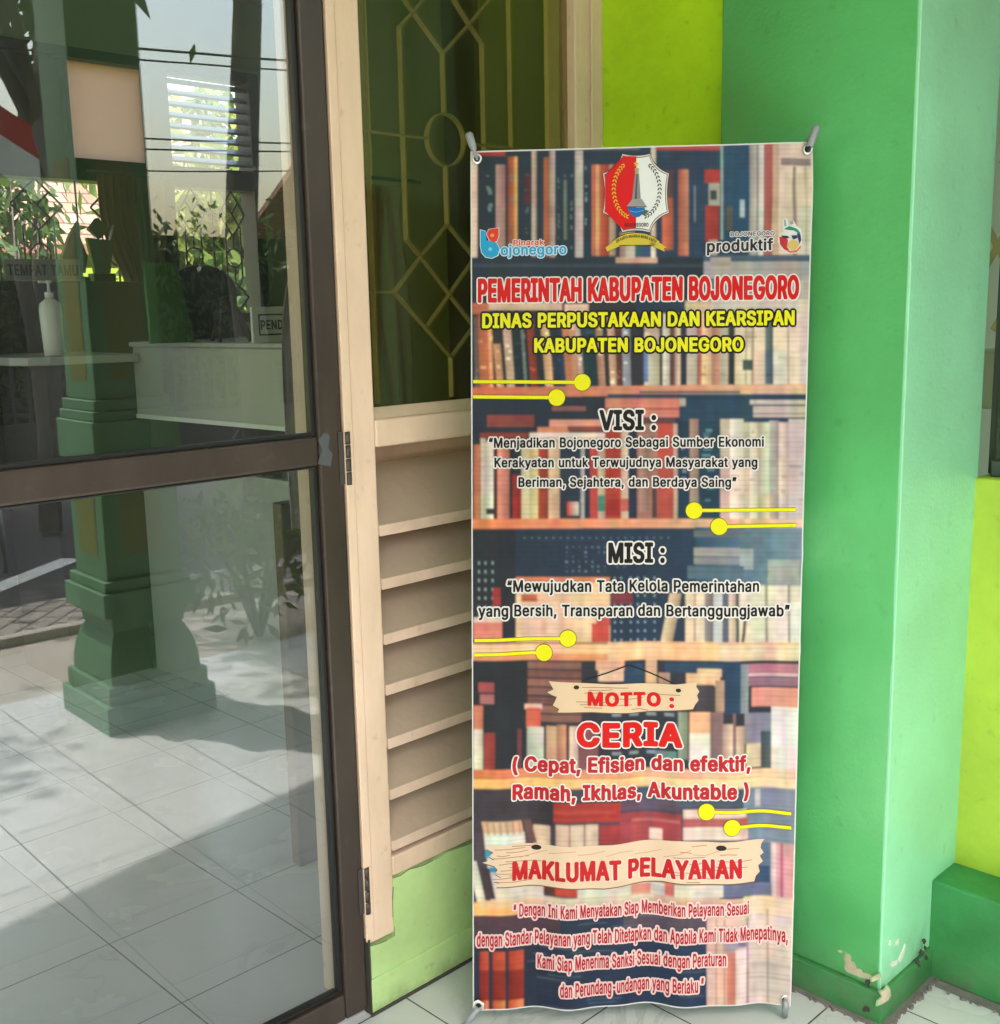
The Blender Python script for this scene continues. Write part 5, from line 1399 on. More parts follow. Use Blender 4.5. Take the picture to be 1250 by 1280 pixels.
def wave(u, v):
    """gentle folds of the vinyl, metres along the normal"""
    sm = min(1, max(0, (v - 0.3) / 0.6)); sm = sm * sm * (3 - 2 * sm)
    e = math.sin(math.pi * min(1, max(0, u))) ** 0.5 if 0 < u < 1 else 0
    d = 0.0075 * sm * math.sin(2 * math.pi * (2.7 * u + 0.10) + 1.6 * v) * (0.4 + 0.6 * e)
    d += 0.0036 * sm * math.sin(2 * math.pi * (5.6 * u - 0.4 * v))
    d += -0.006 * e * (0.3 + 0.7 * v) * math.sin(math.pi * u)
    d += 0.0022 * math.sin(2 * math.pi * (1.6 * v + 0.35 * u)) * e
    d += 0.0016 * math.sin(2 * math.pi * (7.5 * v + 2.3 * u)) * e * (0.3 + 0.7 * u)
    # crease running down from the right eyelet
    ax, ay, cx, cy = 0.985, 0.015, 0.74, 0.21
    dx, dy = cx - ax, cy - ay
    X, Y = (u - ax) * 0.6, (v - ay) * 1.6
    Dx, Dy = dx * 0.6, dy * 1.6
    L = math.hypot(Dx, Dy)
    al = (X * Dx + Y * Dy) / L
    pe = (X * Dy - Y * Dx) / L
    fall = max(0, min(1, 1 - al / (L * 1.5))) * (1 if al > -0.01 else max(0, 1 + (al + .01) / .03))
    d += -0.0062 * fall * math.exp(-(pe / 0.017) ** 2) + 0.0036 * fall * math.exp(-((pe - 0.042) / 0.022) ** 2)
    # short creases on the right edge, mid height
    pe = (v - 0.47) * 1.6 + (u - 0.9) * 0.25
    d += 0.0030 * math.exp(-(pe / 0.018) ** 2) * max(0, (u - 0.6) / 0.4)
    pe = (v - 0.545) * 1.6 - (u - 0.85) * 0.2
    d += 0.0028 * math.exp(-(pe / 0.015) ** 2) * max(0, (u - 0.5) / 0.5)
    pe = (v - 0.845) * 1.6 - (u - 0.6) * 0.08
    d += 0.0022 * math.exp(-(pe / 0.012) ** 2)
    return d
def on_sheet(s, t, lift=0.0):
    u, v = uv_of(s, t)
    return BC + b_r * s + b_u * t + b_n * (wave(u, v) + lift)

# ---- the printed bookshelf picture: painted into vertex colours of the sheet
PX0, PY0, PW, PH, SS = 580, 168, 446, 1104, 2
img = np.zeros((PH * SS, PW * SS, 3), np.float32)
def lin(c):
    a = np.array(c, np.float32) / 255
    return np.where(a <= 0.04045, a / 12.92, ((a + 0.055) / 1.055) ** 2.4)
def R_(x0, y0, x1, y1, c, sl=0.0, c2=None, nz=0.06):
    """printed rectangle; sl = drift of the bottom edge; c2 = colour at its right side"""
    ya, yb = int((y0 - PY0) * SS), int((y1 - PY0) * SS)
    ya, yb = max(0, ya), min(PH * SS, yb)
    if yb <= ya: return
    yy = np.arange(ya, yb)
    if c2 is None and x1 - x0 < 24 and y1 - y0 > 30:
        f1, f2 = rng.uniform(.72, .95), rng.uniform(.9, 1.1)
        c, c2 = (tuple(q * f2 for q in c), tuple(q * f1 for q in c)) if rng.random() < .6 else (tuple(q * f1 for q in c), tuple(q * f2 for q in c))
    col = lin(c); colb = lin(c2) if c2 is not None else col
    ph = rng.uniform(0, 6.28)
    for y in yy:
        k = (y - ya) / max(1, yb - ya)
        xa = (x0 + sl * k - PX0) * SS; xb = (x1 + sl * k - PX0) * SS
        ia, ib = max(0, int(xa)), min(PW * SS, int(xb))
        if ib <= ia: continue
        q = ((np.arange(ia, ib) - xa) / max(1, xb - xa))[:, None]
        sh = 1 + nz * math.sin(k * 9 + ph) * 0.6
        img[y, ia:ib] = (col * (1 - q) + colb * q) * sh
def spine_marks(x0, x1, y0, y1, c, n):
    for _ in range(n):
        y = rng.uniform(y0, y1); h = rng.uniform(1.5, 5)
        a = rng.uniform(0, .4)
        R_(x0 + (x1 - x0) * a, y, x0 + (x1 - x0) * (a + rng.uniform(.3, .6)), y + h, c)
NAVY, NAVY2, BLUE = (44, 58, 74), (44, 66, 92), (48, 86, 120)  # right side paler: the vinyl's glare is put into these colours
R_(580, 168, 1026, 1272, NAVY)
# row 1
R_(580, 180, 800, 346, (38, 56, 70), c2=(44, 70, 98)); R_(800, 172, 1026, 346, (46, 74, 104), c2=(54, 88, 120))
R_(580, 186, 632, 195, (186, 72, 66)); R_(632, 184, 800, 188, (120, 120, 132)); R_(820, 181, 902, 188, (204, 96, 90)); R_(930, 176, 985, 184, (205, 110, 100))
for a in ((588, 188, 597, 322, (250, 228, 215)), (620, 206, 632, 310, (216, 176, 176)), (635, 196, 644, 318, (170, 90, 62), (205, 130, 90)), (643, 196, 647, 318, (238, 190, 125)),
          (656, 218, 663, 256, (116, 58, 70)), (665, 185, 671, 321, (230, 206, 192)), (680, 197, 688, 321, (200, 122, 84)), (687, 184, 694, 322, (236, 214, 204)),
          (719, 188, 729, 322, (246, 238, 230)), (740, 206, 746, 320, (216, 130, 100)), (745, 206, 750, 320, (238, 190, 145)), (750, 206, 762, 320, (206, 98, 78)), (762, 206, 770, 320, (222, 192, 168)),
          (775, 290, 782, 322, (200, 160, 155)), (782, 290, 794, 323, (232, 224, 210)), (794, 290, 803, 323, (60, 140, 150)), (803, 290, 812, 323, (70, 100, 150)),
          (814, 182, 820, 322, (236, 226, 216)), (828, 213, 842, 248, (112, 86, 90)), (828, 247, 842, 313, (212, 122, 96)), (848, 212, 861, 320, (186, 104, 86), (220, 160, 130)),
          (881, 212, 900, 229, (192, 72, 66)), (886, 229, 900, 258, (192, 192, 188)), (888, 238, 896, 250, (70, 90, 95)), (882, 257, 899, 303, (200, 76, 70)), (886, 300, 897, 328, (210, 190, 180)),
          (901, 182, 904, 300, (186, 206, 216)), (904, 180, 938, 310, (44, 90, 126)), (908, 258, 916, 288, (110, 105, 105)), (937, 180, 955, 322, (226, 222, 222)), (946, 180, 948, 320, (130, 130, 140)),
          (956, 180, 966, 322, (202, 122, 118)), (966, 180, 975, 322, (228, 206, 186)), (974, 176, 1026, 322, (236, 224, 212)), (976, 198, 1014, 207, (165, 155, 155)), (992, 208, 996, 322, (190, 178, 172)), (1006, 208, 1009, 322, (215, 200, 192))):
    R_(*a[:5], c2=a[5] if len(a) > 5 else None)
for (a, b) in ((608, 618), (638, 642), (697, 701), (705, 709), (713, 717)):
    spine_marks(a, b, 215, 312, (120, 150, 155), 14)
spine_marks(731, 735, 200, 310, (150, 180, 195), 8); R_(868, 232, 869.5, 278, (190, 200, 205)); R_(925, 250, 931, 272, (190, 205, 215))
R_(705, 225, 709, 300, (130, 150, 140)); spine_marks(656, 664, 200, 320, (90, 110, 120), 6)
R_(580, 322, 880, 347, (46, 62, 78)); R_(580, 330, 880, 334, (66, 86, 104)); R_(880, 319, 1026, 328, (92, 112, 136)); R_(880, 327, 1026, 349, (186, 182, 186)); R_(770, 322, 822, 329, (222, 184, 162)); R_(888, 322, 914, 340, (190, 178, 178), nz=.2)
# row 2
R_(580, 346, 880, 380, (50, 62, 76)); R_(880, 348, 1026, 380, (120, 130, 142), c2=(205, 200, 200))
R_(580, 378, 1026, 486, (58, 62, 72)); R_(609, 378, 703, 388, (226, 200, 186)); R_(590, 379, 611, 393, (206, 130, 104)); R_(706, 380, 736, 391, (242, 214, 198))
R_(795, 376, 856, 394, (52, 74, 100)); R_(857, 376, 891, 394, (222, 200, 180)); R_(890, 374, 1026, 394, (224, 214, 208))
x = 594
for wd, c, sl, y0 in ((5, (120, 105, 110), 2, 396), (13, (214, 128, 98), 3, 394), (5, (236, 176, 140), 3, 396), (3, (60, 50, 50), 3, 390), (9, (214, 166, 136), 5, 430), (3, (70, 55, 50), 5, 390), (10, (238, 204, 182), 7, 396),
                      (12, (36, 56, 66), 6, 392), (4, (120, 130, 130), 6, 400), (4, (44, 50, 60), 5, 392), (9, (164, 74, 58), 7, 398), (9, (52, 60, 66), 7, 392), (10, (240, 196, 158), 8, 398), (6, (56, 70, 84), 6, 392), (10, (46, 80, 112), 4, 392),
                      (9, (220, 150, 108), 7, 394), (8, (214, 168, 140), 7, 394), (6, (226, 200, 196), 8, 396), (18, (38, 76, 84), 5, 392), (9, (214, 172, 146), 6, 396), (6, (60, 60, 70), 5, 392), (9, (228, 192, 170), 5, 396), (8, (120, 78, 74), 3, 392), (10, (188, 200, 220), 2, 394)):
    R_(x - sl * .6, y0, x + wd - sl * .6, 488, c, sl); 
    spine_marks(x, x + wd, y0 + 5, 480, tuple(min(255, int(q * 1.25 + 12)) for q in c), 3)
    x += wd
for a in ((806, 825, (242, 224, 202)), (825, 829, (96, 92, 104)), (829, 838, (236, 226, 222)), (838, 844, (136, 96, 94)), (844, 851, (234, 214, 196)), (851, 859, (62, 74, 94)), (859, 872, (236, 226, 222)), (872, 878, (204, 134, 128)),
          (878, 891, (246, 216, 180)), (891, 901, (214, 160, 146)), (901, 912, (220, 206, 196)), (911, 919, (62, 72, 78)), (919, 958, (238, 222, 206)), (932, 934, (190, 160, 150)), (940, 943, (214, 190, 178)), (957, 967, (112, 130, 142)), (967, 1026, (240, 228, 216))):
    R_(a[0], 392, a[1], 482, a[2]); spine_marks(a[0], a[1], 400, 476, tuple(int(q * .86) for q in a[2]), 2)
R_(929, 450, 942, 463, (84, 98, 100)); R_(805, 440, 811, 478, (130, 150, 200)); R_(985, 392, 987, 480, (214, 200, 192)); R_(1000, 392, 1026, 482, (226, 216, 214))
for i in range(36):
    xx = 580 + i * 12.4
    k = i / 35
    R_(xx, 485 - 5 * k, xx + 12.6, 498 - 6 * k, tuple(int(a + (b - a) * k) for a, b in zip((212, 122, 98), (240, 206, 182))), nz=0.02)
R_(800, 489, 926, 492, (122, 104, 110)); R_(850, 492, 960, 497, (224, 212, 206)); R_(940, 492, 1026, 502, (206, 198, 202))
# row 3
R_(580, 498, 760, 650, (44, 58, 78)); R_(760, 493, 1026, 650, (46, 78, 108))
for a in ((609, 519, 668, 534, (148, 82, 82)), (690, 508, 733, 514, (150, 104, 104)), (687, 525, 753, 534, (226, 170, 158)), (672, 534, 712, 541, (218, 152, 120)), (710, 533, 753, 539, (150, 84, 76)), (662, 541, 758, 549, (240, 224, 218)),
          (600, 541, 660, 549, (150, 74, 68)), (757, 498, 850, 522, (220, 148, 134)), (757, 510, 850, 513, (190, 110, 100)), (757, 523, 845, 530, (110, 80, 88)), (850, 500, 946, 526, (50, 86, 116)), (850, 498, 858, 508, (200, 196, 196)),
          (938, 500, 1026, 506, (216, 206, 202)), (942, 508, 1026, 522, (222, 206, 200)), (942, 516, 1026, 519, (186, 176, 178))):
    R_(*a)
for a in ((592, 600, 556, (222, 142, 110)), (601, 608, 548, (236, 210, 194)), (607, 617, 552, (242, 236, 232)), (617, 623, 550, (96, 52, 52)), (622, 637, 550, (242, 166, 150)), (637, 642, 550, (64, 52, 58)), (641, 652, 594, (182, 54, 54)), (652, 662, 560, (232, 216, 186)),
          (662, 673, 548, (242, 222, 172)), (673, 686, 550, (178, 80, 62)), (686, 700, 549, (242, 216, 184)), (700, 727, 549, (48, 66, 88)), (726, 731, 549, (224, 224, 224)), (731, 739, 552, (46, 60, 90)), (738, 748, 556, (204, 88, 86)),
          (748, 757, 549, (228, 210, 190)), (757, 777, 530, (208, 82, 66)), (777, 786, 534, (242, 220, 208)), (786, 797, 540, (46, 64, 92)), (797, 823, 530, (178, 132, 126)), (823, 843, 530, (216, 108, 96)), (843, 848, 530, (232, 206, 190)),
          (848, 863, 528, (44, 80, 112)), (863, 874, 524, (212, 182, 166)), (874, 901, 526, (42, 80, 104)), (901, 913, 524, (228, 206, 194)), (913, 930, 524, (242, 232, 224)), (930, 938, 528, (224, 206, 198)), (938, 948, 528, (234, 226, 214)), (948, 962, 528, (230, 222, 206)),
          (962, 974, 526, (206, 192, 192)), (974, 986, 528, (228, 212, 206)), (986, 1026, 524, (216, 206, 208))):
    R_(a[0], a[2], a[1], 651, a[3]); spine_marks(a[0], a[1], a[2] + 6, 640, tuple(int(min(255, q * .8 + 18)) for q in a[3]), 3)
R_(709, 628, 724, 645, (200, 60, 60), c2=(236, 226, 220)); R_(748, 620, 757, 640, (80, 150, 130)); R_(776, 624, 786, 640, (200, 110, 110)); R_(608, 636, 618, 643, (60, 60, 66)); R_(758, 625, 776, 645, (178, 50, 52))
spine_marks(852, 862, 530, 620, (130, 160, 180), 9); spine_marks(878, 898, 530, 625, (110, 150, 165), 14); R_(800, 560, 812, 640, (196, 160, 150)); R_(816, 600, 822, 648, (120, 88, 88))
for i in range(36):
    xx = 580 + i * 12.4; k = i / 35
    R_(xx, 649, xx + 12.6, 662 - 1.5 * k, tuple(int(a + (b - a) * k) for a, b in zip((236, 142, 106), (240, 212, 192))), nz=0.02)
# row 4
R_(580, 662, 870, 806, (44, 60, 82), c2=(48, 74, 104)); R_(870, 660, 1026, 808, (56, 98, 132), c2=(150, 172, 188)); R_(580, 662, 645, 806, (48, 54, 66))
for a in ((868, 685, 925, 696, (178, 176, 178)), (868, 697, 925, 706, (160, 160, 168)), (868, 664, 930, 672, (120, 128, 136)), (925, 686, 942, 712, (170, 184, 196)), (960, 700, 1000, 730, (176, 184, 186)), (860, 708, 930, 724, (100, 128, 146))):
    R_(*a)
for yy in range(684, 716, 6):
    for xx in range(708, 782, 8):
        if rng.random() < .75: R_(xx + rng.uniform(-1, 1), yy, xx + rng.uniform(1.2, 2.6), yy + rng.uniform(1, 2.5), (150, 176, 194))
for yy in range(722, 800, 11):
    for xx in (598, 606, 615, 768, 776, 788, 797, 806, 818):
        R_(xx, yy - 20 if xx < 700 else yy, xx + 2.2, yy + (3 if xx > 700 else -16), (176, 196, 206))
for xx in range(655, 840, 9): R_(xx, 672, xx + 2.5, 674, (110, 140, 160))
R_(616, 735, 626, 758, (176, 66, 74)); R_(645, 724, 763, 805, (242, 212, 182)); R_(645, 722, 763, 729, (226, 150, 116)); R_(652, 744, 672, 753, (206, 120, 84), nz=.3)
R_(740, 780, 762, 805, (204, 94, 86)); R_(746, 772, 763, 782, (206, 104, 96)); R_(764, 740, 792, 756, (140, 70, 84)); R_(592, 772, 628, 779, (238, 214, 204)); R_(592, 778, 628, 800, (232, 150, 138)); R_(628, 735, 644, 804, (56, 60, 70))
R_(838, 742, 853, 812, (232, 212, 182), -13)
for a in ((857, 881, (238, 222, 200)), (868, 870, (200, 170, 150)), (881, 892, (170, 154, 158)), (892, 903, (226, 228, 238)), (903, 911, (112, 122, 146)), (911, 920, (222, 204, 196)), (920, 925, (110, 110, 116)), (924, 958, (232, 226, 212)), (957, 961, (170, 166, 162)), (960, 985, (236, 232, 222)), (985, 988, (180, 176, 172)), (988, 1026, (232, 228, 222))):
    R_(a[0], 738 if a[0] < 920 else 732, a[1], 812, a[2])
R_(930, 775, 934, 808, (130, 122, 112), -4)
R_(580, 803, 1026, 828, (252, 210, 172)); R_(580, 803, 760, 806, (196, 150, 130)); R_(580, 818, 760, 826, (240, 168, 130)); R_(900, 806, 1026, 828, (240, 222, 196))
# row 5
R_(580, 826, 1026, 975, (58, 62, 78)); R_(580, 826, 660, 975, (46, 52, 62))
for k, yy in enumerate(range(828, 896, 11)): R_(660, yy, 727, yy + 9, ((152, 112, 104), (134, 96, 90), (166, 120, 108))[k % 3])
for a in ((598, 853, 618, 866, (176, 96, 100)), (600, 868, 618, 880, (190, 130, 132)), (592, 882, 604, 912, (226, 148, 122)), (592, 912, 604, 975, (252, 240, 226)), (605, 916, 619, 972, (168, 76, 76)), (647, 912, 652, 960, (130, 74, 84)),
          (656, 881, 678, 888, (236, 206, 192)), (658, 886, 676, 911, (216, 112, 96)), (659, 910, 680, 975, (236, 236, 232)), (683, 908, 696, 962, (236, 196, 170), ), (696, 906, 708, 962, (216, 160, 136)), (709, 905, 712, 962, (130, 80, 74)), (712, 908, 723, 962, (232, 210, 196)), (724, 905, 748, 962, (150, 100, 104)),
          (745, 826, 781, 838, (240, 186, 166)), (748, 838, 780, 852, (238, 204, 182)), (781, 830, 806, 856, (54, 84, 116)), (808, 826, 822, 856, (228, 190, 160)), (824, 842, 838, 856, (200, 160, 150)), (832, 828, 926, 842, (52, 86, 118)), (858, 842, 900, 858, (240, 206, 172)), (872, 836, 902, 846, (238, 208, 178)), (894, 850, 909, 890, (232, 202, 172)), (870, 856, 893, 888, (96, 92, 106)),
          (905, 826, 926, 892, (48, 82, 116)), (926, 830, 936, 892, (178, 186, 210)), (936, 830, 1000, 842, (196, 140, 158)), (936, 842, 1000, 846, (224, 196, 206)), (936, 847, 1000, 858, (160, 128, 152)), (940, 860, 1000, 884, (228, 168, 158)), (862, 890, 888, 918, (242, 190, 164)), (862, 917, 888, 958, (240, 234, 230)),
          (888, 890, 904, 958, (152, 124, 132)), (903, 905, 916, 958, (236, 208, 196)), (916, 892, 920, 958, (150, 124, 134)), (920, 908, 931, 958, (232, 204, 194)), (931, 892, 965, 930, (150, 150, 172)), (933, 930, 952, 960, (220, 204, 188)), (952, 915, 966, 965, (88, 108, 116)), (965, 884, 1026, 968, (238, 232, 230))):
    R_(*a)
for yy in (892, 940): 
    for xx in range(765, 850, 22): R_(xx, yy, xx + 12, yy + 4, (150, 164, 178))
R_(848, 890, 860, 950, (170, 190, 172)); R_(820, 940, 846, 960, (120, 150, 150))
for i in range(36):
    xx = 580 + i * 12.4; k = i / 35
    R_(xx, 962, xx + 12.6, 975, tuple(int(a + (b - a) * k) for a, b in zip((232, 140, 100), (240, 224, 200))), nz=0.03)
    R_(xx, 974, xx + 12.6, 987, tuple(int(a + (b - a) * k) for a, b in zip((254, 206, 136), (246, 228, 200))), nz=0.02)
# row 6
R_(580, 986, 1026, 1130, (92, 82, 98)); R_(580, 986, 690, 1040, (78, 72, 84)); R_(780, 986, 930, 1010, (84, 100, 124)); R_(930, 986, 1026, 1056, (138, 148, 172))
for a in ((692, 1004, 776, 1028, (188, 72, 66)), (692, 1014, 770, 1017, (206, 96, 86)), (660, 1004, 692, 1032, (70, 64, 76)), (776, 1002, 850, 1016, (110, 96, 118)), (775, 1018, 852, 1058, (174, 84, 94)), (790, 1026, 850, 1029, (206, 126, 130)), (750, 1032, 776, 1056, (176, 70, 76)),
          (813, 1038, 829, 1053, (236, 218, 214)), (854, 1012, 934, 1023, (236, 216, 212)), (854, 1023, 936, 1034, (192, 110, 116)), (854, 1034, 936, 1051, (236, 216, 212)), (945, 988, 952, 1010, (206, 200, 206)), (667, 1033, 688, 1060, (232, 208, 190)), (695, 1031, 748, 1062, (230, 202, 188)), (711, 1031, 713, 1062, (190, 150, 140)), (730, 1031, 732, 1062, (196, 156, 146))):
    R_(*a)
R_(602, 1027, 652, 1042, (226, 192, 170), 3); R_(605, 1042, 656, 1062, (232, 234, 232), 2); R_(608, 1060, 660, 1128, (226, 228, 224), 6); R_(654, 1026, 664, 1056, (122, 98, 96), 8)
for xx in range(608, 650, 8): R_(xx, 1028, xx + 2, 1044, (200, 150, 126), 2)
R_(607, 1062, 617, 1072, (70, 170, 205)); R_(612, 1083, 628, 1090, (60, 165, 210)); R_(585, 1076, 596, 1128, (240, 232, 222), 12); R_(600, 1085, 612, 1124, (92, 76, 88), 8)
for a in ((964, 1055, 1000, 1128, (226, 178, 184)), (966, 1055, 971, 1128, (236, 214, 216)), (976, 1055, 979, 1128, (196, 110, 130)), (948, 1056, 965, 1122, (120, 144, 176)), (948, 1085, 964, 1122, (66, 96, 136)), (620, 1108, 680, 1128, (228, 224, 214)), (680, 1108, 694, 1118, (110, 70, 66)), (694, 1108, 730, 1120, (204, 86, 76)), (722, 1106, 835, 1132, (220, 218, 214)), (790, 1108, 815, 1122, (226, 160, 150)), (832, 1104, 842, 1128, (218, 130, 126)), (843, 1106, 905, 1122, (234, 228, 222)), (904, 1106, 966, 1122, (120, 128, 160))):
    R_(*a)
# row 7
R_(580, 1128, 690, 1146, (252, 202, 142)); R_(600, 1126, 830, 1136, (240, 212, 178)); R_(680, 1122, 900, 1140, (222, 208, 198)); R_(820, 1124, 1026, 1136, (222, 190, 176)); R_(930, 1122, 1026, 1150, (240, 220, 196))
R_(580, 1145, 900, 1272, (56, 62, 82), c2=(52, 74, 108)); R_(580, 1145, 700, 1185, (96, 76, 90)); R_(780, 1145, 890, 1175, (104, 92, 112))
for a in ((600, 611), (616, 632), (636, 655)):
    for (y0, y1, c, c2) in ((1190, 1214, (188, 78, 56), (214, 110, 84)), (1214, 1252, (140, 52, 46), (170, 70, 58)), (1252, 1266, (204, 96, 66), (238, 168, 120))):
        R_(a[0], y0, a[1], y1, c, c2=c2)
for yy in range(1150, 1262, 5):
    xx = rng.uniform(655, 860)
    R_(xx, yy, xx + rng.uniform(15, 60), yy + 1.2, (112, 126, 146))
for a in ((884, 1146, 938, 1272, (226, 200, 190)), (895, 1150, 897, 1272, (200, 168, 158)), (905, 1150, 907, 1272, (206, 172, 162)), (909, 1190, 920, 1258, (216, 150, 138)), (912, 1165, 934, 1186, (146, 150, 176)), (908, 1175, 924, 1192, (170, 166, 184)), (920, 1188, 935, 1272, (236, 226, 222)), (935, 1146, 1026, 1272, (228, 212, 210)), (934, 1150, 937, 1272, (180, 166, 166)), (960, 1140, 962, 1272, (210, 190, 188))):
    R_(*a)
for yy in (1197, 1209, 1224, 1240): R_(938, yy, 1026, yy + 1, (186, 168, 168))
# soft print, weave lines of the vinyl, white hems
def blur(a, k):
    for ax in (0, 1):
        acc = np.zeros_like(a)
        for d in range(-k, k + 1): acc += np.roll(a, d, ax)
        a = acc / (2 * k + 1)
    return a
img = blur(blur(img, 2), 2)
def streak(fy, fx, amp, kb):
    q = np.kron(rng.normal(0, 1, (PH * SS // fy + 1, PW * SS // fx + 1)), np.ones((fy, fx)))[:PH * SS, :PW * SS].astype(np.float32)[..., None]
    return 1 + amp * blur(q, kb)
img = img * streak(90, 7, 0.05, 6) * streak(14, 40, 0.04, 8)
for c_ in range(3):
    img[..., c_:c_ + 1] *= streak(90, 30, 0.05, 8)
nb = np.kron(rng.normal(0, 1, (PH // 8, PW // 8)), np.ones((8 * SS, 8 * SS)))[:PH * SS, :PW * SS]
nb = np.pad(nb, ((0, PH * SS - nb.shape[0]), (0, PW * SS - nb.shape[1])), mode='edge').astype(np.float32)[..., None]
img = np.clip(img * (1 + 0.05 * blur(nb, 6)), 0, 1)
for y in range(0, PH * SS, 6 * SS):
    img[y:y + 4] *= rng.uniform(0.90, 0.97)
img = np.clip(img ** 1.18 * np.array((1.0, 0.95, 0.88), np.float32) + 0.006, 0, 1)
INK = 0.68

NU, NV = 400, 1010
us = np.linspace(0, 1, NU); vv = np.linspace(0, 1, NV)
def st_of(u, v):
    a = CT['tl'].lerp(CT['tr'], u); b = CT['bl'].lerp(CT['br'], u)
    return a.lerp(b, v)
co = np.zeros((NV, NU, 3), np.float32); pc = np.zeros((NV, NU, 2), np.float32)
for j, v in enumerate(vv):
    L0 = CT['tl'].lerp(CT['bl'], v); L1 = CT['tr'].lerp(CT['br'], v)
    for i, u in enumerate(us):
        s, t = L0.x + (L1.x - L0.x) * u, L0.y + (L1.y - L0.y) * u
        wv = wave(u, v)
        co[j, i] = (BC.x + b_r.x * s + b_u.x * t + b_n.x * wv, BC.y + b_r.y * s + b_u.y * t + b_n.y * wv, BC.z + b_r.z * s + b_u.z * t + b_n.z * wv)
        pc[j, i] = (s, t)
# print position of each vertex: flat projection of the artwork on the sheet plane
P3 = np.array(BC)[None, None] + pc[..., :1] * np.array(b_r) + pc[..., 1:] * np.array(b_u) - np.array(CAM)
zc_ = P3 @ np.array(_f)
qx = (625 + FPX * (P3 @ np.array(CR)) / zc_ - PX0) * SS; qy = (640 - FPX * (P3 @ np.array(CU)) / zc_ - PY0) * SS
ix = np.clip(np.floor(qx).astype(int), 0, PW * SS - 2); iy = np.clip(np.floor(qy).astype(int), 0, PH * SS - 2)
fx = np.clip(qx - ix, 0, 1)[..., None]; fy = np.clip(qy - iy, 0, 1)[..., None]
colr = ((img[iy, ix] * (1 - fx) + img[iy, ix + 1] * fx) * (1 - fy) + (img[iy + 1, ix] * (1 - fx) + img[iy + 1, ix + 1] * fx) * fy) * INK
hem = np.zeros((NV, NU), bool); hem[:2] = True; hem[-2:] = True; hem[:, :2] = True; hem[:, -2:] = True
colr[hem] = 0.55
xb_ = thing("banner_stand", (1.59, 1.26, 0), "tall printed vinyl banner with bookshelf picture on a grey X frame", "banner")
me = bpy.data.meshes.new("sheet")
idx = np.arange(NU * NV).reshape(NV, NU)
quads = np.stack([idx[:-1, :-1], idx[1:, :-1], idx[1:, 1:], idx[:-1, 1:]], -1).reshape(-1, 4)
me.vertices.add(NU * NV); me.vertices.foreach_set('co', co.reshape(-1))
me.loops.add(quads.size); me.loops.foreach_set('vertex_index', quads.reshape(-1).astype(np.int32))
me.polygons.add(len(quads)); me.polygons.foreach_set('loop_start', np.arange(0, quads.size, 4, dtype=np.int32)); me.polygons.foreach_set('loop_total', np.full(len(quads), 4, np.int32))
me.polygons.foreach_set('use_smooth', np.ones(len(quads), bool))
me.update(); me.validate()
at = me.color_attributes.new("print", 'FLOAT_COLOR', 'POINT')
at.data.foreach_set('color', np.concatenate([colr, np.ones((NV, NU, 1), np.float32)], -1).reshape(-1).astype(np.float32))
VINYL_R = 0.42
m, nt, b = base_mat("printed_vinyl", VINYL_R, 0.16)
an = nt.nodes.new('ShaderNodeAttribute'); an.attribute_name = "print"
nt.links.new(an.outputs['Color'], b.inputs['Base Color'])
def weave(nt, b):
    g = nt.nodes.new('ShaderNodeNewGeometry')
    mp = nt.nodes.new('ShaderNodeMapping'); mp.inputs['Scale'].default_value = (1, 1, 12)
    nt.links.new(g.outputs['Position'], mp.inputs[0])
    n = nt.nodes.new('ShaderNodeTexNoise'); n.inputs['Scale'].default_value = 28; n.inputs['Detail'].default_value = 4
    nt.links.new(mp.outputs[0], n.inputs['Vector'])
    bp = nt.nodes.new('ShaderNodeBump'); bp.inputs['Strength'].default_value = 0.12; bp.inputs['Distance'].default_value = 0.0012
    nt.links.new(n.outputs['Fac'], bp.inputs['Height']); nt.links.new(bp.outputs[0], b.inputs['Normal'])
weave(nt, b)
me.materials.append(m)
sheet = bpy.data.objects.new("sheet", me); COL.objects.link(sheet)
sheet.parent = xb_; sheet.matrix_parent_inverse = Matrix.Translation(-xb_.location)

_ink = {}
def ink(c):
    if c not in _ink:
        m, nt, b = base_mat("ink", VINYL_R, 0.16, srgb(*c, k=INK))
        weave(nt, b)
        _ink[c] = m
    return _ink[c]

def drape_on(bm, lift, cell=0.010):
    """bm holds flat (s, t) coordinates; cut it fine and lay it on the sheet"""
    xs = [v.co.x for v in bm.verts]; ys = [v.co.y for v in bm.verts]
    if isinstance(lift, tuple): cell = 9
    for lo, hi, no in ((min(xs), max(xs), (1, 0, 0)), (min(ys), max(ys), (0, 1, 0))):
        k = int((hi - lo) / cell)
        for i in range(1, k + 1):
            c = lo + (hi - lo) * i / (k + 1)
            bmesh.ops.bisect_plane(bm, geom=bm.verts[:] + bm.edges[:] + bm.faces[:], plane_co=Vector(no) * c, plane_no=no)
    if isinstance(lift, tuple):        # many overlapping strokes: each a hair apart
        n = len(bm.verts); bm.verts.index_update()
        for k, isl in enumerate(bm.verts):
            isl.co = on_sheet(isl.co.x, isl.co.y, lift[0] + (lift[1] - lift[0]) * (isl.index / n))
    else:
        for v in bm.verts:
            v.co = on_sheet(v.co.x, v.co.y, lift)
    for fc in bm.faces:
        fc.smooth = True
        fc.normal_update()
        if fc.normal.dot(b_n) < 0: fc.normal_flip()

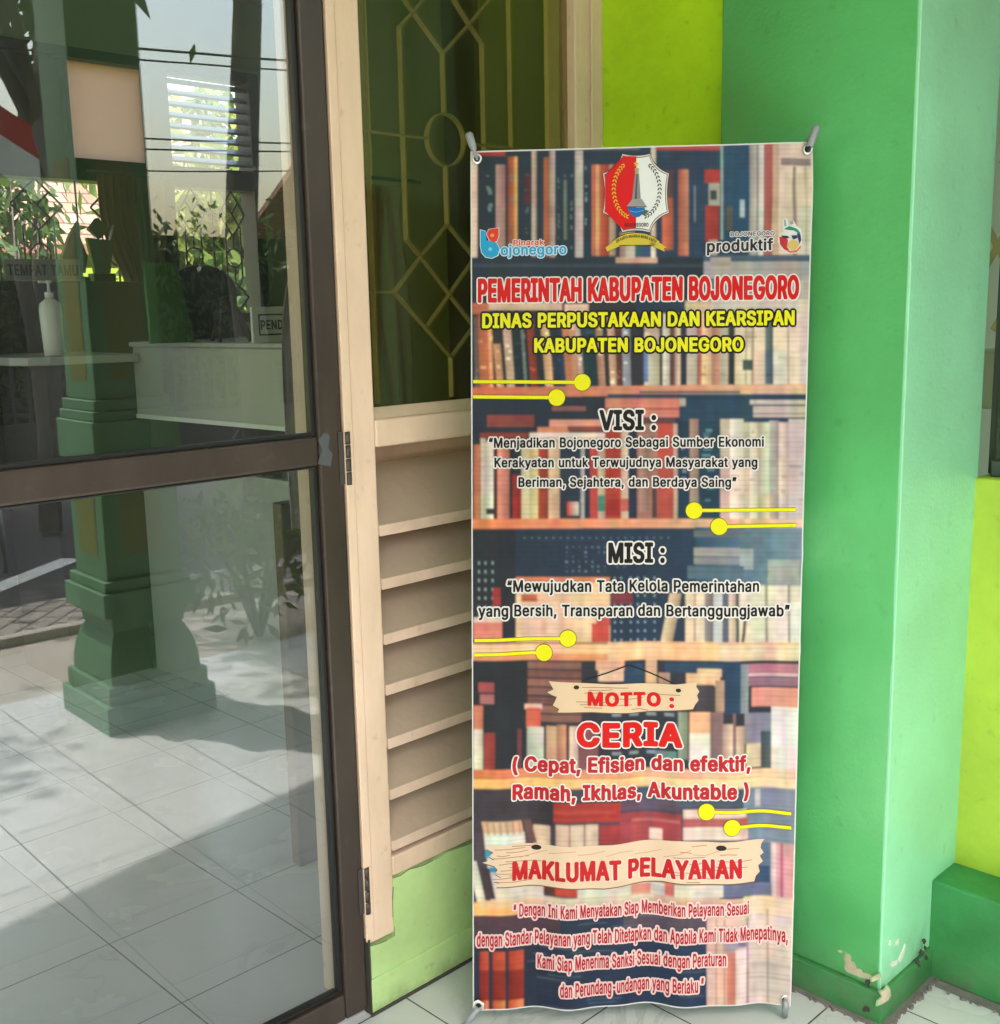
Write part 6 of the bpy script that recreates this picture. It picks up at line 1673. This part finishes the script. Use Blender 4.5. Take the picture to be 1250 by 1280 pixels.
def layers(name, lst, cell=0.010):
    """lst: (bm in s,t, colour, lift) merged into one printed piece"""
    out = bmesh.new(); mats = []
    for bm, c, lift in lst:
        drape_on(bm, lift, cell)
        mt = ink(c)
        if mt not in mats: mats.append(mt)
        for fc in bm.faces: fc.material_index = mats.index(mt)
        tmp = bpy.data.meshes.new("tmp"); bm.to_mesh(tmp); bm.free()
        out.from_mesh(tmp); bpy.data.meshes.remove(tmp)
    me = bpy.data.meshes.new(name); out.to_mesh(me); out.free()
    for mt in mats: me.materials.append(mt)
    o = bpy.data.objects.new(name, me); COL.objects.link(o)
    o.parent = sheet
    return o

def place_text(body, xl, xr, yl, yr, cap, track=0.0):
    """text laid out in artwork units, mapped to sheet coordinates"""
    bm = text_mesh(body, track); x0, x1 = bounds(bm)
    for v in bm.verts:
        k = (v.co.x - x0) / (x1 - x0)
        v.co = Vector((*ban(xl + k * (xr - xl), yl + k * (yr - yl) - v.co.y / CAPH * cap), 0))
    return bm
def place_rim(body, xl, xr, yl, yr, cap, wd, track=0.0):
    """an even stroke of width wd round every letter"""
    bm = bmesh.new()
    loops = glyph_loops(body, track)
    xs = [x for L in loops for x, y in L]; x0, x1 = min(xs), max(xs)
    for L in loops:
        P = []
        for x, y in L:
            k = (x - x0) / (x1 - x0)
            P.append((xl + k * (xr - xl), yl + k * (yr - yl) - y / CAPH * cap))
        Q = []
        for i in range(len(P)):
            (ax, ay), (bx_, by_) = P[i], P[(i + 1) % len(P)]
            k = max(1, int(math.hypot(bx_ - ax, by_ - ay) / 5))
            Q += [(ax + (bx_ - ax) * j / k, ay + (by_ - ay) * j / k) for j in range(k)]
        P = Q
        n = len(P)
        for i in range(n):
            (ax, ay), (bx_, by_) = P[i], P[(i + 1) % n]
            D = math.hypot(bx_ - ax, by_ - ay) or 1e-6
            nx_, ny_ = -(by_ - ay) / D * wd, (bx_ - ax) / D * wd
            bm.faces.new([bm.verts.new((*ban(*q), 0)) for q in ((ax + nx_, ay + ny_), (bx_ + nx_, by_ + ny_), (bx_ - nx_, by_ - ny_), (ax - nx_, ay - ny_))])
            bm.faces.new([bm.verts.new((*ban(ax + wd * math.cos(t * math.pi / 3), ay + wd * math.sin(t * math.pi / 3)), 0)) for t in range(6)])
    return bm
LIFT = 0.0007
def line(body, xl, xr, yl, yr, cap, fill, outl, w=1.6, track=0.0, heavy=0.0):
    lst = []
    if heavy:
        lst.append((place_rim(body, xl, xr, yl, yr, cap, heavy, track), fill, (LIFT * 1.5, LIFT * 1.9)))
    if outl is not None:
        lst.append((place_rim(body, xl, xr, yl, yr, cap, w, track), outl, (LIFT * 0.7, LIFT * 1.3)))
    lst.append((place_text(body, xl, xr, yl, yr, cap, track), fill, LIFT * 2))
    return layers("lettering", lst)
RED, DRED, BLK, WHT, YEL = (222, 18, 12), (196, 36, 44), (24, 22, 22), (246, 240, 236), (246, 240, 20)
line("PEMERINTAH KABUPATEN BOJONEGORO", 598, 998, 377, 372.5, 28, RED, WHT, 2.5, heavy=0.75)
line("DINAS PERPUSTAKAAN DAN KEARSIPAN", 603, 993, 409.5, 405.5, 17.5, YEL, BLK, 2.8, heavy=0.35)
line("KABUPATEN BOJONEGORO", 668, 929, 440, 438.5, 17, YEL, BLK, 2.8, heavy=0.35)
line("VISI :", 750, 820, 537, 536.5, 24, BLK, WHT, 2.7, heavy=0.55)
line("\u201cMenjadikan Bojonegoro Sebagai Sumber Ekonomi", 611, 955, 559.5, 558, 12.3, BLK, WHT, 1.8)
line("Kerakyatan untuk Terwujudnya Masyarakat yang", 618, 947, 584, 583.5, 12, BLK, WHT, 1.8)
line("Beriman, Sejahtera, dan Berdaya Saing\u201d", 648, 921, 608.5, 608.5, 12, BLK, WHT, 1.8)
line("MISI :", 761, 831, 703, 703, 24, BLK, WHT, 2.7, heavy=0.55)
line("\u201cMewujudkan Tata Kelola Pemerintahan", 634, 949, 740, 739.5, 14.5, BLK, WHT, 2.0)
line("yang Bersih, Transparan dan Bertanggungjawab\u201d", 598, 987, 770.5, 770, 14.3, BLK, WHT, 2.0)
line("CERIA", 722, 852, 932, 933, 28, RED, WHT, 3.0, 0.02, 1.2)
line("( Cepat, Efisien dan efektif,", 641, 938, 965.5, 962.5, 18, DRED, WHT, 2.2, heavy=0.5)
line("Ramah, Ikhlas, Akuntable )", 641, 936, 1000, 997.5, 18.5, DRED, WHT, 2.2, heavy=0.5)
line("\u201c Dengan Ini Kami Menyatakan Siap Memberikan Pelayanan Sesuai", 642, 937, 1147.5, 1144, 16, (190, 34, 50), (244, 216, 212), 2.2)
line("dengan Standar Pelayanan yang Telah Ditetapkan dan Apabila Kami Tidak Menepatinya,", 596, 984, 1183, 1176.5, 17, (190, 34, 50), (244, 216, 212), 2.2)
line("Kami Siap Menerima Sanksi Sesuai dengan Peraturan", 672, 908, 1213, 1208, 17, (190, 34, 50), (244, 216, 212), 2.2)
line("dan Perundang-undangan yang Berlaku \u201d", 700, 880, 1245.5, 1240, 17, (190, 34, 50), (244, 216, 212), 2.2)

def poly_bm(pix):
    bm = bmesh.new()
    bm.faces.new([bm.verts.new((*ban(*p), 0)) for p in pix])
    bmesh.ops.triangulate(bm, faces=bm.faces[:], ngon_method='EAR_CLIP')
    return bm
def stroke_bm(pix, wd):
    """polyline of even width, photo pixels"""
    bm = bmesh.new()
    for (x0, y0), (x1, y1) in zip(pix[:-1], pix[1:]):
        L = math.hypot(x1 - x0, y1 - y0) or 1
        nx_, ny_ = -(y1 - y0) / L * wd / 2, (x1 - x0) / L * wd / 2
        bm.faces.new([bm.verts.new((*ban(*p), 0)) for p in ((x0 + nx_, y0 + ny_), (x1 + nx_, y1 + ny_), (x1 - nx_, y1 - ny_), (x0 - nx_, y0 - ny_))])
    return bm
def ell(cx, cy, rx, ry, n=32):
    return [(cx + rx * math.cos(2 * math.pi * k / n), cy + ry * math.sin(2 * math.pi * k / n)) for k in range(n)]
def dotline(cx, cy, xe, ye, r=10.3):
    wv = [(cx + (xe - cx) * k / 8, cy + (ye - cy) * k / 8) for k in range(9)]
    layers("dot_line", [(stroke_bm(wv, 5.2), (120, 110, 30), LIFT * .6), (poly_bm(ell(cx, cy, r + .8, r + .9)), (120, 110, 30), LIFT), (stroke_bm(wv, 4), YEL, LIFT * 1.5), (poly_bm(ell(cx, cy, r, r)), YEL, LIFT * 2)])
for a in ((728, 478, 591.5, 477), (696, 497, 591.5, 496), (868, 638.5, 994.5, 637), (899, 658.5, 994.5, 656.5), (710, 798.5, 593, 800.5), (680, 816.5, 593, 818.5), (883, 1014.5, 988.5, 1016.5), (915, 1034.5, 988.5, 1034)):
    dotline(*a)

# wooden boards printed behind the two headings
WOOD, WOODL, GRAIN = (236, 206, 170), (250, 228, 196), (176, 132, 96)
mp_ = [(686, 852), (760, 855), (800, 855.5), (845, 856), (872, 852.5), (870, 858), (874, 864), (871, 869), (873, 875), (869, 880), (866, 886), (830, 889), (790, 892), (740, 890), (697, 890.5), (699, 886), (691, 882), (694, 876), (696, 871), (690, 869), (684, 866), (692, 862), (689, 857)]
lst = [(poly_bm([(x, y + 1.2) for x, y in mp_]), (120, 84, 60), LIFT * .5), (poly_bm(mp_), WOOD, LIFT)]
for k in range(9):
    y = 859 + k * 3.6
    xa = rng.uniform(700, 800); L = rng.uniform(20, 70)
    lst.append((stroke_bm([(xa, y), (xa + L / 2, y + rng.uniform(-1.5, 1.5)), (xa + L, y + rng.uniform(-1, 2))], 0.9), GRAIN, LIFT * 1.5))
lst += [(stroke_bm([(727, 851.5), (755, 842), (784, 832), (789, 832.5), (815, 843), (843, 855)], 1.6), (40, 34, 32), LIFT * 2), (poly_bm(ell(720.5, 859, 3.6, 2.6, 16)), (44, 36, 32), LIFT * 2.2), (poly_bm(ell(848, 863, 3.4, 2.4, 16)), (44, 36, 32), LIFT * 2.2)]
layers("printed_board", lst)
line("MOTTO :", 735, 842, 881, 884, 16, RED, (250, 214, 196), 1.6, 0.04, 0.7)
bp_ = [(611, 1056), (660, 1056), (720, 1058), (765, 1056.5), (800, 1054), (850, 1051), (900, 1053), (957, 1051), (953, 1057), (952, 1062), (956, 1068), (951, 1072), (955, 1079), (949, 1084), (951, 1092), (946, 1097), (944, 1104), (880, 1105), (830, 1103.5), (790, 1107), (755, 1111), (700, 1109), (650, 1109), (620, 1108.5), (624, 1103), (617, 1101), (626, 1096), (619, 1092), (622, 1086), (618, 1081.5), (603, 1077.5), (618, 1074), (611, 1070), (617, 1065), (608, 1061)]
lst = [(poly_bm([(x, y + 1.4) for x, y in bp_]), (130, 92, 70), LIFT * .5), (poly_bm(bp_), (240, 210, 180), LIFT)]
for k in range(26):
    y = 1058 + (k % 13) * 3.7; side = k // 13
    xa = rng.uniform(615, 640) if side == 0 else rng.uniform(840, 905); L = rng.uniform(14, 46)
    lst.append((stroke_bm([(xa, y), (xa + L / 2, y + rng.uniform(-1.2, 1.2)), (xa + L, y + rng.uniform(-1.5, 1.5))], 0.9), GRAIN, LIFT * 1.5))
for k in range(7):
    xa = 650 + k * 36
    lst.append((stroke_bm([(xa, 1070 + rng.uniform(-4, 4)), (xa + 16, 1067 + rng.uniform(-3, 3)), (xa + 34, 1064 + rng.uniform(-3, 3))], 0.8), (206, 168, 134), LIFT * 1.5))
lst += [(poly_bm(ell(670.5, 1061, 6.4, 3.3, 18)), (44, 34, 32), LIFT * 2.2), (poly_bm(ell(901.5, 1060, 6.6, 3.4, 18)), (44, 34, 32), LIFT * 2.2)]
layers("printed_board", lst)
line("MAKLUMAT PELAYANAN", 641, 927, 1100.5, 1097, 22.5, (206, 34, 38), (250, 226, 218), 2.3, heavy=0.7)

# regency crest
def Z(x, y): return (740 + x / 9.145, 185 + y / 9.143)
def curve_poly(pts, bow):
    out = []
    n = len(pts)
    for i in range(n):
        (x0, y0), (x1, y1) = pts[i], pts[(i + 1) % n]
        L = math.hypot(x1 - x0, y1 - y0); nx_, ny_ = -(y1 - y0) / L, (x1 - x0) / L
        for k in range(8):
            u = k / 8
            bb = bow[i] * 4 * u * (1 - u)
            out.append((x0 + (x1 - x0) * u + nx_ * bb, y0 + (y1 - y0) * u + ny_ * bb))
    return out
oct_ = [(352, 82), (655, 82), (868, 300), (868, 735), (655, 950), (352, 950), (135, 735), (135, 300)]
cxo, cyo = 502, 516
def octo(g, bow=22):
    pts = []
    for x, y in oct_:
        L = math.hypot(x - cxo, y - cyo)
        pts.append((x + (x - cxo) / L * g, y + (y - cyo) / L * g))
    return [Z(*p) for p in curve_poly(pts, [bow, 40, 22, 40, bow, 40, 22, 40])]
lst = [(poly_bm(octo(22)), (70, 60, 60), LIFT), (poly_bm(octo(13)), (226, 214, 208), LIFT * 1.4), (poly_bm(octo(-6)), (70, 60, 62), LIFT * 1.8), (poly_bm(octo(-14)), (250, 250, 248), LIFT * 2.2)]
half = [p for p in octo(-14) if p[0] <= Z(505, 0)[0]]
half.sort(key=lambda p: math.atan2(p[1] - Z(0, 516)[1], p[0] - Z(505, 0)[0]) % (2 * math.pi))
lst.append((poly_bm([Z(505, 100)] + [p for p in sorted(half, key=lambda p: -((math.atan2(p[1] - Z(0, 516)[1], p[0] - Z(506, 0)[0])) % (2 * math.pi)))] + [Z(500, 932)]), (232, 8, 6), LIFT * 2.6))
for side, colr_, rx_, cxx in ((-1, (232, 196, 40), 205, 455), (1, (60, 60, 62), 215, 555)):
    for k in range(17):
        a = rad(-62 + k * 8.6)
        for off_, tilt in ((0, .55), (26, -.5)):
            ra, rb = rx_ - 10 + off_, 300 + off_
            x = cxx + side * ra * math.cos(a); y = 480 + rb * math.sin(a)
            dx_, dy_ = -side * ra * math.sin(a), rb * math.cos(a)
            L = math.hypot(dx_, dy_); ang = math.atan2(-dy_, -dx_) + tilt * side
            p = []
            for q in range(8):
                th = 2 * math.pi * q / 8
                ex, ey = 20 * math.cos(th), 7.5 * math.sin(th)
                p.append(Z(x + ex * math.cos(ang) - ey * math.sin(ang), y + ex * math.sin(ang) + ey * math.cos(ang)))
            lst.append((poly_bm(p), colr_, LIFT * 3))
lst += [(poly_bm([Z(*p) for p in ((488, 300), (535, 300), (556, 585), (458, 585))]), (150, 150, 150), LIFT * 3.2), (poly_bm([Z(*p) for p in ((505, 300), (520, 300), (512, 585), (485, 585))]), (96, 96, 98), LIFT * 3.6),
        (poly_bm([Z(*p) for p in ((460, 586), (570, 586), (625, 672), (392, 672))]), (166, 164, 162), LIFT * 3.2), (stroke_bm([Z(390, 674), Z(628, 674)], .8), (60, 60, 60), LIFT * 3.6),
        (poly_bm([Z(*p) for p in ((405, 682), (605, 682), (590, 740), (545, 785), (500, 795), (455, 770), (420, 730))]), (20, 110, 190), LIFT * 3.2), (stroke_bm([Z(430, 720), Z(500, 735), Z(590, 715)], .7), (120, 190, 230), LIFT * 3.6),
        (poly_bm([Z(*p) for p in ((590, 700), (650, 720), (600, 770), (560, 760))]), (70, 110, 100), LIFT * 3.5),
        (poly_bm([Z(502 + (34 if q % 2 == 0 else 14) * math.sin(q * math.pi / 5), 185 - (34 if q % 2 == 0 else 14) * math.cos(q * math.pi / 5)) for q in range(10)]), (240, 200, 40), LIFT * 3.6), (poly_bm([Z(485, 235), Z(535, 235), Z(530, 300), Z(492, 300)]), (190, 176, 120), LIFT * 3.4)]
rb_o = [(240, 1105), (300, 1060), (400, 1010), (502, 992), (605, 1005), (700, 1050), (765, 1092)]
rb_i = [(750, 1045), (690, 995), (600, 960), (502, 948), (400, 962), (310, 1010), (232, 1062)]
rb_o = [(252, 1110), (330, 1062), (420, 1035), (502, 1028), (600, 1036), (690, 1070), (752, 1108)]; rb_i = [(770, 1070), (700, 1015), (605, 982), (502, 972), (400, 982), (315, 1015), (235, 1068)]
lst.append((poly_bm([Z(x + (x - 502) * .01, y + (7 if i < 7 else -7)) for i, (x, y) in enumerate(rb_o + rb_i)]), (60, 52, 20), LIFT * 2.6))
lst.append((poly_bm([Z(*p) for p in rb_o + rb_i]), (226, 200, 60), LIFT * 3))
for s in (-1, 1):
    q = [(502 + s * 262, 1078), (502 + s * 350, 1140), (502 + s * 315, 1148), (502 + s * 330, 1185), (502 + s * 180, 1120), (502 + s * 232, 1108)]
    lst.append((poly_bm([Z(x + s * 3, y + 4) for x, y in q]), (60, 52, 20), LIFT * 2.2)); lst.append((poly_bm([Z(*p) for p in q]), (226, 200, 60), LIFT * 2.8))
layers("crest", lst, cell=0.02)
def arc_text(body, cx, cy, r, a0, a1, h, c, lift):
    bm = text_mesh(body); x0, x1 = bounds(bm)
    for v in bm.verts:
        a = a0 + (a1 - a0) * (v.co.x - x0) / (x1 - x0)
        rr_ = r + v.co.y / CAPH * h
        v.co = Vector((*ban(*Z(cx + rr_ * math.sin(a), cy - rr_ * math.cos(a))), 0))
    layers("lettering", [(bm, c, lift)], cell=0.02)
arc_text("JER KARTA RAHARJA MAWA KARYA", 502, 1420, 398, rad(-34), rad(34), 34, (30, 26, 10), LIFT * 3.6)
lst = [(place_text("BOJONEGORO", *[Z(372, 0)[0], Z(645, 0)[0], Z(0, 900)[1], Z(0, 898)[1]], 4.6), (60, 30, 30), LIFT * 3.4)]
layers("lettering", lst, cell=0.02)

# left logo: a blue b with a red petal, two words
def A1(x, y): return (585 + x / 5.682, 180 + y / 5.682)
b_out = [A1(*p) for p in ((90, 612), (128, 622), (132, 690), (160, 684), (200, 700), (224, 745), (212, 790), (170, 810), (125, 802), (98, 770), (90, 720))]
pet = [A1(*p) for p in ((150, 607), (217, 598), (218, 655), (205, 690), (180, 700), (150, 680), (132, 640))]
layers("logo", [(poly_bm([(x + (x - 612) * .09, y + (y - 305) * .06) for x, y in b_out]), (232, 240, 246), LIFT), (poly_bm([(x + (x - 616) * .12, y + (y - 294) * .1) for x, y in pet]), (240, 232, 228), LIFT * 1.3),
                (poly_bm(b_out), (30, 168, 222), LIFT * 2), (poly_bm(ell(*A1(158, 748), 2.2, 2.4, 14)), (150, 214, 240), LIFT * 2.6), (poly_bm(pet), (236, 66, 34), LIFT * 2.4), (poly_bm(ell(*A1(172, 650), 2.6, 2.2, 14)), (250, 150, 110), LIFT * 2.8)], cell=0.02)
line("ojonegoro", 626, 708, 319, 317.5, 13.0, (44, 170, 222), (226, 238, 246), 1.2)
line("Pinarak", 641.5, 680, 307, 306, 6.8, (226, 92, 70), (246, 232, 226), 0.9)
# right logo: two words and a round multi-coloured mark
line("produktif", 883.5, 967, 315, 312, 14.5, (48, 46, 50), (240, 236, 234), 1.5)
line("BOJONEGORO", 913, 969, 295.5, 293.5, 5.2, (110, 108, 112), (244, 240, 238), 0.9)
def A2(x, y): return (800 + x / 5.682, 170 + y / 5.682)
layers("logo", [(poly_bm([A2(*p) for p in ((1015, 600), (1030, 578), (1050, 590), (1062, 640), (1090, 600), (1110, 640), (1140, 660), (1148, 720), (1146, 790), (1110, 836), (1050, 836), (1000, 806), (978, 750), (990, 700), (1020, 680))]), (244, 242, 240), LIFT),
                (poly_bm([A2(*p) for p in ((1022, 660), (1060, 640), (1110, 660), (1136, 690), (1130, 700), (1090, 672), (1050, 668))]), (40, 150, 120), LIFT * 2),
                (poly_bm([A2(*p) for p in ((1110, 690), (1136, 700), (1142, 740), (1130, 770), (1118, 730))]), (50, 60, 120), LIFT * 2.2),
                (poly_bm([A2(*p) for p in ((990, 716), (1030, 710), (1048, 740), (1040, 790), (1060, 815), (1020, 806), (994, 770))]), (206, 44, 46), LIFT * 2.4),
                (poly_bm([A2(*p) for p in ((1046, 760), (1075, 740), (1110, 745), (1128, 770), (1105, 805), (1065, 806), (1044, 785))]), (226, 196, 110), LIFT * 2.6),
                (poly_bm([A2(*p) for p in ((1020, 808), (1060, 818), (1110, 810), (1138, 775), (1140, 795), (1110, 828), (1060, 832))]), (236, 130, 60), LIFT * 2.3),
                (poly_bm([A2(*p) for p in ((1002, 706), (1046, 710), (1060, 726), (1020, 728))]), (70, 40, 70), LIFT * 2.7), (poly_bm([A2(*p) for p in ((1070, 708), (1110, 706), (1116, 726), (1084, 738))]), (44, 54, 100), LIFT * 2.7),
                (poly_bm([A2(*p) for p in ((1024, 592), (1036, 592), (1040, 640), (1026, 640))]), (150, 190, 180), LIFT * 2), (poly_bm([A2(*p) for p in ((1062, 612), (1084, 604), (1092, 620), (1072, 632))]), (160, 180, 180), LIFT * 2)], cell=0.02)

# ---- eyelets, hooks and the X frame behind
HUBP = BC - b_n * 0.10 + b_u * (-0.12)
corners = {k: BC + b_r * CT[k].x + b_u * CT[k].y for k in CT}
ins = {k: corners[k].lerp(BC, 0.0) for k in CT}
for k, (sx_, sy_) in dict(tl=(1, -1), tr=(-1, -1), bl=(1, 1), br=(-1, 1)).items():
    e = corners[k] + b_r * (0.011 * sx_) + b_u * (0.013 * sy_)
    ins[k] = e
    b = MB(); n = 20; prof = [(0.0048, 0.0004), (0.0056, 0.0021), (0.0080, 0.0021), (0.0090, 0.0006)]
    rings = []
    for r_, o_ in prof:
        rings.append([b.bm.verts.new(e + b_r * (r_ * math.cos(2 * math.pi * q / n)) + b_u * (r_ * math.sin(2 * math.pi * q / n)) + b_n * (o_ + 0.0008)) for q in range(n)])
    for i in range(3):
        for q in range(n):
            b.bm.faces.new((rings[i][q], rings[i][(q + 1) % n], rings[i + 1][(q + 1) % n], rings[i + 1][q])).smooth = True
    b.build("eyelet", M['steel'], xb_)
    b = MB(); cc = [b.bm.verts.new(e + b_r * (0.0047 * math.cos(2 * math.pi * q / n)) + b_u * (0.0047 * math.sin(2 * math.pi * q / n)) + b_n * 0.0010) for q in range(n)]
    b.bm.faces.new(cc); b.build("eyelet_hole", M['gasket'], xb_, solid=False)
def tip(px, py, extra):
    return on_plane(px, py, BC + b_n * extra, b_n)
# upper arms: end in thick plastic tips that reach over the sheet's corners
tips = dict(tl=(tip(585.5, 166, 0.012), tip(592, 186, 0.014)), tr=(tip(1021.5, 157, 0.012), tip(1012.5, 182, 0.014)))
for k in ('tl', 'tr'):
    a, c = tips[k]
    d = (a - c).normalized()
    b = MB(); b.tube([c - d * 0.002, c + d * 0.006, a - d * 0.004, a], [0.0050, 0.0066, 0.0074, 0.0052], 14)
    b.build("arm_tip", M['grey_plastic'], xb_)
    b = MB()
    e = ins[k]
    b.tube([c + d * 0.004, c + b_n * 0.003, e + b_n * 0.006, e + b_n * 0.002, e - b_n * 0.004], 0.0028, 8)
    b.build("hook", M['grey_plastic'] if k == 'tl' else M['black_plastic'], xb_)
    b = MB(); b.tube([HUBP, HUBP.lerp(a, 0.5) - b_n * 0.03, a - d * 0.03 - b_n * 0.034, a - d * 0.006 - b_n * 0.012], 0.0042, 10)
    b.build("arm", M['grey_rod'], xb_)
feet = dict(bl=on_plane(580, 1284, Vector((0, 0, 0.006)), Vector((0, 0, 1))), br=on_plane(981, 1270, Vector((0, 0, 0.006)), Vector((0, 0, 1))))
for k in ('bl', 'br'):
    e = ins[k]; ft = feet[k]
    b = MB(); b.tube([HUBP, HUBP.lerp(e, .6) - b_n * 0.045, e - b_n * 0.014 + b_u * .02, e - b_n * 0.010 - b_u * 0.015], 0.0042, 10)
    b.build("arm", M['grey_rod'], xb_)
    b = MB()
    if k == 'br':
        b.tube([e + b_n * 0.002, e + b_n * 0.008 - b_u * 0.006, e.lerp(ft, .5) + b_n * 0.004, ft], [0.004, 0.0064, 0.0066, 0.0056], 12)
    else:
        b.tube([e + b_n * 0.002 - b_u * .004, e.lerp(ft, .6) + b_n * 0.002, ft], [0.005, 0.0066, 0.0060], 12)
    b.build("foot", M['grey_plastic'], xb_)
    b = MB()
    b.tube([e - b_r * 0.009 - b_u * .004, e - b_r * 0.008 + b_u * .008 + b_n * .005, e + b_n * .006 + b_u * .012, e + b_r * 0.009 + b_u * .006 + b_n * .006, e + b_r * 0.008 - b_u * .006 + b_n * .004], 0.0026, 8)
    if k == 'bl': b.build("hook", M['white_plastic'], xb_)
    else: b.bm.free()
b = MB(); b.tube([HUBP - b_u * .05, HUBP + b_u * .06], 0.016, 16)
b.build("hub", M['black_plastic'], xb_)
b = MB(); b.tube([HUBP, Vector((1.86, 1.50, 0.006))], 0.0048, 10)
b.build("rear_leg", M['grey_rod'], xb_)
